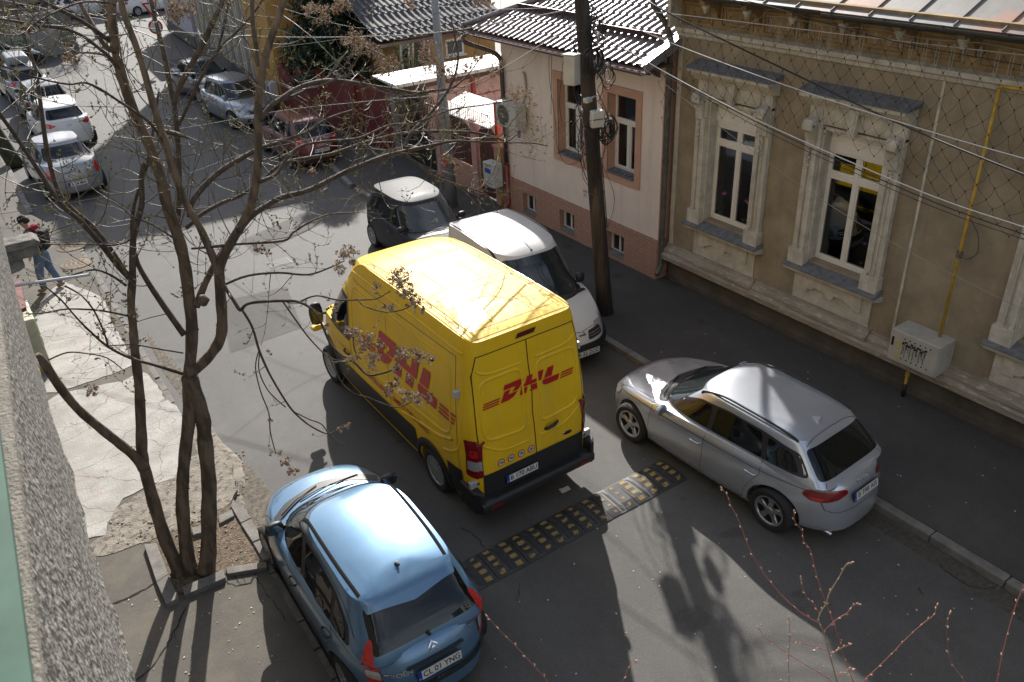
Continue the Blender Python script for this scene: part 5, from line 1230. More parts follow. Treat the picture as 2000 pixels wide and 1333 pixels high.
class Skin:
    """lays outlines, strips and letters on the surface of a body"""
    stretch = 3.2
    def __init__(s, bvh, root, far=4.): s.b = bvh; s.r = root; s.far = far
    def hit(s, a, b, face, off):
        if face == 'L': o, d = Vector((-s.far, a, b)), Vector((1, 0, 0))
        elif face == 'R': o, d = Vector((s.far, a, b)), Vector((-1, 0, 0))
        elif face == 'F': o, d = Vector((a, s.far, b)), Vector((0, -1, 0))
        elif face == 'B': o, d = Vector((a, -s.far, b)), Vector((0, 1, 0))
        elif face in ('BL', 'BR', 'FL', 'FR'):      # corner seen diagonally, a counted from the body corner
            sx = -1 if face[1] == 'L' else 1; sy = -1 if face[0] == 'B' else 1; q = .70711; d = Vector((-sx*q, -sy*q, 0)); u = Vector((-sx*q, sy*q, 0)); c = Vector((sx*s.W, sy*s.L, b)); o = c+u*a-d*s.far
        else: o, d = Vector((a, b, s.far)), Vector((0, 0, -1))
        h = s.b.ray_cast(o, d, 2*s.far)
        if h[0] is None:
            p = o+d*s.far; h = s.b.find_nearest(p); return h[0]-d*off
        n = h[1]; 
        if n.dot(d) > 0: n = -n
        return h[0]+(n*.6-d*.4)*off
    def patch(s, name, poly, face, m_, off=.004, step=.06, parent=None, sm=True, rounded=0):
        P = [Vector(p) for p in poly]
        if rounded: P = round_poly(P, rounded)
        Q = []
        for i in range(len(P)):
            a, b = P[i], P[(i+1) % len(P)]; k = max(1, int((b-a).length/step))
            for t in range(k): Q.append(a.lerp(b, t/k))
        n = len(Q); x0, x1 = min(q.x for q in Q), max(q.x for q in Q); y0, y1 = min(q.y for q in Q), max(q.y for q in Q)
        ex = []
        for i in range(int((x1-x0)/step)+1):
            for j in range(int((y1-y0)/step)+1):
                c = Vector((x0+(i+.5)*step, y0+(j+.5)*step))
                if inside(c, Q) and min((c-q).length for q in Q) > step*.45: ex.append(c)
        v, e, f, *_ = delaunay_2d_cdt(Q+ex, [(i, (i+1) % n) for i in range(n)], [], 1, 1e-5)
        V = [s.hit(p[0], p[1], face, off) for p in v]
        f = [t for t in f if max((V[t[i]]-V[t[i-1]]).length/max(1e-6, (Vector(v[t[i]])-Vector(v[t[i-1]])).length) for i in range(3)) < s.stretch]
        return s.mk(name, V, f, m_, parent, sm)
    def mk(s, name, V, F, m_, parent, sm=True):
        bm = bmesh.new(); vs = [bm.verts.new(p) for p in V]
        for q in F:
            try: bm.faces.new([vs[i] for i in q])
            except ValueError: pass
        if sm and name not in ('panel_gap', 'roof_seam', 'rear_door_gap') and len(bm.faces):       # keep the one connected piece
            left = set(bm.faces); best = set()
            while left:
                st = [left.pop()]; comp = set(st)
                while st:
                    f = st.pop()
                    for e in f.edges:
                        for g in e.link_faces:
                            if g in left: left.discard(g); comp.add(g); st.append(g)
                if len(comp) > len(best): best = comp
            dl = [f for f in bm.faces if f not in best]
            if dl: bmesh.ops.delete(bm, geom=dl, context='FACES')
        lv = [v for v in bm.verts if not v.link_faces]
        if lv: bmesh.ops.delete(bm, geom=lv, context='VERTS')
        bmesh.ops.recalc_face_normals(bm, faces=bm.faces)
        # make them face outwards
        c = sum(((f.calc_center_median()-Vector((0, 0, .8))).dot(f.normal)*f.calc_area() for f in bm.faces), 0.)
        if c < 0: bmesh.ops.reverse_faces(bm, faces=bm.faces)
        return obj(name, bm, m_, parent or s.r, smooth=sm, world=False)
    def line(s, name, pts, face, w_, m_, off=.003, closed=False, parent=None, step=.04, ridge=0., smooth_n=0, mk=True):
        P = [Vector(p) for p in pts]
        if smooth_n: P = [Vector((q.x, q.y)) for q in catmull([(p.x, p.y, 0) for p in P], smooth_n)]
        Q = []; n = len(P)
        for i in range(n if closed else n-1):
            a, b = P[i], P[(i+1) % n]; k = max(1, int((b-a).length/step))
            for t in range(k): Q.append(a.lerp(b, t/k))
        if not closed: Q.append(P[-1])
        m2 = len(Q); cols = (-.5, .5) if not ridge else (-.5, -.2, .2, .5); hs = (0, 0) if not ridge else (0, ridge, ridge, 0); G = []
        for i in range(m2):
            a = Q[(i-1) % m2] if closed or i > 0 else Q[i]; b = Q[(i+1) % m2] if closed or i < m2-1 else Q[i]
            t = (b-a).normalized() if (b-a).length > 1e-9 else Vector((1, 0)); nn = Vector((-t.y, t.x))
            G.append([s.hit(*(Q[i]+nn*w_*c), face, off+h) for c, h in zip(cols, hs)])
        V = [p for row in G for p in row]; F = []; c = len(cols)
        for i in range(m2 if closed else m2-1):
            for j in range(c-1): F.append((i*c+j, i*c+j+1, ((i+1) % m2)*c+j+1, ((i+1) % m2)*c+j))
        if not mk: return V, F
        return s.mk(name, V, F, m_, parent)
    def lines(s, name, specs, m_, **k):
        V, F = [], []
        for pts, face, w_ in specs:
            v, f = s.line('', pts, face, w_, None, mk=False, **k); n = len(V); V += v; F += [tuple(i+n for i in q) for q in f]
        return s.mk(name, V, F, m_, None)
    def text(s, name, txt, size, face, c, m_, off=.006, bold=0., rot=0., sx=1., flip=1, parent=None, shear=0.):
        v, f = text_mesh(txt, size, bold)
        V = []
        for a, b in v:
            a = a*sx+b*shear; a, b = a*math.cos(rot)-b*math.sin(rot), a*math.sin(rot)+b*math.cos(rot); V.append(s.hit(c[0]+flip*a, c[1]+b, face, off))
        return s.mk(name, V, f, m_, parent, False)
    def poly2(s, name, polys, face, c, sc, m_, flip=1, shear=0., off=.006, step=.08, parent=None, ys=1.):
        V, F = [], []
        for P in polys:
            Q = []
            P = [Vector(p) for p in P]
            for i in range(len(P)):
                a, b = P[i], P[(i+1) % len(P)]; k = max(1, int((b-a).length*sc/step))
                for t in range(k): Q.append(a.lerp(b, t/k))
            n = len(Q); v, e, f, *_ = delaunay_2d_cdt(Q, [(i, (i+1) % n) for i in range(n)], [], 1, 1e-6); n0 = len(V)
            V += [s.hit(c[0]+flip*sc*(p[0]+shear*p[1]), c[1]+sc*p[1]*ys, face, off) for p in v]; F += [tuple(i+n0 for i in q) for q in f]
        return s.mk(name, V, F, m_, parent, False)
def inside(c, Q):
    r_ = False; n = len(Q)
    for i in range(n):
        a, b = Q[i], Q[(i+1) % n]
        if (a.y > c.y) != (b.y > c.y) and c.x < (b.x-a.x)*(c.y-a.y)/(b.y-a.y)+a.x: r_ = not r_
    return r_
def round_poly(P, r_):
    out = []; n = len(P)
    for i in range(n):
        a, b, c = P[i-1], P[i], P[(i+1) % n]; r1 = min(r_, (a-b).length*.45); r2 = min(r_, (c-b).length*.45)
        p0 = b+(a-b).normalized()*r1; p1 = b+(c-b).normalized()*r2
        for t in (0, .25, .5, .75, 1): out.append(p0*(1-t)**2+b*2*t*(1-t)+p1*t*t)
    return out

def wheel(root, x, y, rad, w_, style, sgn):
    """tyre with rim, sgn = +1 right side, -1 left side"""
    mb = MB(); r0 = rad*.68
    prof = [(r0, -w_/2+.01), (r0+.02, -w_/2), (rad-.035, -w_/2-.004), (rad-.008, -w_/2+.02), (rad, -w_/2+.05), (rad, w_/2-.05), (rad-.008, w_/2-.02), (rad-.035, w_/2+.004), (r0+.02, w_/2), (r0, w_/2-.01)]
    mb.lathe(prof, (x, y, rad), axis='x', n=40)
    for k in (-.04, 0, .04): mb.lathe([(rad+.0005, k-.004), (rad+.0005, k+.004)], (x, y, rad), axis='x', n=40)
    ty = mb.done('wheel', M_tyre, root, world=False, smooth=True, sharp=40)
    mb = MB(); xo = x+sgn*(w_/2-.012)
    def ring(a, b, d0, d1): mb.lathe([(a, 0), (a, d0), (b, d1), (b, 0)], (0, 0, 0), axis='x', n=36)
    T = Matrix.Translation((xo, y, rad)) @ (Matrix.Identity(4) if sgn > 0 else Matrix.Rotation(PI, 4, 'Z'))
    m0 = MB(); m0.lathe([(0, -.07), (r0*.9, -.07), (r0-.005, -.0), (r0+.006, .006), (r0+.01, -.006)], (0, 0, 0), axis='x', n=36)
    m0.bm.transform(T); m0.done('rim_barrel', [mat('rim_dark', (.05, .05, .052), .5, metal=.6)], ty, world=False, smooth=True, sharp=40)
    ns = {'five': 5, 'multi': 9, 'steel': 12, 'seven': 7}[style]
    mb = MB(); mb.lathe([(r0-.028, -.012), (r0-.02, .004), (r0+.004, .008), (r0+.008, -.004)], (0, 0, 0), axis='x', n=40)
    mb.lathe([(0, .004), (r0*.22, .002), (r0*.3, -.014)], (0, 0, 0), axis='x', n=20)
    for k in range(ns):
        a = 2*PI*k/ns+.3; c, s_ = math.cos(a), math.sin(a); c2, s2 = -s_, c
        wi, wo = (.055, .085) if style == 'five' else ((.03, .05) if style in ('multi', 'seven') else (.035, .075))
        ra, rb = r0*.18, r0-.012; sc = r0/.21
        def P(r_, t, h): return (h, c*r_+c2*t*sc, s_*r_+s2*t*sc)
        hi, ho = -.004, -.004; pts = [P(ra, -wi/2, hi), P(ra, wi/2, hi), P(rb, wo/2, ho), P(rb, -wo/2, ho)]; low = [P(ra, -wi/2, -.05), P(ra, wi/2, -.05), P(rb, wo/2, -.05), P(rb, -wo/2, -.05)]
        if style == 'five':
            mid = [P((ra+rb)/2, -.026, -.016), P((ra+rb)/2, .026, -.016)]
            mb.face([pts[0], pts[1], mid[1], mid[0]]); mb.face([mid[0], mid[1], pts[2], pts[3]])
            mb.face([pts[1], low[1], low[2], pts[2], mid[1]]); mb.face([pts[3], low[3], low[0], pts[0], mid[0]])
        else:
            mb.face(pts); mb.face([pts[1], low[1], low[2], pts[2]]); mb.face([pts[3], low[3], low[0], pts[0]])
    mb.bm.transform(T); mb.done('rim', M_rim if style in ('five', 'seven') else M_hub, ty, world=False)
    return ty

def plate(root, txt, c, rx=0., rz=0., front=False, back=-1, fs=1.):
    """number plate with blue strip; c = centre; rx tilts it"""
    T = Matrix.Translation(c) @ Matrix.Rotation(rz+(PI if front else 0), 4, 'Z') @ Matrix.Rotation(rx, 4, 'X')
    mb = MB(); mb.box(-.268, .268, -.006, .012, -.062, .062, T); fr = mb.done('number_plate', M_blk, root, world=False, bevel=.004)
    mb = MB(); mb.box(-.215, .26, -.009, -.006, -.055, .055, T); mb.done('plate_face', M_plate, fr, world=False)
    mb = MB(); mb.box(-.26, -.2155, -.009, -.006, -.055, .055, T); mb.done('plate_strip', M_plb, fr, world=False)
    v, f = text_mesh(txt, .105*fs, .0015); wd = max(a for a, b in v)-min(a for a, b in v); sx = min(1., .44/wd)
    obj('plate_writing', ([T @ Vector((.022+a*sx, -.0105, b)) for a, b in v], f), M_pltx, fr, world=False)
    v, f = text_mesh('RO', .028); obj('country_code', ([T @ Vector((-.238+a, -.0105, b-.035)) for a, b in v], f), M_plate, fr, world=False)
    return fr
def mirror(root, s_, x, y, z, m_, size=(.2, .1, .14), tilt=0.):
    mb = MB(); bmesh.ops.create_cube(mb.bm, size=1.); bmesh.ops.subdivide_edges(mb.bm, edges=mb.bm.edges, cuts=3, use_grid_fill=True)
    for v in mb.bm.verts:
        p = v.co*2; q = Vector((p.x*math.sqrt(1-p.y*p.y/3-p.z*p.z/3+p.y*p.y*p.z*p.z/5), p.y*math.sqrt(max(.05, 1-p.x*p.x/2.6-p.z*p.z/2.6)), p.z*math.sqrt(1-p.y*p.y/3-p.x*p.x/3+p.x*p.x*p.y*p.y/5)))
        if p.y < -.9: q.y = -.55
        v.co = Vector((x+s_*size[0]*(.5+.5*q.x*s_ if True else 0), y+q.y*size[1]*.5+s_*0, z+q.z*size[2]*.5))
    h = mb.done('mirror', m_, root, world=False, smooth=True, sharp=60)
    g = MB(); g.box(x+s_*size[0]*.12 if s_ > 0 else x+s_*size[0]*.88, x+s_*size[0]*.88 if s_ > 0 else x+s_*size[0]*.12, y-size[1]*.3, y-size[1]*.285, z-size[2]*.36, z+size[2]*.36); g.done('mirror_glass', mat('mirror_glass', (.3, .33, .36), .03, metal=1.), h, world=False)
    g = MB(); g.tube([(x-s_*.06, y+.02, z-.05), (x+s_*.05, y, z-.02)], .022, 6); g.done('mirror_arm', M_blk, h, world=False)
    return h
def wiper(root, pts, name='wiper', r=.008):
    mb = MB(); mb.tube(pts, r, 5); return mb.done(name, M_blk, root, world=False)
def copy_tree(o, parent=None):
    c = o.copy(); COL.objects.link(c); c.parent = parent
    for ch in list(o.children): copy_tree(ch, c)
    return c

PROF_CAR = [(0, .80, -.22, -.2), (.02, .90, -.10, -.08), (.10, .955, -.02, -.01), (.22, .975, 0, 0), (.40, .995, -.005, -.005), (.58, 1.0, -.03, -.02), (.74, .99, -.08, -.04), (.86, .975, -.14, -.07), (.95, .95, -.21, -.10), (1.0, .915, -.28, -.14)]

# a generic hatchback / saloon builder ------------------------------------------------
def car(sp):
    root = thing(sp['name'], sp['label'], sp['cat'], sp['loc'], sp['rot'], sp.get('group'))
    mp = sp['paint']; body, bvh = make_body(sp, root, mp); S = Skin(bvh, root); W, L = sp['W']/2, sp['L']/2; S.W, S.L = W, L
    for wy in sp['wheels']:
        for s_ in (-1, 1): wheel(root, s_*(W-.125), wy, sp['wr'], sp.get('tw', .2), sp.get('rim', 'multi'), s_)
    for face in ('L', 'R'):
        for i, (poly) in enumerate(sp['dlo']): S.patch('window_surround', poly, face, M_blk, .003, .07, rounded=.06)
        for i, (poly) in enumerate(sp['side_glass']): S.patch('side_window', poly, face, M_cg, .007, .07, rounded=.05)
    S.stretch = 9; S.patch('windscreen', sp['ws'], 'F', sp.get('wsm', M_cgs), .008, .05, rounded=.06)
    S.stretch = 9; S.patch('rear_window', sp['rw'], 'B', M_cg, .006, .05, rounded=.06); S.stretch = 3.2
    for nm, poly, face, m_, off in sp.get('patches', []): S.patch(nm, poly, face, m_, off, .05, rounded=sp.get('pr', .03))
    if sp.get('gaps'): S.lines('panel_gap', sp['gaps'], M_gap, off=.0025, step=.05)
    for wy in sp['wheels'] if sp.get('arch') else []:
        for face in ('L', 'R'):
            rr_ = sp['wr']+.075; S.line('wheel_arch', [(wy+rr_*math.cos(t), sp['wr']+rr_*math.sin(t)) for t in [-.2+ (PI+.4)*k/30 for k in range(31)]], face, .05, sp['arch'], .006, ridge=.008)
    if 'mirror' in sp:
        my, mz, mm = sp['mirror']
        for s_ in (-1, 1):
            p = S.hit(my, mz, 'L' if s_ < 0 else 'R', 0); mirror(root, s_, p.x+s_*.02, my, mz+.03, mm, sp.get('msize', (.2, .11, .14)))
    for y, z in sp.get('handles', []):
        for s_, face in ((-1, 'L'), (1, 'R')):
            p = S.hit(y, z, face, .0); mb = MB(); mb.tube([(p.x, y-.09, z), (p.x+s_*.035, y-.07, z), (p.x+s_*.04, y, z+.003), (p.x+s_*.035, y+.07, z), (p.x, y+.09, z)], .013, 8); mb.done('door_handle', sp.get('hm', mp), root, world=False, smooth=True)
    if 'antenna' in sp:
        y = sp['antenna'][0]; p = S.hit(0, y, 'T', 0); mb = MB()
        if sp['antenna'][1] == 'fin': mb.prism([(y+.09, p.z-.005), (y-.07, p.z-.005), (y-.075, p.z+.05), (y-.05, p.z+.055)], -.02, .02, 'x')
        elif sp['antenna'][1] == 'knob': mb.lathe([(0, .03), (.018, .026), (.028, 0)], (0, y, p.z), n=14); mb.tube([(0, y, p.z), (0, y-.06, p.z+.035)], .014, 8)
        else: mb.lathe([(0, .03), (.018, .02), (.02, -.01)], (sp['antenna'][2], y, p.z), n=10); mb.tube([(sp['antenna'][2], y, p.z+.01), (sp['antenna'][2], y-.62, p.z+.22)], .004, 4)
        mb.done('antenna', sp.get('am', M_blk), root, world=False, smooth=True, sharp=40)
    if 'plate' in sp:
        y, z, tx, tilt = sp['plate'][:4]; plate(root, tx, (sp['plate'][4] if len(sp['plate']) > 4 else 0, y, z), tilt, 0, front=y > 0)
    return root, S

def sil(y0, z0, *a): return None
# ---- silver estate-like hatchback (nearest, right) ---------------------------------
Pa = paint('silver_paint', (.50, .53, .58), .6, .26)
sp = dict(name='silver_hatchback', label='silver five door hatchback with black roof rails parked at the right kerb', cat='car', paint=Pa, L=4.31, W=1.79, wr=.325, wheels=(1.30, -1.33), tw=.215, rim='five', zs=.17,
  sh=([-2.16, -2.0, -1.6, -1.0, 0, .8, 1.3, 1.8, 2.0, 2.16], [.86, .93, .985, .97, .945, .92, .86, .775, .73, .69]), prof=PROF_CAR, nf=3.0, nr=3.4, crown=.06, flare=.01,
  gh=dict(wb=.80, wr=.63, fb=1.10, ft=.26, rb=-1.98, rt=-1.50, nf=3.6, nr=6.5, rz=([-2.0, -1.6, -1.0, -.3, .2, .6], [1.30, 1.355, 1.405, 1.425, 1.41, 1.35]), crown=.035, fp=1.0, rp=1.05),
  dlo=[[(.80, .96), (.52, 1.12), (.12, 1.285), (-.35, 1.345), (-1.0, 1.33), (-1.50, 1.26), (-1.72, 1.05), (-1.70, 1.02), (-1.0, 1.0)]],
  side_glass=[[(.68, .98), (.50, 1.09), (.12, 1.25), (-.10, 1.295), (-.12, .985)], [(-.20, .985), (-.20, 1.305), (-.5, 1.32), (-.95, 1.30), (-1.05, 1.005)], [(-1.13, 1.01), (-1.05, 1.29), (-1.42, 1.23), (-1.60, 1.05)]],
  ws=[(-.66, 1.0), (0, 1.03), (.66, 1.0), (.50, 1.375), (-.50, 1.375)], rw=[(-.64, 1.0), (.64, 1.0), (.55, 1.30), (-.55, 1.30)],
  gaps=[([(.86, .94), (.90, .7), (.92, .4), (.85, .25)], f, .006) for f in 'LR']+[([(-.15, .97), (-.16, .6), (-.12, .26)], f, .006) for f in 'LR']+[([(-1.08, 1.0), (-1.10, .8), (-.98, .62), (-.90, .45), (-.86, .26)], f, .006) for f in 'LR']
   +[([(.85, .25), (0, .235), (-.86, .25)], f, .007) for f in 'LR']+[([(1.9, .66), (1.2, .80), (.4, .835), (-.6, .85), (-1.5, .86), (-1.9, .84)], f, .007) for f in 'LR']
   +[([(-.52, -1.52), (-.3, -1.49), (0, -1.48), (.3, -1.49), (.52, -1.52)], 'T', .007)]+[([(-.72, .98), (-.66, 1.5), (-.55, 1.95)], 'T', .006), ([(.72, .98), (.66, 1.5), (.55, 1.95)], 'T', .006), ([(-.55, 1.95), (0, 2.03), (.55, 1.95)], 'T', .006)]
   +[([(-.56, .98), (-.66, .83), (-.60, .60), (-.5, .56), (.5, .56), (.60, .60), (.66, .83), (.56, .98)], 'B', .008)],
  patches=[('tail_lamp', [(-.21, .835), (-.1, .875), (.1, .875), (.33, .855), (.36, .80), (.22, .745), (.05, .715), (-.12, .72), (-.22, .78)], f, M_tail, .010) for f in ('BL', 'BR')]+[('tail_lamp_bright_lens', [(-.15, .775), (.04, .77), (.03, .735), (-.10, .74)], f, M_tailb, .014) for f in ('BL', 'BR')]+[  # second patch is a brighter red part of the lens, not emissive
   ('headlamp', [(-.16, .70), (.12, .68), (.14, .60), (-.02, .56), (-.12, .60)], 'FL', M_clear, .010), ('headlamp', [(-.16, .70), (.12, .68), (.14, .60), (-.02, .56), (-.12, .60)], 'FR', M_clear, .010),
   ('cowl', [(-.72, .86), (-.5, 1.02), (0, 1.12), (.5, 1.02), (.72, .86), (.66, .74), (0, .98), (-.66, .74)], 'T', M_blk, .008),
   ('lower_grille', [(-.55, .28), (.55, .28), (.48, .5), (-.48, .5)], 'F', M_blk, .006), ('grille', [(-.3, .5), (.3, .5), (.36, .68), (-.36, .68)], 'F', M_blk, .008)],
  mirror=(.62, .93, Pa), handles=[(-.02, .76), (-.98, .775)], antenna=(-1.28, 'fin'), am=Pa, plate=(-2.135, .735, 'B 398 AIS', -.22), loc=(8.10, 6.66, ROAD), rot=R(3.2))
root, S = car(sp)
for s_ in (-1, 1):
    P = [S.hit(s_*.565, y, 'T', .0) for y in (.18, .12, -.2, -.6, -1.0, -1.35, -1.42)]
    P = [p+Vector((0, 0, h)) for p, h in zip(P, (.0, .022, .03, .03, .03, .022, .0))]; mb = MB(); mb.tube(catmull(P, 4), .016, 8); mb.done('roof_rail', M_blk, root, world=False)
for k in range(4):
    mb = MB(); c = S.hit(-.082+k*.055, .885, 'B', .008); pts = [c+Vector((.038*math.cos(t), -.006, .036*math.sin(t))) for t in [2*PI*q/20 for q in range(21)]]; mb.tube(pts, .005, 6); mb.done('badge_ring', M_chr, root, world=False)
for s_ in (1,):
    wiper(root, [S.hit(.5, 1.0, 'T', .02), S.hit(.1, .93, 'T', .03), S.hit(-.3, .86, 'T', .03)]); wiper(root, [S.hit(-.05, 1.08, 'T', .02), S.hit(-.35, .98, 'T', .03), S.hit(-.6, .86, 'T', .03)])
mb = MB(); mb.tube([(-.5, -2.06, .20), (-.5, -1.8, .20)], .03, 12); mb.done('exhaust_pipe', M_chr, root, world=False)

# ---- sky blue hatchback (foreground) -------------------------------------------------
Pb = paint('sky_blue_paint', (.105, .21, .335), .5, .30)
sp = dict(name='blue_hatchback', label='sky blue metallic small hatchback parked beside the tree pit in the foreground', cat='car', paint=Pb, L=3.95, W=1.75, wr=.305, wheels=(1.25, -1.26), tw=.19, rim='multi', zs=.19,
  sh=([-1.93, -1.7, -1.2, -.6, 0, .6, 1.1, 1.5, 1.75, 1.93], [.88, .97, 1.0, .985, .96, .95, .93, .89, .83, .72]), prof=PROF_CAR, nf=2.9, nr=3.6, crown=.09, flare=.02,
  gh=dict(wb=.795, wr=.605, fb=1.14, ft=.26, rb=-1.83, rt=-1.42, nf=3.2, nr=7.5, rz=([-1.9, -1.45, -.8, -.1, .4, .8], [1.38, 1.43, 1.49, 1.515, 1.485, 1.38]), crown=.045, fp=1.15, rp=1.2),
  dlo=[[(1.02, .98), (.78, 1.13), (.42, 1.31), (.0, 1.40), (-.5, 1.40), (-1.0, 1.33), (-1.38, 1.16), (-1.48, 1.0), (-.8, .985)]],
  side_glass=[[(.92, .995), (.74, 1.12), (.66, 1.15), (.66, .985)], [(.60, .985), (.60, 1.19), (.38, 1.29), (.02, 1.365), (-.16, .985)], [(-.28, .985), (-.12, 1.37), (-.5, 1.365), (-.92, 1.31), (-1.02, .99)], [(-1.10, .995), (-1.02, 1.285), (-1.30, 1.16), (-1.40, 1.01)]],
  ws=[(-.66, 1.02), (0, 1.05), (.66, 1.02), (.53, 1.42), (-.53, 1.42)], rw=[(-.62, 1.0), (.62, 1.0), (.54, 1.39), (-.54, 1.39)],
  gaps=[([(.98, .96), (1.0, .7), (.92, .4), (.84, .25)], f, .006) for f in 'LR']+[([(-.22, .97), (-.22, .6), (-.15, .26)], f, .006) for f in 'LR']+[([(-1.06, .98), (-1.1, .8), (-.95, .62), (-.88, .42), (-.84, .26)], f, .006) for f in 'LR']
   +[([(-.74, 1.0), (-.74, 1.4), (-.62, 1.72)], 'T', .006), ([(.74, 1.0), (.74, 1.4), (.62, 1.72)], 'T', .006), ([(-.62, 1.72), (0, 1.82), (.62, 1.72)], 'T', .006)]
   +[([(-.54, -1.36), (-.3, -1.33), (0, -1.32), (.3, -1.33), (.54, -1.36)], 'T', .009)]
   +[([(-.64, .95), (-.665, .8), (-.60, .56), (.60, .56), (.665, .8), (.64, .95)], 'B', .008)],
  patches=[('tail_lamp', [(-.07, 1.12), (-.03, 1.16), (.0, 1.12), (.05, .88), (.10, .64), (.02, .62), (-.09, .66), (-.12, .85)], f, M_tailb, .012) for f in ('BL', 'BR')]+[('reversing_lamp', [(-.10, .80), (.065, .80), (.09, .70), (-.09, .71)], f, M_clear, .017) for f in ('BL', 'BR')]+[
   ('cowl', [(-.72, .98), (-.5, 1.14), (0, 1.24), (.5, 1.14), (.72, .98), (.68, .86), (.35, 1.04), (0, 1.10), (-.35, 1.04), (-.68, .86)], 'T', M_blk, .008),
   ('rear_bumper_strip', [(-.80, .46), (.80, .46), (.80, .535), (-.80, .535)], 'B', M_blk, .022), ('plate_bar', [(-.34, .755), (.34, .755), (.34, .79), (-.34, .79)], 'B', M_blk, .02),
   ('headlamp', [(1.84, .66), (1.42, .80), (1.5, .62), (1.8, .54)], 'L', M_clear, .008), ('headlamp', [(1.84, .66), (1.42, .80), (1.5, .62), (1.8, .54)], 'R', M_clear, .008),
   ('front_bumper_strip', [(-.75, .4), (.75, .4), (.75, .47), (-.75, .47)], 'F', M_blk, .015), ('roof_spoiler', [(-.54, -1.34), (0, -1.30), (.54, -1.34), (.52, -1.50), (0, -1.56), (-.52, -1.50)], 'T', Pb, .02)],
  mirror=(.72, .99, M_blk), msize=(.23, .13, .17), handles=[(-.02, .80), (-.98, .82)], hm=M_blk, antenna=(-1.18, 'knob'), plate=(-1.985, .685, 'CL 01 YNG', -.12), loc=(2.42, 7.47, ROAD), rot=R(-.6))
root, S = car(sp)
for s_ in (-1, 1): S.line('roof_strip', [(s_*.530, .22), (s_*.540, -.3), (s_*.535, -.9), (s_*.51, -1.36)], 'T', .038, mat('matt_black', (.008, .008, .008), .85, spec=.15), .006, smooth_n=4, ridge=.006)
for s_ in (-1, 1):
    S.line('side_rub_strip', [(.9, .50), (-.85, .50)], 'L' if s_ < 0 else 'R', .05, M_blk, .010)
    S.line('roof_edge_seam', [(.55, 1.24), (.2, 1.38), (-.2, 1.43), (-.7, 1.41), (-1.2, 1.31), (-1.5, 1.12)], 'L' if s_ < 0 else 'R', .006, M_gap, .003, smooth_n=4)
S.text('maker_lettering', 'CITRO\u00cbN', .068, 'B', (-.46, .735), M_chr, .008, .001, sx=1.25); S.text('model_lettering', 'C3', .085, 'B', (.50, .86), M_chr, .008, .001, sx=1.2)
for dz in (0, .045): S.poly2('chevron', [[(-.62, 0), (-.62, -.18), (0, .28), (.62, -.18), (.62, 0), (0, .5)]], 'B', (0, .845+dz), .085, M_chr, off=.012, step=.03)
wiper(root, [S.hit(.5, 1.10, 'T', .02), S.hit(.1, 1.06, 'T', .03), S.hit(-.35, .97, 'T', .03)]); wiper(root, [S.hit(-.05, 1.17, 'T', .02), S.hit(-.35, 1.07, 'T', .03), S.hit(-.62, .92, 'T', .03)])
mb = MB(); c = S.hit(0, 1.0, 'B', .01); mb.lathe([(0, -.04), (.02, -.035), (.022, .01)], c, axis='y', n=12); mb.done('wiper_hub', M_blk, root, world=False)
for x in (-.28, .28): mb = MB(); c = S.hit(x, 1.52, 'T', 0); mb.lathe([(0, .012), (.012, .01), (.014, 0)], c, n=8); mb.done('washer_jet', M_blk, root, world=False)

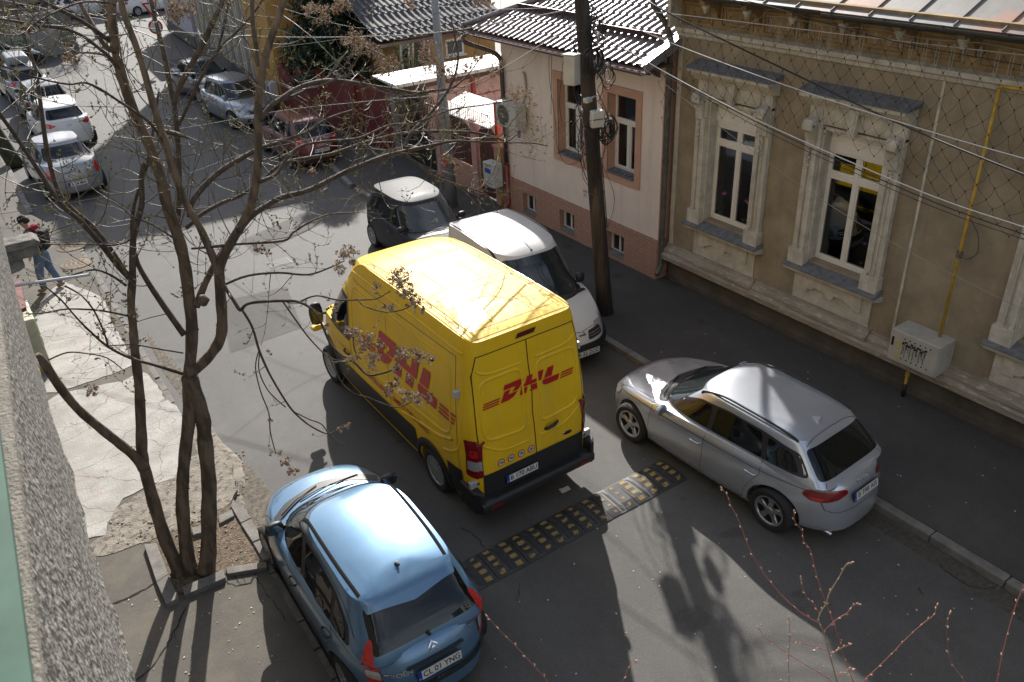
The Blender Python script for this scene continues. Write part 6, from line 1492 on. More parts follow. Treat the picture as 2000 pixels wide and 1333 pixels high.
# ---- dark grey hatchback with silver glare behind the small van -----------------------
Pd = mat('dark_grey_paint', (.028, .03, .036), .6, coat=.12, spec=.2, var=.05)
def hatch_spec(**k):
    d = dict(name='hatchback', cat='car', L=3.8, W=1.66, wr=.30, wheels=(1.2, -1.2), tw=.19, rim='multi', zs=.19,
      sh=([-1.9, -1.7, -1.2, -.5, 0, .6, 1.0, 1.4, 1.7, 1.9], [.9, .98, 1.0, .98, .96, .94, .92, .86, .80, .72]), prof=PROF_CAR, nf=3.0, nr=3.8, crown=.07, flare=.01,
      gh=dict(wb=.75, wr=.58, fb=1.1, ft=.32, rb=-1.82, rt=-1.5, nf=3.4, nr=4.6, rz=([-1.9, -1.5, -.8, -.1, .4, .8], [1.40, 1.45, 1.49, 1.50, 1.47, 1.36]), crown=.04, fp=1.1, rp=1.2),
      dlo=[[(.86, .98), (.42, 1.31), (.0, 1.39), (-.6, 1.39), (-1.2, 1.34), (-1.5, 1.05), (-.8, .985)]],
      side_glass=[[(.76, .995), (.40, 1.27), (.02, 1.355), (-.02, .985)], [(-.12, .985), (-.10, 1.36), (-.5, 1.36), (-.92, 1.34), (-.98, .99)], [(-1.06, .995), (-1.02, 1.32), (-1.18, 1.30), (-1.40, 1.05)]],
      ws=[(-.68, .98), (.68, .98), (.55, 1.41), (-.55, 1.41)], rw=[(-.6, 1.0), (.6, 1.0), (.52, 1.38), (-.52, 1.38)],
      patches=[('headlamp', [(.46, .58), (.78, .60), (.76, .76), (.62, .79), (.5, .70)], 'F', M_clear, .012), ('headlamp', [(-.46, .58), (-.78, .60), (-.76, .76), (-.62, .79), (-.5, .70)], 'F', M_clear, .012), ('grille', [(-.36, .56), (.36, .56), (.38, .68), (-.38, .68)], 'F', M_blk, .008), ('lower_grille', [(-.5, .28), (.5, .28), (.5, .42), (-.5, .42)], 'F', M_blk, .008),
        ('cowl', [(-.68, 1.08), (0, 1.26), (.68, 1.08), (.66, .94), (0, 1.10), (-.66, .94)], 'T', M_blk, .006),
        ('tail_lamp', [(-.12, .82), (.10, .80), (.12, .96), (-.08, .98)], 'BL', M_tailb, .012), ('tail_lamp', [(-.12, .82), (.10, .80), (.12, .96), (-.08, .98)], 'BR', M_tailb, .012)],
      gaps=[([(.88, .95), (.9, .6), (.84, .25)], f, .006) for f in 'LR']+[([(-.07, .97), (-.06, .26)], f, .006) for f in 'LR']+[([(-1.02, .97), (-.9, .6), (-.84, .26)], f, .006) for f in 'LR']+[([(-.66, 1.08), (-.6, 1.75), (0, 1.82), (.6, 1.75), (.66, 1.08)], 'T', .006)],
      mirror=(.62, 1.0, M_blk), handles=[(.05, .82), (-.9, .84)], hm=M_blk)
    d.update(k); return d
root, S = car(hatch_spec(label='dark grey hatchback facing us behind the white van, sun glare on its roof', paint=Pd, loc=(8.18, 16.4, ROAD), rot=R(180-2.5), name='dark_hatchback', L=3.95, wsm=mat('dusty_screen', (.05, .058, .062), .12, coat=.5)))
wiper(root, [S.hit(-.5, 1.08, 'T', .03), S.hit(0, 1.05, 'T', .04), S.hit(.4, 1.0, 'T', .04)])

# ---- red hatchback, silver family car, dark saloon, left row ---------------------------
Pr = paint('red_paint_car', (.11, .007, .011), .2, .4)
root, S = car(hatch_spec(label='dark red hatchback seen from behind under the branches on the right kerb', paint=Pr, loc=(8.95, 26.2, ROAD), rot=0, name='red_hatchback', L=4.0, plate=(-2.03, .62, 'B 10 KXC', -.05)))
S.patch('bumper', [(-.8, .3), (.8, .3), (.8, .52), (-.8, .52)], 'B', M_blk, .008, .06, rounded=.04)
Pf = paint('blue_silver_paint', (.30, .33, .38), .7, .30)
root, S = car(hatch_spec(label='pale blue silver family hatchback facing us beyond the red car', paint=Pf, loc=(9.0, 32.4, ROAD), rot=R(180+4), name='silver_blue_hatchback', L=4.34, W=1.84, wheels=(1.35, -1.3), plate=(2.17, .5, 'B 71 DVR', .05), mirror=(.72, 1.0, Pf), wsm=M_cgs, wr=.32))
Pg = paint('graphite_paint', (.035, .04, .05), .6, .28)
root, S = car(hatch_spec(label='graphite grey saloon parked behind the pale blue silver hatchback', paint=Pg, loc=(9.15, 37.3, ROAD), rot=R(180+6), name='graphite_saloon', L=4.4, W=1.78, wheels=(1.35, -1.3), mirror=(.72, 1.0, Pg),
    gh=dict(wb=.76, wr=.57, fb=1.1, ft=.32, rb=-1.7, rt=-1.0, nf=3.4, nr=4.0, rz=([-1.9, -1.1, -.8, -.1, .4, .8], [1.30, 1.40, 1.42, 1.44, 1.41, 1.32]), crown=.04), dlo=[[(.86, .98), (.42, 1.26), (.0, 1.34), (-.6, 1.33), (-1.05, 1.24), (-1.35, 1.02), (-.8, .985)]],
    side_glass=[[(.76, .995), (.40, 1.22), (.02, 1.30), (-.02, .985)], [(-.12, .985), (-.10, 1.30), (-.5, 1.30), (-.95, 1.22), (-1.15, 1.0)]], ws=[(-.68, .98), (.68, .98), (.55, 1.34), (-.55, 1.34)], rw=[(-.6, 1.0), (.6, 1.0), (.52, 1.3), (-.52, 1.3)]))
Ps = paint('light_silver_paint', (.27, .275, .29), .35, .36)
SAL = dict(sh=([-2.14, -2.0, -1.6, -1.1, 0, .6, 1.0, 1.5, 1.9, 2.14], [.97, 1.03, 1.05, 1.02, .97, .95, .92, .86, .78, .70]), gh=dict(wb=.77, wr=.585, fb=1.15, ft=.35, rb=-1.65, rt=-.95, nf=3.4, nr=4.2, rz=([-1.9, -1.1, -.8, -.1, .4, .8], [1.36, 1.46, 1.49, 1.51, 1.48, 1.38]), crown=.04))
root, S = car(hatch_spec(label='light silver saloon seen from behind, nearest of the left parked row', paint=Ps, loc=(2.22, 28.6, ROAD), rot=R(3), name='silver_saloon', L=4.28, W=1.78, wheels=(1.3, -1.33), plate=(-2.13, .50, 'B 54 MRI', -.05), mirror=(.7, 1.02, M_blk), sh=SAL['sh'], gh=SAL['gh'],
    dlo=[[(.90, 1.0), (.46, 1.32), (.0, 1.40), (-.55, 1.39), (-.95, 1.32), (-1.3, 1.06), (-.8, 1.01)]], side_glass=[[(.78, 1.01), (.42, 1.28), (.02, 1.36), (-.02, 1.0)], [(-.12, 1.0), (-.10, 1.36), (-.5, 1.36), (-.88, 1.29), (-1.1, 1.03)]],
    rw=[(-.60, 1.10), (.60, 1.10), (.52, 1.39), (-.52, 1.39)],
    patches=[('tail_lamp', [(-.1, .70), (.12, .70), (.10, .98), (-.08, .98)], 'BL', M_tailb, .012), ('tail_lamp', [(-.1, .70), (.12, .70), (.10, .98), (-.08, .98)], 'BR', M_tailb, .012), ('cowl', [(-.68, 1.14), (0, 1.3), (.68, 1.14), (.66, .98), (0, 1.13), (-.66, .98)], 'T', M_blk, .006)]))
S.text('boot_lettering', 'LOGAN', .07, 'B', (-.1, .86), M_pltx, .008, sx=1.2)
S.line('boot_seam', [(-.60, .60), (-.61, .98)], 'B', .01, M_gap, .004); S.line('boot_seam', [(.60, .60), (.61, .98)], 'B', .01, M_gap, .004); S.line('boot_seam', [(-.60, .62), (.60, .62)], 'B', .012, M_gap, .004)
Pw = paint('white_paint', (.56, .555, .54), 0., .45)
root, S = car(hatch_spec(label='white hatchback with large red tail lamps, second in the left row', paint=Pw, loc=(3.02, 34.4, ROAD), rot=R(3), name='white_hatchback', L=4.3, W=1.78, wheels=(1.3, -1.33), mirror=(.7, 1.02, M_blk), antenna=(-1.0, 'knob'),
    sh=SAL['sh'], gh=dict(wb=.77, wr=.59, fb=1.2, ft=.35, rb=-2.0, rt=-1.55, nf=3.4, nr=4.2, rz=([-1.9, -1.5, -.8, -.1, .4, .8], [1.38, 1.42, 1.47, 1.48, 1.45, 1.36]), crown=.04),
    rw=[(-.60, 1.08), (.60, 1.08), (.50, 1.36), (-.50, 1.36)], patches=[('tail_lamp', [(.28, .92), (.0, .99), (-.18, .97), (-.1, .86), (.05, .82), (.2, .86)], 'BL', M_tailb, .012), ('tail_lamp', [(.28, .92), (.0, .99), (-.18, .97), (-.1, .86), (.05, .82), (.2, .86)], 'BR', M_tailb, .012), ('fog_reflector', [(.66, .42), (.76, .46), (.74, .34), (.66, .32)], 'B', M_tail, .01), ('fog_reflector', [(-.66, .42), (-.76, .46), (-.74, .34), (-.66, .32)], 'B', M_tail, .01),
      ('cowl', [(-.68, 1.14), (0, 1.3), (.68, 1.14), (.66, .98), (0, 1.13), (-.66, .98)], 'T', M_blk, .006)]))
mb = MB(); c = S.hit(0, .86, 'B', .012); mb.tube([c+Vector((.07*math.cos(t), 0, .035*math.sin(t))) for t in [2*PI*q/20 for q in range(21)]], .007, 5); mb.done('oval_badge', M_chr, root, world=False)
Pk = paint('black_car_paint', (.012, .012, .014), .3, .25)
root, S = car(hatch_spec(label='black tall hatchback with dark tailgate and red lamps, third in the left row', paint=Pk, loc=(3.05, 38.3, ROAD), rot=R(3), name='black_hatchback', L=4.1, W=1.76, wheels=(1.25, -1.25), mirror=(.7, 1.02, M_blk)))
root, S = car(hatch_spec(label='silver car carrying a long grey roof box, farthest in the left row', paint=Ps, loc=(2.9, 43.2, ROAD), rot=R(3), name='roof_box_car', L=4.3, W=1.78, wheels=(1.3, -1.3), mirror=(.7, 1.02, M_blk)))
bx = MB(); bmesh.ops.create_cube(bx.bm, size=1.); bx.bm.transform(Matrix.Translation((2.9, 42.9, ROAD+1.72)) @ Matrix.Diagonal((.85, 2.0, .34, 1)))
t_ = bx.done('roof_box', mat('roof_box_grey', (.25, .26, .28), .4, var=.1), None, bevel=.12, segs=4); tag(t_, 'streamlined grey roof box on top of the farthest silver car', 'roof box')
root, S = car(hatch_spec(label='black car parked side on in front of the graffiti wall', paint=Pk, loc=(2.6, 51.6, ROAD), rot=R(-88), name='black_car', L=4.5, W=1.8, wheels=(1.35, -1.35), mirror=(.7, 1.02, Pk)))
root, S = car(hatch_spec(label='white car crossing the far end of the side street', paint=Pw, loc=(13.6, 66.5, ROAD), rot=R(-70), name='white_car', L=4.3, W=1.78, wheels=(1.3, -1.3), mirror=(.7, 1.02, Pw)))
root, S = car(hatch_spec(label='white van-like car left of the crossing white car, near the top edge', paint=Pw, loc=(9.8, 68.8, ROAD), rot=R(-80), name='white_people_carrier', L=4.6, W=1.85, wheels=(1.4, -1.4), mirror=(.7, 1.02, M_blk)))
root, S = car(hatch_spec(label='dark red car showing in the yard past the orange bungalow', paint=paint('bright_red_paint', (.40, .02, .02)), loc=(17.7, 28.6, .1), rot=R(170), name='red_yard_car', L=4.2, W=1.75, wheels=(1.3, -1.3), mirror=(.7, 1.02, M_blk)))

# ---- small white van facing us --------------------------------------------------------
sp = dict(name='small_white_van', label='small white panel van facing us at the right kerb behind the yellow van', cat='van', paint=Pw, L=4.0, W=1.68, wr=.30, wheels=(1.22, -1.42), tw=.18, rim='steel', zs=.2,
  sh=([-2.0, -1.8, -1.0, 0, .5, .9, 1.3, 1.7, 1.9, 2.0], [1.02, 1.05, 1.05, 1.04, 1.04, 1.03, .95, .82, .72, .64]), prof=PROF_CAR[:6]+[(.74, .995, -.06, -.01), (.86, .985, -.11, -.02), (.95, .97, -.17, -.03), (1.0, .945, -.22, -.05)], nf=2.8, nr=7., crown=.07,
  gh=dict(wb=.80, wr=.72, fb=1.1, ft=.25, rb=-1.97, rt=-1.90, nf=3.4, nr=9., rz=([-2.0, -1.7, -1.0, -.4, .1, .5], [1.74, 1.79, 1.82, 1.80, 1.74, 1.60]), crown=.045, fp=1.2, sec=[(0, -.08), (.0, .0), (.25, .30), (.5, .56), (.72, .80), (.86, .91), (.95, .965), (1.03, .992)]),
  dlo=[[(.95, 1.07), (.45, 1.48), (.1, 1.55), (-.1, 1.53), (-.12, 1.06)]], side_glass=[[(.85, 1.09), (.42, 1.44), (.1, 1.51), (-.05, 1.50), (-.06, 1.08)]],
  ws=[(-.72, 1.05), (.72, 1.05), (.60, 1.66), (-.60, 1.66)], rw=[(-.3, 1.2), (.3, 1.2), (.3, 1.55), (-.3, 1.55)],
  patches=[('headlamp', [(.50, .60), (.76, .58), (.80, .72), (.76, .90), (.68, .92), (.56, .78)], 'F', M_clear, .012), ('headlamp', [(-.50, .60), (-.76, .58), (-.80, .72), (-.76, .90), (-.68, .92), (-.56, .78)], 'F', M_clear, .012),
    ('headlamp_side', [(1.86, .62), (1.86, .78), (1.55, .90), (1.62, .72)], 'L', M_clear, .010), ('headlamp_side', [(1.86, .62), (1.86, .78), (1.55, .90), (1.62, .72)], 'R', M_clear, .010),
    ('front_bumper', [(-.82, .22), (.82, .22), (.83, .54), (-.83, .54)], 'F', M_blk, .016), ('bumper_side', [(1.55, .25), (1.95, .25), (1.98, .54), (1.56, .52)], 'L', M_blk, .012), ('bumper_side', [(1.55, .25), (1.95, .25), (1.98, .54), (1.56, .52)], 'R', M_blk, .012),
    ('grille', [(.10, .58), (.46, .60), (.42, .74), (.14, .72)], 'F', M_blk, .010), ('grille', [(-.10, .58), (-.46, .60), (-.42, .74), (-.14, .72)], 'F', M_blk, .010), ('cowl', [(-.70, 1.0), (0, 1.22), (.70, 1.0), (.68, .92), (0, 1.10), (-.68, .92)], 'T', M_blk, .008)],
  gaps=[([(-.70, 1.04), (-.66, 1.5), (-.55, 1.74), (0, 1.84), (.55, 1.74), (.66, 1.5), (.70, 1.04)], 'T', .006)]+[([(.98, 1.0), (.95, .6), (.86, .26)], f, .006) for f in 'LR']+[([(-.2, 1.6), (-.2, .26)], f, .006) for f in 'LR']+[([(-.4, .7), (-.4, 1.5), (-1.2, 1.55), (-1.8, 1.5), (-1.8, .8)], f, .008) for f in 'LR'],
  mirror=(.66, 1.10, M_blk), msize=(.19, .12, .2), handles=[(-.05, .88)], hm=M_blk, plate=(2.03, .40, 'B 32 ZCC', 0), antenna=(.20, 'rod', -.02), loc=(8.05, 11.93, ROAD), rot=R(180-3.5))
root, S = car(sp)
for s_ in (-1, 1):
    S.line('roof_gutter_strip', [(s_*.655, .15), (s_*.675, -.4), (s_*.68, -1.1), (s_*.67, -1.8)], 'T', .028, M_blk, .004, smooth_n=4, ridge=.006)
for s_ in (-1, 1):
    for dz in (.63, .67): S.line('grille_bar', [(s_*.14, dz), (s_*.43, dz+.01)], 'F', .012, M_chr, .014)
mb = MB(); c = S.hit(0, .68, 'F', .014); mb.tube([c+Vector((.055*math.cos(t), 0, .055*math.sin(t))) for t in [2*PI*q/20 for q in range(21)]], .008, 6); mb.box(c.x-.07, c.x+.07, c.y-.004, c.y+.004, c.z-.012, c.z+.012); mb.done('round_badge', M_chr, root, world=False)
wiper(root, [S.hit(-.6, 1.02, 'T', .03), S.hit(-.2, 1.1, 'T', .05), S.hit(.2, 1.06, 'T', .05)]); wiper(root, [S.hit(0, 1.12, 'T', .03), S.hit(.3, 1.08, 'T', .05), S.hit(.62, .98, 'T', .05)])

# ---- big yellow van ---------------------------------------------------------------------
Py = mat('van_yellow', (.76, .47, .008), .55, coat=.18, spec=.3, var=.06, vscale=1.2, streak=(.60, .40, .045)); M_red = mat('logo_red', (.42, .008, .012), .4)
VPROF = [(0, .86, -.15, -.04), (.02, .95, -.06, -.01), (.10, .975, -.01, 0), (.25, .985, 0, 0), (.5, 1.0, -.02, 0), (.75, 1.0, -.06, 0), (.9, .998, -.12, -.005), (1.0, .992, -.17, -.01)]
sp = dict(name='yellow_van', cat='van', label='tall yellow delivery van with red lettering driving up the middle of the street', paint=Py, L=5.94, W=2.02, wr=.345, wheels=(1.95, -1.82), tw=.22, rim='steel', zs=.30, nf=3.0, nr=14., crown=.03, spine=.85,
  sh=([-2.97, -1, 0, 1.2, 1.8, 2.2, 2.6, 2.85, 2.97], [1.42, 1.42, 1.42, 1.42, 1.38, 1.28, 1.14, 1.02, .95]), prof=VPROF,
  gh=dict(wb=.998, wr=.82, fb=2.25, ft=.95, rb=-2.955, rt=-2.84, nf=4.2, nr=16., rz=([-2.97, -2.6, -1.5, -.4, .1, .5, .9, 1.3, 1.7, 2.2], [2.84, 2.88, 2.89, 2.88, 2.86, 2.80, 2.69, 2.54, 2.38, 2.1]), crown=.035, fp=1.25, rp=1.2,
    sec=[(0, -.08), (.0, .0), (.12, .22), (.28, .44), (.45, .64), (.62, .80), (.74, .89), (.86, .945), (.96, .98), (1.03, .995)]),
  dlo=[[(1.98, 1.40), (1.62, 1.80), (1.25, 2.10), (.80, 2.14), (.76, 1.36), (1.6, 1.36)]], side_glass=[[(1.50, 1.46), (1.48, 1.86), (1.22, 2.05), (.84, 2.08), (.82, 1.44)], [(1.88, 1.44), (1.60, 1.76), (1.60, 1.46)]],
  ws=[(-.82, 1.50), (0, 1.53), (.82, 1.50), (.72, 2.22), (-.72, 2.22)], rw=[(-.01, 1.9), (.01, 1.9), (.01, 1.92), (-.01, 1.92)],
  patches=[('headlamp', [(2.62, .82), (2.18, 1.12), (2.3, .85), (2.6, .70)], 'L', M_clear, .012), ('headlamp', [(2.62, .82), (2.18, 1.12), (2.3, .85), (2.6, .70)], 'R', M_clear, .012), ('grille', [(-.5, .6), (.5, .6), (.5, .95), (-.5, .95)], 'F', M_blk, .01),
    ('front_bumper', [(2.35, .32), (2.85, .32), (2.85, .66), (2.38, .66)], 'L', M_blk, .012), ('front_bumper', [(2.35, .32), (2.85, .32), (2.85, .66), (2.38, .66)], 'R', M_blk, .012)],
  loc=(5.14, 10.57, ROAD), rot=R(.3))
root, S = car(sp); S.stretch = 5
# lower black cladding and arches
for f in 'LR':
    S.patch('cladding', [(1.50, .36), (1.50, .80), (-1.36, .86), (-1.36, .36)], f, M_blk, .012, .08, rounded=.04)
    S.patch('cladding', [(-2.28, .33), (-2.28, .84), (-2.66, .88), (-2.66, .30)], f, M_blk, .010, .08)
    for wy in sp['wheels']:
        S.line('wheel_arch', [(wy+.445*math.cos(t), sp['wr']+.03+.445*math.sin(t)) for t in [-.12+(PI+.24)*k/30 for k in range(31)]], f, .13, M_blk, .014, ridge=.012)
    S.line('sill_seam', [(1.45, .41), (-1.35, .41)], f, .03, Py, .018)
    g = [([(.76, .80), (.74, 1.3), (.76, 2.18), (1.0, 2.26), (1.4, 2.12), (1.75, 1.78)], f, .012), ([(-.62, .86), (-.62, 2.50)], f, .006), ([(-2.62, .5), (-2.60, 1.3), (-2.58, 2.2), (-2.57, 2.60)], f, .008), ([(.60, 2.52), (-2.57, 2.60)], f, .007), ([(-1.36, .36), (-1.36, .86)], f, .008), ([(-.05, .36), (-.05, .82)], f, .006), ([(1.55, .5), (1.62, 1.0), (1.75, 1.38)], f, .008)]
    if f == 'R': g.append(([(.60, .80), (.60, 2.45)], f, .01))
    S.lines('panel_gap', g, M_gap, off=.003)
    S.line('panel_ridge', [tuple(q) for q in round_poly([Vector(p) for p in [(.62, 1.22), (.62, 2.25), (.55, 2.40), (.4, 2.44), (-2.25, 2.46), (-2.42, 2.38), (-2.45, 2.25), (-2.45, 1.50), (-2.38, 1.34), (-2.2, 1.30), (-.9, 1.21), (.5, 1.17)]], .12)], f, .05, Py, .001, closed=True, ridge=.012)
    S.line('panel_ridge', [(-1.0, .95), (-1.5, 1.06), (-2.1, 1.16), (-2.48, 1.30)], f, .06, Py, .001, ridge=.016, smooth_n=5)
    S.line('panel_ridge', [(-2.2, .98), (-2.5, 1.12), (-2.66, 1.4), (-2.70, 2.4)], f, .05, Py, .001, ridge=.012, smooth_n=5)
    S.line('panel_ridge', [(.66, 2.30), (.2, 2.38), (-1.5, 2.40), (-2.4, 2.40)], f, .03, Py, .001, ridge=.010, smooth_n=5)
    S.line('roof_edge_ridge', [(.8, 2.56), (.2, 2.66), (-1.5, 2.70), (-2.7, 2.68)], f, .035, Py, .001, ridge=.012, smooth_n=5)
# DHL logo: slanted letters split by a horizontal cut
LOGO = [[(0, 1), (1.08, 1), (1.2, .95), (1.23, .85), (1.16, .70), (1.0, .43), (.60, .43), (.76, .60), (.78, .66), (.72, .70), (0, .70)],
        [(.1, .62), (.50, .62), (.36, .36), (.98, .36), (.88, .2), (.74, .08), (.52, 0), (0, 0)],
        [(1.42, 1), (1.80, 1), (1.80, .64), (2.12, .64), (2.12, 1), (2.5, 1), (2.5, .43), (1.15, .43), (1.15, .52), (1.42, .64)], [(1.2, .36), (1.62, .36), (1.62, 0), (1.2, 0)], [(1.92, .36), (2.34, .36), (2.34, 0), (1.92, 0)],
        [(2.78, 1), (3.18, 1), (3.18, .43), (2.68, .43)], [(2.62, .36), (3.72, .36), (3.72, 0), (2.95, 0), (2.72, .08), (2.62, .22)]]
STR = [[(x0, z), (x1, z), (x1, z+.075), (x0, z+.075)] for z in (0, .14, .28) for x0, x1 in ((-1.12, -.12), (3.86, 4.7))]
for f, fl in (('L', -1), ('R', 1)):
    c0 = (-.26, 1.56) if f == 'L' else (-2.1, 1.56)
    S.poly2('logo_letters', LOGO, f, c0, .485, M_red, flip=fl, shear=.3, off=.010, ys=1.05)
    for q in STR: S.poly2('logo_stripe', [q], f, c0, .485, M_red, flip=fl, shear=.3, off=.010)
    S.text('slogan', 'EXCELLENCE. SIMPLY DELIVERED.', .145, f, (-.84, 1.04), M_red, .008, .002, flip=fl, sx=.93)
    S.text('door_lettering', 'www.dhl.ro', .08, f, (1.12, 1.12), M_red, .012, flip=fl)
S.poly2('rear_logo_letters', LOGO, 'B', (-.48, 1.90), .25, M_red, flip=1, shear=.34, off=.010, ys=.95, step=.05)
for q in STR: S.poly2('rear_logo_stripe', [q], 'B', (-.48, 1.90), .25, M_red, flip=1, shear=.34, off=.010, step=.05)
# rear doors
S.lines('rear_door_gap', [([(-.86, .92), (-.87, 1.6), (-.84, 2.4), (-.76, 2.66), (.76, 2.66), (.84, 2.4), (.87, 1.6), (.86, .92)], 'B', .012), ([(.03, .50), (.02, 1.0), (.0, 1.6), (.02, 1.9), (0, 2.3), (.0, 2.66)], 'B', .014)], M_gap, off=.004)
for s_ in (-1, 1):
    S.line('rear_panel_ridge', [tuple(q) for q in round_poly([Vector(p) for p in ((s_*.12, 1.36), (s_*.74, 1.42), (s_*.79, 1.62), (s_*.77, 2.30), (s_*.12, 2.30))], .14)], 'B', .05, Py, .001, closed=True, ridge=.012)
    S.line('rear_panel_ridge', [(s_*.12, 2.36), (s_*.6, 2.38), (s_*.78, 2.46)], 'B', .04, Py, .001, ridge=.010, smooth_n=4); S.line('rear_panel_ridge', [(s_*.1, 1.16), (s_*.5, 1.18), (s_*.80, 1.36)], 'B', .04, Py, .001, ridge=.010, smooth_n=4)
    S.patch('tail_lamp', [(s_*.885, .86), (s_*.972, .86), (s_*.975, 1.46), (s_*.89, 1.48)], 'B', M_tail, .016, .04, rounded=.03)
    S.patch('tail_lamp_side', [(-2.955, .86), (-2.76, .88), (-2.79, 1.44), (-2.95, 1.47)], 'L' if s_ < 0 else 'R', M_tail, .014, .04, rounded=.04)
    S.patch('reversing_lamp', [(s_*.89, .98), (s_*.97, .98), (s_*.97, 1.14), (s_*.89, 1.14)], 'B', M_clear, .021, .04); S.patch('reversing_lamp_side', [(-2.95, .99), (-2.80, .99), (-2.81, 1.14), (-2.95, 1.14)], 'L' if s_ < 0 else 'R', M_clear, .019, .04)
    S.patch('tail_lamp_bright_lens', [(s_*.89, 1.20), (s_*.97, 1.20), (s_*.97, 1.32), (s_*.89, 1.32)], 'B', M_tailb, .021, .04)  # brighter red part of the lens, not emissive
    for z in (.76, 2.12):
        p = S.hit(s_*.93, z, 'B', .0); mb = MB(); mb.cbox((s_*.965, p.y-.005, z), (.12, .06, .11)); mb.cbox((s_*.90, p.y-.03, z), (.05, .03, .09)); h = mb.done('hinge', mat('hinge_white', (.42, .42, .40), .4, metal=.3), root, world=False, bevel=.012)
        mb = MB(); mb.cbox((s_*.90, p.y-.048, z), (.035, .008, .02)); mb.cbox((s_*.90, p.y-.048, z+.028), (.035, .008, .01)); mb.done('hinge_slot', M_blk, h, world=False)
S.patch('rear_lower_panel', [(-.84, .48), (.84, .48), (.84, .90), (-.84, .90)], 'B', M_blk, .012, .08)
mb = MB(); mb.prism([(-2.93, .34), (-3.06, .35), (-3.10, .40), (-3.10, .50), (-3.06, .54), (-2.93, .55)], -.97, .97, 'x'); rb = mb.done('rear_bumper', M_blk, root, world=False, bevel=.03, segs=3)
mb = MB()
for k in range(38): mb.box(-.76+k*.04, -.745+k*.04, -3.085, -2.96, .548, .553)
mb.done('bumper_tread', M_blk, rb, world=False)
for s_ in (-1, 1):
    mb = MB(); mb.box(s_*.75-.08, s_*.75+.08, -3.108, -3.095, .41, .45); mb.done('reflector', M_tail, rb, world=False)
    mb = MB(); mb.prism([(s_*.90, -3.09), (s_*.97, -3.06), (s_*1.03, -2.98), (s_*1.03, -2.62), (s_*.97, -2.6), (s_*.90, -2.9)], .34, .70, 'z'); mb.done('bumper_corner', M_blk, rb, world=False, bevel=.03, segs=3)
plate(root, 'B 170 ABU', (-.25, -3.005, .70), -.05)
p = S.hit(.16, 1.25, 'B', 0); mb = MB(); mb.tube([(.18, p.y, 1.225), (.22, p.y-.035, 1.23), (.32, p.y-.035, 1.245), (.40, p.y, 1.26)], .022, 8); mb.done('rear_door_handle', M_blk, root, world=False, smooth=True); S.patch('handle_recess_shade', [(.18, 1.20), (.40, 1.23), (.40, 1.31), (.18, 1.28)], 'B', mat('recess_shade_yellow', (.5, .27, .01), .4), .006, .05, rounded=.03)  # flat patch behind the handle, recess shade painted as darker yellow
mb = MB(); p = S.hit(.56, 1.0, 'B', .01); mb.lathe([(0, -.006), (.075, -.003), (.08, .004)], (0, 0, 0), axis='y', n=24); mb.bm.transform(Matrix.Translation(p) @ Matrix.Diagonal((1, 1, .42, 1))); mb.done('oval_badge', M_chr, root, world=False)
S.patch('oval_badge_face', [(.56+.062*math.cos(t), 1.0+.024*math.sin(t)) for t in [2*PI*q/18 for q in range(18)]], 'B', M_gap, .018, .04)
S.patch('high_brake_lamp', [(-.16, 2.72), (.13, 2.72), (.17, 2.785), (-.12, 2.785)], 'B', mat('dark_red_lens', (.10, .01, .01), .2, coat=1.), .012, .05)
for k, tx in enumerate(('120', '90', '70', '50')):
    x = -.56+k*.165; z = 1.0
    for nm, r_, m_, off in (('speed_sticker', .058, M_red, .006), ('sticker_face', .045, M_plate, .008)): S.patch(nm, [(x+r_*math.cos(t), z+r_*math.sin(t)) for t in [2*PI*q/20 for q in range(20)]], 'B', m_, off, .04)
    S.text('sticker_number', tx, .056 if k else .044, 'B', (x, z), M_pltx, .011, .002)
# roof details: shallow ribs, seams, rails brackets
M_seam_y = mat('yellow_seam', (.16, .085, .01), .7)
rl = [([(s_*x, y0), (s_*x, y1)], 'T', .007) for s_ in (-1, 1) for x, y0, y1 in ((.72, 1.0, -2.75), (.30, .8, -.2), (.30, -.6, -1.4), (.30, -1.75, -2.6))]+[([(-.6, y), (.6, y)], 'T', .007) for y in (.82, -.22, -.28, -1.42, -1.62, -2.62)]+[([(-.80, -2.78), (.80, -2.78)], 'T', .008)]
S.lines('roof_seam', rl, M_seam_y, off=.0025)
for s_ in (-1, 1):
    S.line('roof_rib', [(s_*.66, 1.0), (s_*.66, -2.7)], 'T', .03, Py, .001, ridge=.006); S.line('roof_rib', [(s_*.78, .9), (s_*.78, -2.75)], 'T', .03, Py, .001, ridge=.010)
    for y in (.9, .1, -.75, -1.6, -2.3): S.line('roof_fixing', [(s_*.76, y+.10), (s_*.69, y+.08), (s_*.69, y-.08), (s_*.76, y-.10)], 'T', .012, M_seam_y, .008, smooth_n=3)
# mirrors
for s_ in (-1, 1):
    p = S.hit(1.66, 1.42, 'L' if s_ < 0 else 'R', 0); h = mirror(root, s_, p.x+s_*.12, 1.78, 1.50, M_blk, (.24, .14, .42))
    mb = MB(); mb.box(min(p.x+s_*.13, p.x+s_*.36), max(p.x+s_*.13, p.x+s_*.36), 1.72, 1.86, 1.20, 1.28); mb.done('mirror_cap', Py, h, world=False, bevel=.03)
mb = MB(); p = S.hit(.95, 1.06, 'L', 0)
for s_ in (-1, 1):
    p = S.hit(.92, 1.1, 'L' if s_ < 0 else 'R', 0); mb = MB(); mb.tube([(p.x, .82, 1.1), (p.x+s_*.04, .86, 1.1), (p.x+s_*.04, 1.0, 1.1), (p.x, 1.04, 1.1)], .016, 8); mb.done('door_handle', M_blk, root, world=False)
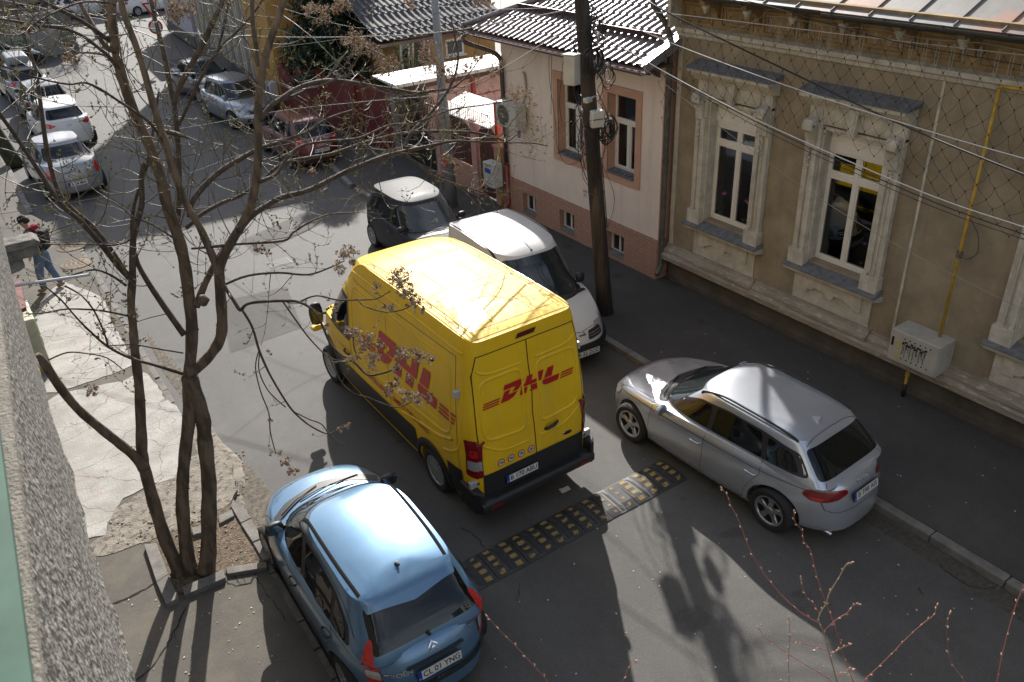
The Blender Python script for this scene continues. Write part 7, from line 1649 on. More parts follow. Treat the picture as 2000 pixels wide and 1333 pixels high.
# ================================================================== the many-stemmed tree by the pit
M_bark = mat('tree_bark', (.125, .09, .06), .9, bump=1., bscale=26, var=.4, vscale=9, stretch=(1, 1, .3), spots=(.07, .05, .033), sspots=9, edge=(.52, .6))
M_twig = mat('twig_bark', (.085, .066, .052), .5, bump=.3, bscale=60, var=.3, vscale=10, spec=.6)
M_bud = mat('bud_green', (.19, .17, .045), .7, var=.3, vscale=20)
M_seed = mat('dry_seed', (.46, .35, .25), .8, var=.45, vscale=22, spots=(.14, .075, .045), sspots=30, edge=(.52, .58))
tree = thing('pavement_tree', 'bare many-stemmed pavement tree with buds and dried seed clusters, filling the left', 'tree', (.65, 9.1, 0))
TR = random.Random(99)
# each stem: list of (px, py, width px) and world y at start and end
STEMS = [
 ([(352,1128,40),(345,1100,34),(325,1060,30),(300,980,28),(285,925,26),(278,892,26),(276,850,25),(272,760,22),(264,690,20),(260,640,19),(256,590,18),(259,545,18)], 9.2, 9.5),
 ([(280,915,24),(262,891,22),(235,868,22),(202,842,21),(150,797,20),(112,749,21),(86,709,20),(72,694,16)], 9.25, 8.95),
 ([(259,548,17),(232,520,16),(195,475,13),(157,432,12),(115,395,11),(63,315,10),(0,224,9),(-60,150,8)], 9.5, 8.9),
 ([(250,540,12),(215,486,12),(178,440,11),(120,385,9),(94,304,11),(80,210,9),(70,140,8),(52,87,7),(31,21,6),(20,-30,5)], 9.55, 10.3),
 ([(259,545,16),(259,494,15),(262,456,14),(277,400,13),(276,350,12),(281,318,9)], 9.5, 9.9),
 ([(360,655,15),(319,597,14),(285,545,12),(266,506,11),(258,450,9),(262,400,8),(285,330,7),(300,250,6),(310,180,5)], 9.25, 10.3),
 ([(375,1122,44),(366,1085,32),(357,1000,30),(357,940,28),(362,880,28),(369,820,29),(370,760,32),(368,735,34)], 9.15, 9.2),
 ([(402,1116,44),(407,1080,36),(408,1000,35),(408,940,34),(400,860,34),(396,815,34),(382,770,34),(370,730,34)], 9.0, 9.2),
 ([(368,738,30),(371,719,27),(375,644,27),(369,580,27),(360,512,27),(347,460,27),(326,400,26),(315,350,25),(294,290,24),(273,245,24),(253,195,23),(238,150,23),(226,95,22),(220,50,21),(217,0,20),(216,-50,18)], 9.2, 10.0),
 ([(364,728,26),(382,722,24),(412,692,24),(430,662,25),(434,625,25),(430,565,24),(430,520,23),(448,480,21),(478,428,20),(493,390,19),(503,330,19),(505,260,19),(505,200,19),(512,140,18),(526,85,17),(542,40,16),(556,-10,15)], 9.15, 8.7),
 ([(427,540,18),(420,515,18),(409,486,18),(388,440,17),(364,400,17),(345,350,17),(325,285,17),(310,240,16),(297,196,16),(280,135,15),(262,80,15),(240,20,15),(232,-30,13)], 9.0, 9.8),
 ([(383,600,18),(392,575,17),(405,545,15),(430,497,13),(455,462,11)], 9.25, 9.7),
 ([(370,425,12),(378,390,13),(420,343,13),(465,313,12),(508,290,11),(545,278,8),(600,258,6),(640,232,5),(690,215,4)], 9.3, 9.9),
 ([(346,445,12),(350,390,12),(350,330,12),(347,270,12),(342,215,12),(329,150,12),(318,95,11),(305,45,9),(296,10,8),(285,-30,6)], 9.9, 10.8),
 ([(340,205,13),(352,168,13),(371,133,14),(395,88,14),(412,52,13),(430,14,11),(445,-25,9)], 10.2, 10.2),
 ([(350,245,7),(368,205,7),(385,168,8),(410,122,7),(437,87,7),(465,60,6),(492,30,5),(520,-10,4)], 10.0, 9.6),
 ([(425,100,3),(438,50,7),(445,10,6),(450,-20,5)], 10.3, 10.5),
 ([(504,130,5),(500,90,10),(494,50,10),(492,0,10),(492,-30,9)], 9.0, 9.4),
 ([(228,100,14),(210,94,14),(192,68,13),(175,40,12),(160,12,11),(148,-15,10)], 9.8, 10.4),
 ([(238,140,10),(216,114,8),(195,96,8),(165,73,8),(132,58,8),(105,53,8),(69,49,7),(30,42,6),(-10,36,5)], 9.8, 9.1),
 ([(214,80,12),(165,45,10),(120,21,9),(75,-2,8),(40,-20,7)], 9.9, 9.3),
 ([(240,150,7),(210,112,6),(180,104,5),(155,103,4),(130,95,3)], 9.8, 10.4),
 ([(226,9,5),(195,4,5),(165,4,5),(135,12,5),(90,33,5),(60,51,5),(38,69,4),(15,69,4),(-10,66,3)], 9.9, 8.8),
 ([(325,290,7),(297,245,7),(265,220,7),(232,198,6),(195,174,6),(165,162,5),(135,165,5),(90,157,5),(45,144,4),(0,127,4)], 9.4, 8.6),
 # branches to the right
 ([(364,446,10),(392,420,10),(430,398,10),(472,381,9),(511,353,9),(552,320,8),(605,308,8),(647,301,8),(710,280,8),(780,262,7),(836,257,7),(920,259,6),(965,268,5),(990,276,4),(1010,262,3)], 9.3, 10.6),
 ([(465,452,16),(490,423,15),(520,402,14),(552,385,14),(605,371,13),(675,336,12),(745,308,12),(787,297,11),(850,283,8),(885,276,6),(930,277,4),(985,279,3),(1040,280,3),(1070,286,2)], 8.9, 10.2),
 ([(783,300,9),(795,275,9),(812,250,9),(836,227,8),(867,189,7),(885,157,6),(895,115,5),(888,70,4),(880,30,3)], 9.7, 10.2),
 ([(787,297,6),(815,320,5),(850,346,5),(902,364,4),(951,381,3),(972,416,2)], 9.7, 9.9),
 ([(507,235,13),(530,206,12),(545,196,12),(587,170,11),(640,158,11),(696,163,10),(735,170,8),(773,175,7),(815,182,6),(852,177,5),(885,171,4),(915,145,3),(937,115,3)], 8.8, 9.8),
 ([(545,198,7),(590,180,6),(640,152,6),(652,135,5),(680,100,4)], 8.9, 9.4),
 ([(507,355,11),(540,340,9),(560,310,8),(590,285,7),(640,276,6),(700,270,5),(760,245,5),(810,240,4),(880,215,4),(950,205,3),(1000,196,3)], 8.8, 9.8),
 ([(455,480,6),(375,486,5),(450,478,6),(551,471,6),(572,455,5),(600,437,5),(640,420,4),(700,415,3)], 9.0, 9.6),
 ([(440,556,6),(484,539,6),(544,533,6),(600,537,5),(640,525,4),(672,510,3)], 8.9, 8.6),
 ([(426,538,10),(437,556,9),(446,572,9),(458,590,9),(469,606,9),(480,596,7),(499,591,7),(552,588,7),(585,591,6),(611,606,6),(628,633,6),(644,669,6),(664,692,6),(690,706,6),(717,732,5),(745,730,5),(766,722,4),(778,706,3)], 8.9, 6.9),
 ([(474,607,7),(488,630,6),(496,649,6),(506,684,6),(519,715,6),(532,741,5),(558,784,5),(575,806,5),(600,828,4),(628,844,4),(646,847,3),(664,837,3),(682,830,2)], 8.7, 7.5),
 ([(575,805,3),(605,820,3),(628,829,3),(646,852,3),(674,872,2)], 7.9, 7.5),
 ([(506,684,3),(499,718,3),(509,765,3),(525,807,3),(528,845,3),(539,887,2)], 8.4, 7.8),
 ([(507,690,3),(506,725,3),(525,765,3),(558,796,3)], 8.4, 8.0),
 ([(552,589,4),(578,626,4),(605,662,4),(638,695,3),(662,705,3),(692,706,2)], 8.3, 7.4),
 ([(585,590,4),(618,578,4),(657,586,4),(697,586,4),(735,584,3),(760,570,2)], 8.1, 7.2),
 ([(700,588,3),(715,600,3),(755,610,3),(790,604,3),(805,595,2)], 7.6, 7.0),
 ([(640,690,3),(652,718,3),(668,748,3),(690,768,3),(717,776,3),(746,788,3),(776,796,3),(806,784,2),(822,770,2)], 7.4, 6.6),
 ([(700,640,3),(690,665,3),(695,690,3),(705,702,3)], 7.2, 7.1),
 # branches to the left
 ([(356,730,9),(330,722,8),(300,713,7),(255,700,6),(210,677,6),(172,644,5),(146,617,4),(120,587,4),(90,561,3)], 9.15, 8.6),
 ([(212,680,5),(205,655,4),(195,630,4),(180,602,4),(157,576,3),(130,560,3)], 8.9, 8.5),
 ([(246,558,7),(228,545,6),(210,535,5),(184,527,5),(150,535,4),(127,544,3)], 9.5, 9.1),
 ([(262,620,6),(225,612,5),(187,606,5),(131,604,4),(90,611,4),(56,614,3)], 9.5, 8.9),
 ([(358,690,4),(310,682,4),(262,674,3),(210,676,3)], 9.2, 9.4),
 ([(94,704,4),(131,689,4),(169,691,3),(210,700,3),(244,726,2)], 9.0, 9.3),
 ([(262,465,5),(230,478,4),(190,478,4),(160,478,3),(77,477,3)], 9.6, 8.7),
 ([(345,470,5),(300,440,4),(262,425,4),(230,400,3),(200,385,3)], 9.3, 9.9),
]
tm = MB(); bm_ = MB(); tw = MB(); BUDS = []; TIPS = []
def px_stem(pts, y0, y1):
    n = len(pts); P = []; Rr = []
    L_ = [0]
    for i in range(1, n): L_.append(L_[-1]+math.hypot(pts[i][0]-pts[i-1][0], pts[i][1]-pts[i-1][1]))
    for i, (a, b, w_) in enumerate(pts):
        y = y0+(y1-y0)*L_[i]/L_[-1]; p = at(a, b, y=y); P.append(p); Rr.append(w_/2*(p-Vector((0, 0, CAMH))).dot(CF)/FPX)
    Q = catmull(P, 4); R2 = []
    for i in range(len(Q)):
        t = i/4; k = min(int(t), n-2); f = t-k; R2.append((Rr[k]*(1-f)+Rr[k+1]*f)*.84)
    return Q, R2
def twig(p, d, L_, r, lv, up):
    n = 7; q = [p]; dd = d.copy(); wob = Vector((TR.uniform(-1, 1), TR.uniform(-1, 1), TR.uniform(-1, 1)))*.12
    for k in range(n):
        dd = (dd+wob+Vector((TR.uniform(-.1, .1), TR.uniform(-.1, .1), TR.uniform(-.06, .06)))+Vector((0, 0, up*(k/n)*.55))).normalized(); q.append(q[-1]+dd*L_/n)
    tw.tube(q, [r*(1-.65*k/n) for k in range(n+1)], 5, cap=False)
    if lv < 2:
        for k in range(TR.randint(1, 3) if lv == 0 else TR.randint(0, 2)):
            i = TR.randint(2, n-1); s_ = Vector((TR.uniform(-1, 1), TR.uniform(-1, 1), TR.uniform(-.6, .9))).normalized()
            twig(q[i], ((q[i]-q[i-1]).normalized()*.6+s_*.9).normalized(), L_*TR.uniform(.35, .6), r*.62, lv+1, up)
    BUDS.append((q[-1], dd))
    for i in range(3, n):
        if TR.random() < .5: BUDS.append((q[i], (q[i]-q[i-1]).normalized()+Vector((TR.uniform(-.6, .6), TR.uniform(-.6, .6), .3))))
for si, (pts, y0, y1) in enumerate(STEMS):
    Q, R2 = px_stem(pts, y0, y1); big = max(w_ for _, _, w_ in pts)
    if big >= 18:
        Rw = [r*(1+.05*math.sin(i*1.7+si)+TR.uniform(-.03, .03)) for i, r in enumerate(R2)]
        tm.tube(Q, Rw, 16)
        for k in range(int(len(Q)*.25)):
            i = TR.randint(2, len(Q)-2); a = TR.uniform(0, 6.28); t = (Q[i+1]-Q[i]).normalized(); e = t.orthogonal().normalized(); e = Matrix.Rotation(a, 3, t) @ e
            tm.tube([Q[i]+e*R2[i]*.7, Q[i]+e*R2[i]*1.15], [R2[i]*.35, R2[i]*.12], 6)
    else: bm_.tube(Q, R2, 8)
    # twigs along it
    L_ = 0; nxt = TR.uniform(.2, .5); right = pts[-1][0] > 560 and pts[-1][1] < 430; hang = si in (33, 34, 35, 36, 37, 38, 39, 40, 41, 42)
    low = max(b for _, b, _ in pts) > 700 and big > 18
    for i in range(1, len(Q)-1):
        L_ += (Q[i]-Q[i-1]).length
        if L_ < nxt: continue
        if low and Q[i].z < 3.6: nxt = L_+.3; continue
        if hang: nxt = L_+TR.uniform(.35, .8)
        elif right: nxt = L_+TR.uniform(.05, .12)
        else: nxt = L_+TR.uniform(.08, .20)*(1.6 if Q[i].z < 4 else 1)
        t = (Q[i+1]-Q[i-1]).normalized(); s_ = Vector((TR.uniform(-1, 1), TR.uniform(-.9, .9), TR.uniform(-.7, .8))).normalized()
        d = (t*.5+s_).normalized()
        if hang: twig(Q[i], d, TR.uniform(.1, .3), max(.002, R2[i]*.4), 1, .6)
        else: twig(Q[i], d, TR.uniform(.35, 1.15), min(.0072, max(.0032, R2[i]*.38)), 0, TR.choice((1., 1., .4, -.3)))
    if big < 18: TIPS.append((Q[-1], R2[-1]))
for p, r in TIPS:
    BUDS.append((p, Vector((0, 0, 1))))
# the broken stub and the swollen knot
p = at(320, 257, y=9.65); bm_.tube([p, at(345, 262, y=9.5), at(372, 272, y=9.35)], [.03, .026, .004], 7)
p = at(397, 588, y=9.2); tm.tube([p-Vector((0, 0, .06)), p, p+Vector((0, 0, .07))], [.03, .075, .03], 10)
tm.done('trunk', M_bark, tree, smooth=True); bm_.done('branches', mat('limb_bark', (.075, .056, .042), .75, bump=.6, bscale=45, var=.4, vscale=10, spec=.3), tree, smooth=True); o = tw.done('twigs', M_twig, tree, smooth=True)
bd = MB()
for p, d in BUDS:
    if TR.random() < .18: continue
    d = Vector(d).normalized(); n = TR.randint(3, 6); sc = TR.uniform(.010, .021)
    for k in range(n):
        e = (d*.8+Vector((TR.uniform(-1, 1), TR.uniform(-1, 1), TR.uniform(-.5, 1)))).normalized(); s_ = e.orthogonal().normalized()*sc*.45; c = p+d*TR.uniform(-.012, .012)
        bd.face([c, c+e*sc*.6+s_, c+e*sc*1.4, c+e*sc*.6-s_])
o = bd.done('buds', M_bud, tree); o['kind'] = 'stuff'
CL = [(680,495,24,7.6),(664,524,17,7.6),(690,512,12,7.6),(780,548,26,7.1),(790,570,24,7.1),(762,602,16,7.1),(812,592,20,7.0),(826,606,10,7.0),(735,562,12,7.2),(690,650,20,7.1),(712,668,24,7.1),(730,702,22,7.0),(690,700,12,7.0),(742,672,12,7.0),(790,690,22,6.8),(818,694,20,6.8),(840,702,14,6.8),(770,748,14,6.7),(762,762,16,6.7),(790,770,18,6.7),(815,778,18,6.6),(836,776,12,6.6),(775,722,12,6.8),(800,740,10,6.8),(655,600,10,7.4),(640,640,8,7.3),
      (548,886,8,7.8),(556,904,13,7.7),(566,925,12,7.7),(580,918,8,7.7),(664,836,8,7.5),(680,831,7,7.5),(527,818,7,7.9),(527,690,8,8.2),(505,488,13,8.9),(522,494,10,8.9),(545,440,9,9.2),
      (605,20,20,9.2),(630,26,24,9.2),(655,14,18,9.2),(674,10,18,9.3),(690,82,30,9.4),(714,92,24,9.5),(735,100,16,9.5),(747,128,26,9.4),(770,120,18,9.5),(836,97,22,9.9),(850,122,32,9.8),(872,142,18,9.8),(832,112,16,9.9),(935,113,15,9.9),(918,136,13,9.9),(965,142,14,10.),(972,128,12,10.),(1002,182,20,10.),(1028,182,18,10.2),(1038,205,14,10.2),(1010,195,14,10.),(800,5,16,9.6),(957,12,14,10.2),(945,3,12,10.2),
      (353,18,24,10.2),(336,26,20,10.2),(372,10,18,10.2),(440,5,16,10.3),(409,68,9,10.3),(345,38,14,10.2),(135,112,16,9.6),(130,92,10,9.6),(150,122,9,9.6),(42,52,10,9.),(60,60,9,9.),(180,762,13,8.8),(172,770,9,8.8),(262,612,11,9.4),(876,312,17,9.9),(893,322,12,9.9),(612,333,9,9.5),(700,370,9,9.5),(205,650,8,9.),(608,335,10,9.4),(935,5,12,10.2)]
sd_ = MB()
for px, py, rp, y in CL:
    c = at(px, py, y=y); rr_ = rp*(c-Vector((0, 0, CAMH))).dot(CF)/FPX; n = int(80*(rp/10)**1.5)
    for k in range(n):
        if k % 14 == 0:
            d = Vector((TR.gauss(0, 1), TR.gauss(0, 1), TR.gauss(0, 1))); lump = c+d.normalized()*TR.random()**.5*rr_*.95; lr = rr_*TR.uniform(.15, .42); sd_.tube([lump, c+(lump-c)*.1], .0022, 3, cap=False)
        d = Vector((TR.gauss(0, 1), TR.gauss(0, 1), TR.gauss(0, 1.2))); p = lump+d.normalized()*TR.random()**.6*lr; sc = TR.uniform(.008, .019)
        e = Vector((TR.uniform(-1, 1), TR.uniform(-1, 1), TR.uniform(-1.3, .5))).normalized(); s_ = e.orthogonal().normalized(); s_ = Matrix.Rotation(TR.uniform(0, 6.28), 3, e) @ s_; nn = e.cross(s_)*sc*.35
        sd_.face([p-e*sc, p+s_*sc*.55+nn, p+e*sc]); sd_.face([p-e*sc, p+e*sc, p-s_*sc*.55+nn*1.5])
        if k % 9 == 0: sd_.tube([p, c+(p-c)*.4], .0018, 3, cap=False)
sd_.done('seed_clusters', M_seed, tree)['kind'] = 'stuff'

# ------------------------------------------------------------------ red twigged young tree rising from below, right
M_rt = mat('red_twig', (.26, .075, .055), .5, var=.25, vscale=12); M_rt2 = mat('olive_stem', (.20, .155, .085), .6, var=.2, vscale=12)
rt = thing('red_twig_tree', 'young tree with thin red budding twigs rising from below the right edge', 'young tree', (1.55, .7, 0))
D0 = 2.3
def near(px, py, d):
    v = ray(px, py); return Vector((0, 0, CAMH))+v*(d/FPX)
RT = [([(1650,1420),(1635,1333),(1619,1275),(1609,1236),(1600,1218),(1601,1200),(1614,1179),(1619,1161),(1640,1126),(1653,1103),(1662,1099)], 2.3, 4.4, 1),
 ([(1600,1218),(1562,1195),(1522,1158),(1486,1112),(1461,1066),(1445,1023),(1428,989),(1421,970),(1411,956)], 2.3, 2.8, 0),
 ([(1601,1204),(1591,1181),(1577,1169),(1566,1142),(1564,1131)], 2.3, 2., 0),
 ([(1700,1420),(1667,1333),(1648,1282),(1630,1222),(1616,1186),(1601,1144),(1591,1108),(1582,1073),(1570,1058),(1566,1037),(1552,1018),(1551,1002)], 2.45, 2.8, 0),
 ([(1609,1233),(1633,1211),(1655,1197),(1667,1183),(1676,1181)], 2.3, 2.2, 0),
 ([(1615,1271),(1584,1261),(1562,1255),(1548,1252),(1543,1245)], 2.3, 2.2, 0),
 ([(1540,1400),(1541,1333),(1540,1286),(1543,1243),(1541,1210)], 2.2, 2.2, 0),
 ([(1690,1400),(1626,1333),(1594,1311),(1541,1279),(1495,1245),(1483,1229)], 2.25, 2.4, 0),
 ([(1619,1277),(1632,1273),(1640,1268),(1658,1260)], 2.3, 2.2, 0), ([(1635,1320),(1645,1315),(1655,1308),(1664,1307)], 2.3, 2., 0),
 ([(1650,1390),(1685,1333),(1704,1314),(1740,1279),(1775,1243),(1804,1217),(1823,1202),(1830,1184)], 2.35, 2.6, 0),
 ([(1900,1380),(1884,1333),(1857,1291),(1850,1250),(1850,1215),(1855,1199)], 2.2, 2.4, 0),
 ([(1940,1400),(1947,1333),(1960,1268),(1978,1201),(1992,1162),(2010,1120)], 2.0, 2.8, 0),
 ([(1120,1400),(1070,1332),(1038,1296),(1007,1262),(979,1235),(953,1206)], 2.1, 2.2, 0), ([(1200,1380),(1215,1333),(1230,1301),(1239,1293)], 2.1, 2., 0)]
st = MB(); st2 = MB(); bb = MB(); Rn = random.Random(5)
for pts, d, w_, k in RT:
    P = catmull([near(a, b, d+.0*i) for i, (a, b) in enumerate(pts)], 5); n = len(P); r = [w_*.33/FPX*d*(1-.45*i/n) for i in range(n)]; (st2 if k else st).tube(P, r, 7)
    for i in range(3, n, 3):
        t = (P[i]-P[i-1]).normalized(); e = Matrix.Rotation(Rn.uniform(0, 6.28), 3, t) @ t.orthogonal().normalized(); bb.tube([P[i]+e*r[i]*.5, P[i]+(e+t*.6)*.0035, P[i]+(e*.8+t)*.0062], [.0012, .0018, .0004], 6)
    bb.tube([P[-1], P[-1]+(P[-1]-P[-2]).normalized()*.005, P[-1]+(P[-1]-P[-2]).normalized()*.010], [.0014, .0023, .0006], 6)
st2.tube(catmull([(1.55, .7, -.1), (1.6, .75, 2.5), (1.7, .8, 4.6)], 5)+[near(1650, 1420, 2.3)], [.045]*6+[.03]*4+[.01]*1+[.003], 8) if False else None
base = near(1650, 1420, 2.3); st2.tube(catmull([(1.55, .7, -.1), (1.62, .75, 2.5), (1.75, .8, 4.8), tuple(base)], 6), [.05-.046*i/18 for i in range(19)], 8)
for a, b, d in ((1700,1420,2.45),(1540,1400,2.2),(1690,1400,2.25),(1900,1380,2.2),(1940,1400,2.0),(1120,1400,2.1),(1200,1380,2.1)):
    e = near(a, b, d); s_ = Vector((1.72, .79, 4.7)); st.tube(catmull([s_, s_.lerp(e, .5)+Vector((0, 0, -.15)), e], 5), [.010-.0085*i/10 for i in range(11)], 6)
st.done('red_twigs', M_rt, rt, smooth=True); st2.done('stem', M_rt2, rt, smooth=True); bb.done('buds', mat('bud_cream', (.42, .26, .17), .6), rt)['kind'] = 'stuff'
# ================================================================== our own ledge, corbel, rod, things at the foot of the wall
def ledge_pt(px, py, drop):
    d = ray(px, py); return Vector((0, 0, CAMH))+d*(drop/-d.z)
led = thing('window_ledge', 'blurred green painted window ledge with plaster lip at the lower left edge', 'ledge', (-.2, 1, CAMH-.9))
E1 = [ledge_pt(*p, .9) for p in ((85, 1333), (60, 1150), (40, 950), (20, 780), (0, 600))]; E2 = [ledge_pt(*p, .885) for p in ((60, 1333), (40, 1150), (20, 980), (0, 880))]
def fitx(P): 
    n = len(P); my = sum(p.y for p in P)/n; mx = sum(p.x for p in P)/n; k = sum((p.y-my)*(p.x-mx) for p in P)/sum((p.y-my)**2 for p in P); return lambda y: mx+k*(y-my)
f1, f2 = fitx(E1), fitx(E2); z1 = CAMH-.9
mb = MB(); ya, yb = -1.0, 4.5
mb.prism([(f1(ya)-.28, ya), (f1(ya), ya), (f1(yb), yb), (f1(yb)-.28, yb)], z1-.018, z1, 'z'); mb.done('plaster_lip', mat('sand_plaster', (.17, .155, .13), .9, bump=.6, bscale=120, var=.2, vscale=20), led)
E3 = [ledge_pt(*p, 1.45) for p in ((255, 1333), (218, 1200), (180, 1060), (140, 900), (100, 770), (50, 640), (0, 490))]; f3 = fitx(E3); z3 = CAMH-1.45
mb = MB(); G = []
for i in range(61):
    y = ya+(5.6-ya)*i/60; G.append([Vector((f1(y)-.3, y, z1-.022)), Vector((f1(y)-.004, y, z1-.022)), Vector((f1(y)*.5+f3(y)*.5+.004, y, (z1+z3)/2)), Vector((f3(y)-.004+.004*math.sin(y*9)+.003*math.sin(y*31), y, z3+.012)), Vector((f3(y)+.004*math.sin(y*9)+.004*math.sin(y*31), y, z3)), Vector((f3(y)-.02, y, z3-.06)), Vector((f3(y)-.3, y, z3-.09))])
mb.quads(G); mb.face([G[0][k] for k in range(7)]); mb.face([G[-1][k] for k in range(7)][::-1]); mb.done('roughcast_slope', mat('near_roughcast', (.18, .167, .145), .95, bump=1., bscale=75, var=.5, vscale=60, spots=(.035, .032, .027), sspots=85, edge=(.47, .56), detail=3), led, smooth=True, sharp=30)
MATS['near_roughcast'].node_tree.nodes['Bump'].inputs['Distance'].default_value = .012
mb = MB(); mb.prism([(f2(ya)-.28, ya), (f2(ya), ya), (f2(yb), yb), (f2(yb)-.28, yb)], z1+.002, z1+.016, 'z'); mb.done('painted_board', mat('green_board', (.035, .085, .060), .5, var=.18, vscale=7), led)
mb = MB(); mb.prism([(f2(ya)-.34, ya), (f2(ya)-.09, ya), (f2(yb)-.09, yb), (f2(yb)-.34, yb)], z1+.018, z1+.05, 'z'); mb.done('frame', mat('frame_white', (.6, .6, .56), .5), led)
# concrete corbel of the balcony beyond
M_oc = mat('old_concrete', (.17, .16, .14), .95, bump=.9, bscale=35, var=.4, vscale=8)
Y = 6.4; a = at(78, 470, y=Y); b = at(82, 500, y=Y); c = at(55, 535, y=Y); wx = -.42
cb = thing('concrete_corbel', 'weathered concrete balcony corner with rounded corbel jutting from the left wall', 'corbel', (wx, Y, c.z))
mb = MB(); mb.prism([(wx, a.z-.035), (a.x-.01, a.z-.035), (a.x, a.z-.01), (a.x-.03, a.z+.02), (wx, a.z+.02)], Y, Y+.17, 'y'); mb.done('cap', M_oc, cb, bevel=.006)
mb = MB(); mb.box(wx, b.x, Y+.02, Y+.16, b.z, a.z-.035); mb.done('slab', M_oc, cb, bevel=.008)
mb = MB(); x1 = c.x; mb.prism([(wx, b.z), (x1, b.z), (x1, (b.z+c.z)/2)]+[(wx+(x1-wx)*(.5+.5*math.cos(t)), c.z+(b.z-c.z)*.45*(1-math.sin(t))) for t in (.2, .6, 1.0, 1.4)]+[(wx, c.z)], Y+.03, Y+.14, 'y'); mb.done('corbel', M_oc, cb, bevel=.006)
a, b = at(20, 547, y=6.25), at(173, 537, y=6.25); mb = MB(); mb.tube([Vector((-.42, 6.25, a.z)), b], .0105, 10); mb.tube([b, b+Vector((.006, 0, 0))], .013, 10)
tag(mb.done('drying_rod', mat('white_rod', (.45, .44, .46), .4, metal=.2), smooth=True, sharp=40), 'white metal drying rod poking out below the concrete corbel', 'rod')
# dark red awning edge along the wall and a cream cabinet with green scrawl
mb = MB(); P = [at(28, 545, z=2.6), at(40, 548, z=2.6), at(50, 600, z=2.6), at(42, 615, z=2.6)]; V = [(p.x, p.y) for p in P]
mb.prism([(-.5, V[0][1]), (V[1][0], V[1][1]), (V[2][0], V[2][1]), (-.5, V[3][1])], 2.54, 2.6, 'z'); tag(mb.done('shop_canopy', mat('maroon_sheet', (.16, .05, .045), .6, var=.2)), 'maroon canopy edge on the left wall below the rod', 'canopy')
cc = at(52, 625, z=1.15); ce = at(92, 690, z=.15)
kb = thing('pavement_cabinet', 'cream metal cabinet with green scrawl standing against the left wall', 'cabinet', (ce.x-.2, ce.y, 0))
y0, y1 = at(88, 692, z=.12).y, at(76, 622, z=1.1).y; x1 = at(90, 685, z=.12).x
mb = MB(); mb.box(-.2, x1, min(y0, y1), max(y0, y1)+.4, .12, 1.12); mb.done('case', mat('cream_cabinet', (.46, .44, .33), .6, bump=.1, var=.15, vscale=4), kb, bevel=.02)
mb = MB(); mb.box(-.2, x1-.03, min(y0, y1)+.03, max(y0, y1)+.36, 0, .12); mb.done('foot', mat('yellow_foot', (.45, .32, .06), .7), kb)
mb = MB(); r_ = random.Random(2)
for k in range(4):
    yy = min(y0, y1)+.15+k*.22; P = [(x1+.004, yy+.07*math.sin(t*1.7+k), .45+.42*t/6+.05*math.cos(t*2.2)) for t in range(7)]; mb.tube(catmull(P, 3), .009, 4)
mb.done('green_scrawl', mat('green_paint', (.25, .42, .08), .7), kb)
# ------------------------------------------------------------------ the walking person
pf = at(105, 566, z=0); pr_ = thing('person', 'person in dark cap, crimson hoodie, black backpack and jeans walking by the left wall', 'person', (pf.x, pf.y, 0), R(62))
def skin(name, nodes, edges, m_, sub=2, parent=pr_):
    me = bpy.data.meshes.new(name); me.from_pydata([n[0] for n in nodes], edges, []); o = bpy.data.objects.new(name, me); COL.objects.link(o)
    md = o.modifiers.new('skin', 'SKIN'); md.use_smooth_shade = True
    for v, n in zip(me.skin_vertices[0].data, nodes): v.radius = (n[1], n[2] if len(n) > 2 else n[1])
    me.skin_vertices[0].data[0].use_root = True
    o.modifiers.new('sub', 'SUBSURF').levels = sub; o.modifiers['sub'].render_levels = sub
    dg = bpy.context.evaluated_depsgraph_get(); m2 = bpy.data.meshes.new_from_object(o.evaluated_get(dg)); bpy.data.objects.remove(o)
    q = bpy.data.objects.new(name, m2); COL.objects.link(q); m2.materials.clear(); m2.materials.append(m_); m2.polygons.foreach_set('use_smooth', [True]*len(m2.polygons)); q.parent = parent; return q
M_skin = mat('skin', (.42, .24, .17), .6); M_hood = mat('crimson_cloth', (.25, .015, .035), .85, bump=.3, bscale=30, var=.2, vscale=9); M_jean = mat('denim', (.10, .15, .23), .9, bump=.2, bscale=60, var=.25, vscale=8); M_dark = mat('black_cloth', (.012, .012, .014), .8); M_boot = mat('tan_boot', (.28, .17, .09), .7)
# local axes: +y forward (walking direction), head bowed
hip = (0, 0, .93)
skin('body', [((0, .02, 1.10), .10), ((0, .04, 1.38), .11), ((0, .07, 1.47), .055), ((0, .11, 1.55), .065), ((0, .13, 1.64), .088, .10), ((0, .14, 1.70), .07),
   ((-.19, .05, 1.36), .045), ((-.25, -.02, 1.12), .036), ((-.22, .12, .92), .028), ((-.21, .16, .86), .026, .014), ((.19, .05, 1.36), .045), ((.25, .06, 1.12), .036), ((.21, .22, .98), .028), ((.20, .27, .94), .026, .014),
   ((-.22, .19, .80), .010), ((-.205, .20, .80), .010), ((-.19, .19, .80), .010), ((-.18, .17, .81), .009), ((-.185, .20, .86), .010), ((.21, .33, .91), .010), ((.195, .34, .91), .010), ((.18, .33, .92), .010), ((.17, .31, .92), .009), ((.175, .30, .97), .010),
   ((-.09, 0, .9), .07), ((-.10, .12, .50), .05), ((-.10, .15, .10), .035), ((-.10, .26, .05), .03), ((.09, 0, .9), .07), ((.10, -.03, .5), .05), ((.10, -.17, .12), .035), ((.10, -.08, .06), .03), ((0, .24, 1.62), .014)],
   [(0, 1), (1, 2), (2, 3), (3, 4), (4, 5), (1, 6), (6, 7), (7, 8), (8, 9), (1, 10), (10, 11), (11, 12), (12, 13), (9, 14), (9, 15), (9, 16), (9, 17), (9, 18), (13, 19), (13, 20), (13, 21), (13, 22), (13, 23), (0, 24), (24, 25), (25, 26), (26, 27), (0, 28), (28, 29), (29, 30), (30, 31), (4, 32)], M_skin)
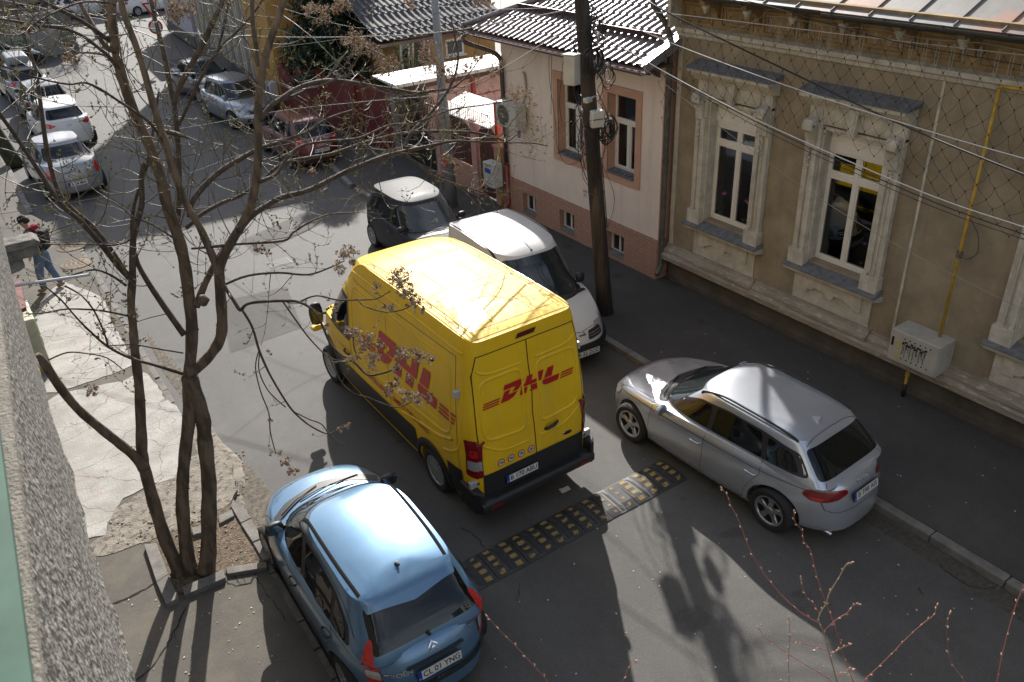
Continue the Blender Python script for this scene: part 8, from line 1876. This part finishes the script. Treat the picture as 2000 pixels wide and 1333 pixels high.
skin('hoodie', [((0, .0, .90), .15, .11), ((0, .0, 1.05), .155, .115), ((0, .03, 1.25), .17, .12), ((0, .05, 1.38), .15, .11), ((0, .05, 1.47), .09, .08), ((-.20, .05, 1.37), .075), ((-.26, -.02, 1.12), .06), ((-.225, .11, .94), .05), ((.20, .05, 1.37), .075), ((.26, .06, 1.12), .06), ((.215, .20, .99), .05)], [(0, 1), (1, 2), (2, 3), (3, 4), (3, 5), (5, 6), (6, 7), (3, 8), (8, 9), (9, 10)], M_hood)
skin('hood', [((-.10, .0, 1.50), .05), ((-.06, -.07, 1.51), .06), ((0, -.09, 1.52), .065), ((.06, -.07, 1.51), .06), ((.10, .0, 1.50), .05), ((.07, .09, 1.46), .04), ((-.07, .09, 1.46), .04)], [(0, 1), (1, 2), (2, 3), (3, 4), (4, 5), (0, 6)], M_hood)
skin('jeans', [((0, 0, 1.02), .17, .13), ((0, 0, .93), .18, .14), ((-.095, .02, .80), .125), ((-.10, .12, .50), .088), ((-.10, .15, .06), .07), ((.095, 0, .80), .125), ((.10, -.03, .50), .088), ((.10, -.17, .10), .07)], [(0, 1), (1, 2), (2, 3), (3, 4), (1, 5), (5, 6), (6, 7)], M_jean)
for p, q in (((-.10, .13, .07), (-.10, .30, .045)), ((.10, -.19, .09), (.10, -.04, .045))):
    skin('boot', [((p[0], p[1], .14), .06), (p, .066), (((p[0]+q[0])/2, (p[1]+q[1])/2, (p[2]+q[2])/2-.005), .062, .055), (q, .052, .042)], [(0, 1), (1, 2), (2, 3)], M_boot)
skin('hair', [((0, .04, 1.60), .07), ((0, .06, 1.68), .085), ((0, .12, 1.73), .08)], [(0, 1), (1, 2)], mat('dark_hair', (.02, .014, .01), .7))
mb = MB(); mb.lathe([(0, .115), (.06, .105), (.095, .06), (.105, 0), (.10, -.02)], (0, 0, 0), n=20); mb.prism([(-.08, .06), (.08, .06), (.06, .19), (0, .21), (-.06, .19)], -.02, -.008, 'z'); mb.bm.transform(Matrix.Translation((0, .13, 1.68)) @ Matrix.Rotation(R(-22), 4, 'X')); mb.done('cap', M_dark, pr_, world=False, smooth=True, sharp=40)
bp_ = MB(); bmesh.ops.create_cube(bp_.bm, size=1.); bp_.bm.transform(Matrix.Translation((0, -.17, 1.22)) @ Matrix.Rotation(R(8), 4, 'X') @ Matrix.Diagonal((.30, .17, .46, 1))); bp = bp_.done('backpack', M_dark, pr_, world=False, bevel=.06, segs=4)
for s_ in (-1, 1): mb = MB(); mb.tube(catmull([(s_*.11, -.12, 1.42), (s_*.12, .03, 1.51), (s_*.13, .17, 1.36), (s_*.14, .13, 1.12), (s_*.13, -.1, 1.02)], 5), .018, 6); mb.done('strap', M_dark, pr_, world=False, smooth=True)
# thin canvas for eyes, nose and ears is in the face itself
mb = MB()
for s_ in (-1, 1): mb.lathe([(0, -.004), (.009, 0), (0, .004)], (s_*.032, .222, 1.65), axis='y', n=8)
mb.done('eyes', M_dark, pr_, world=False)
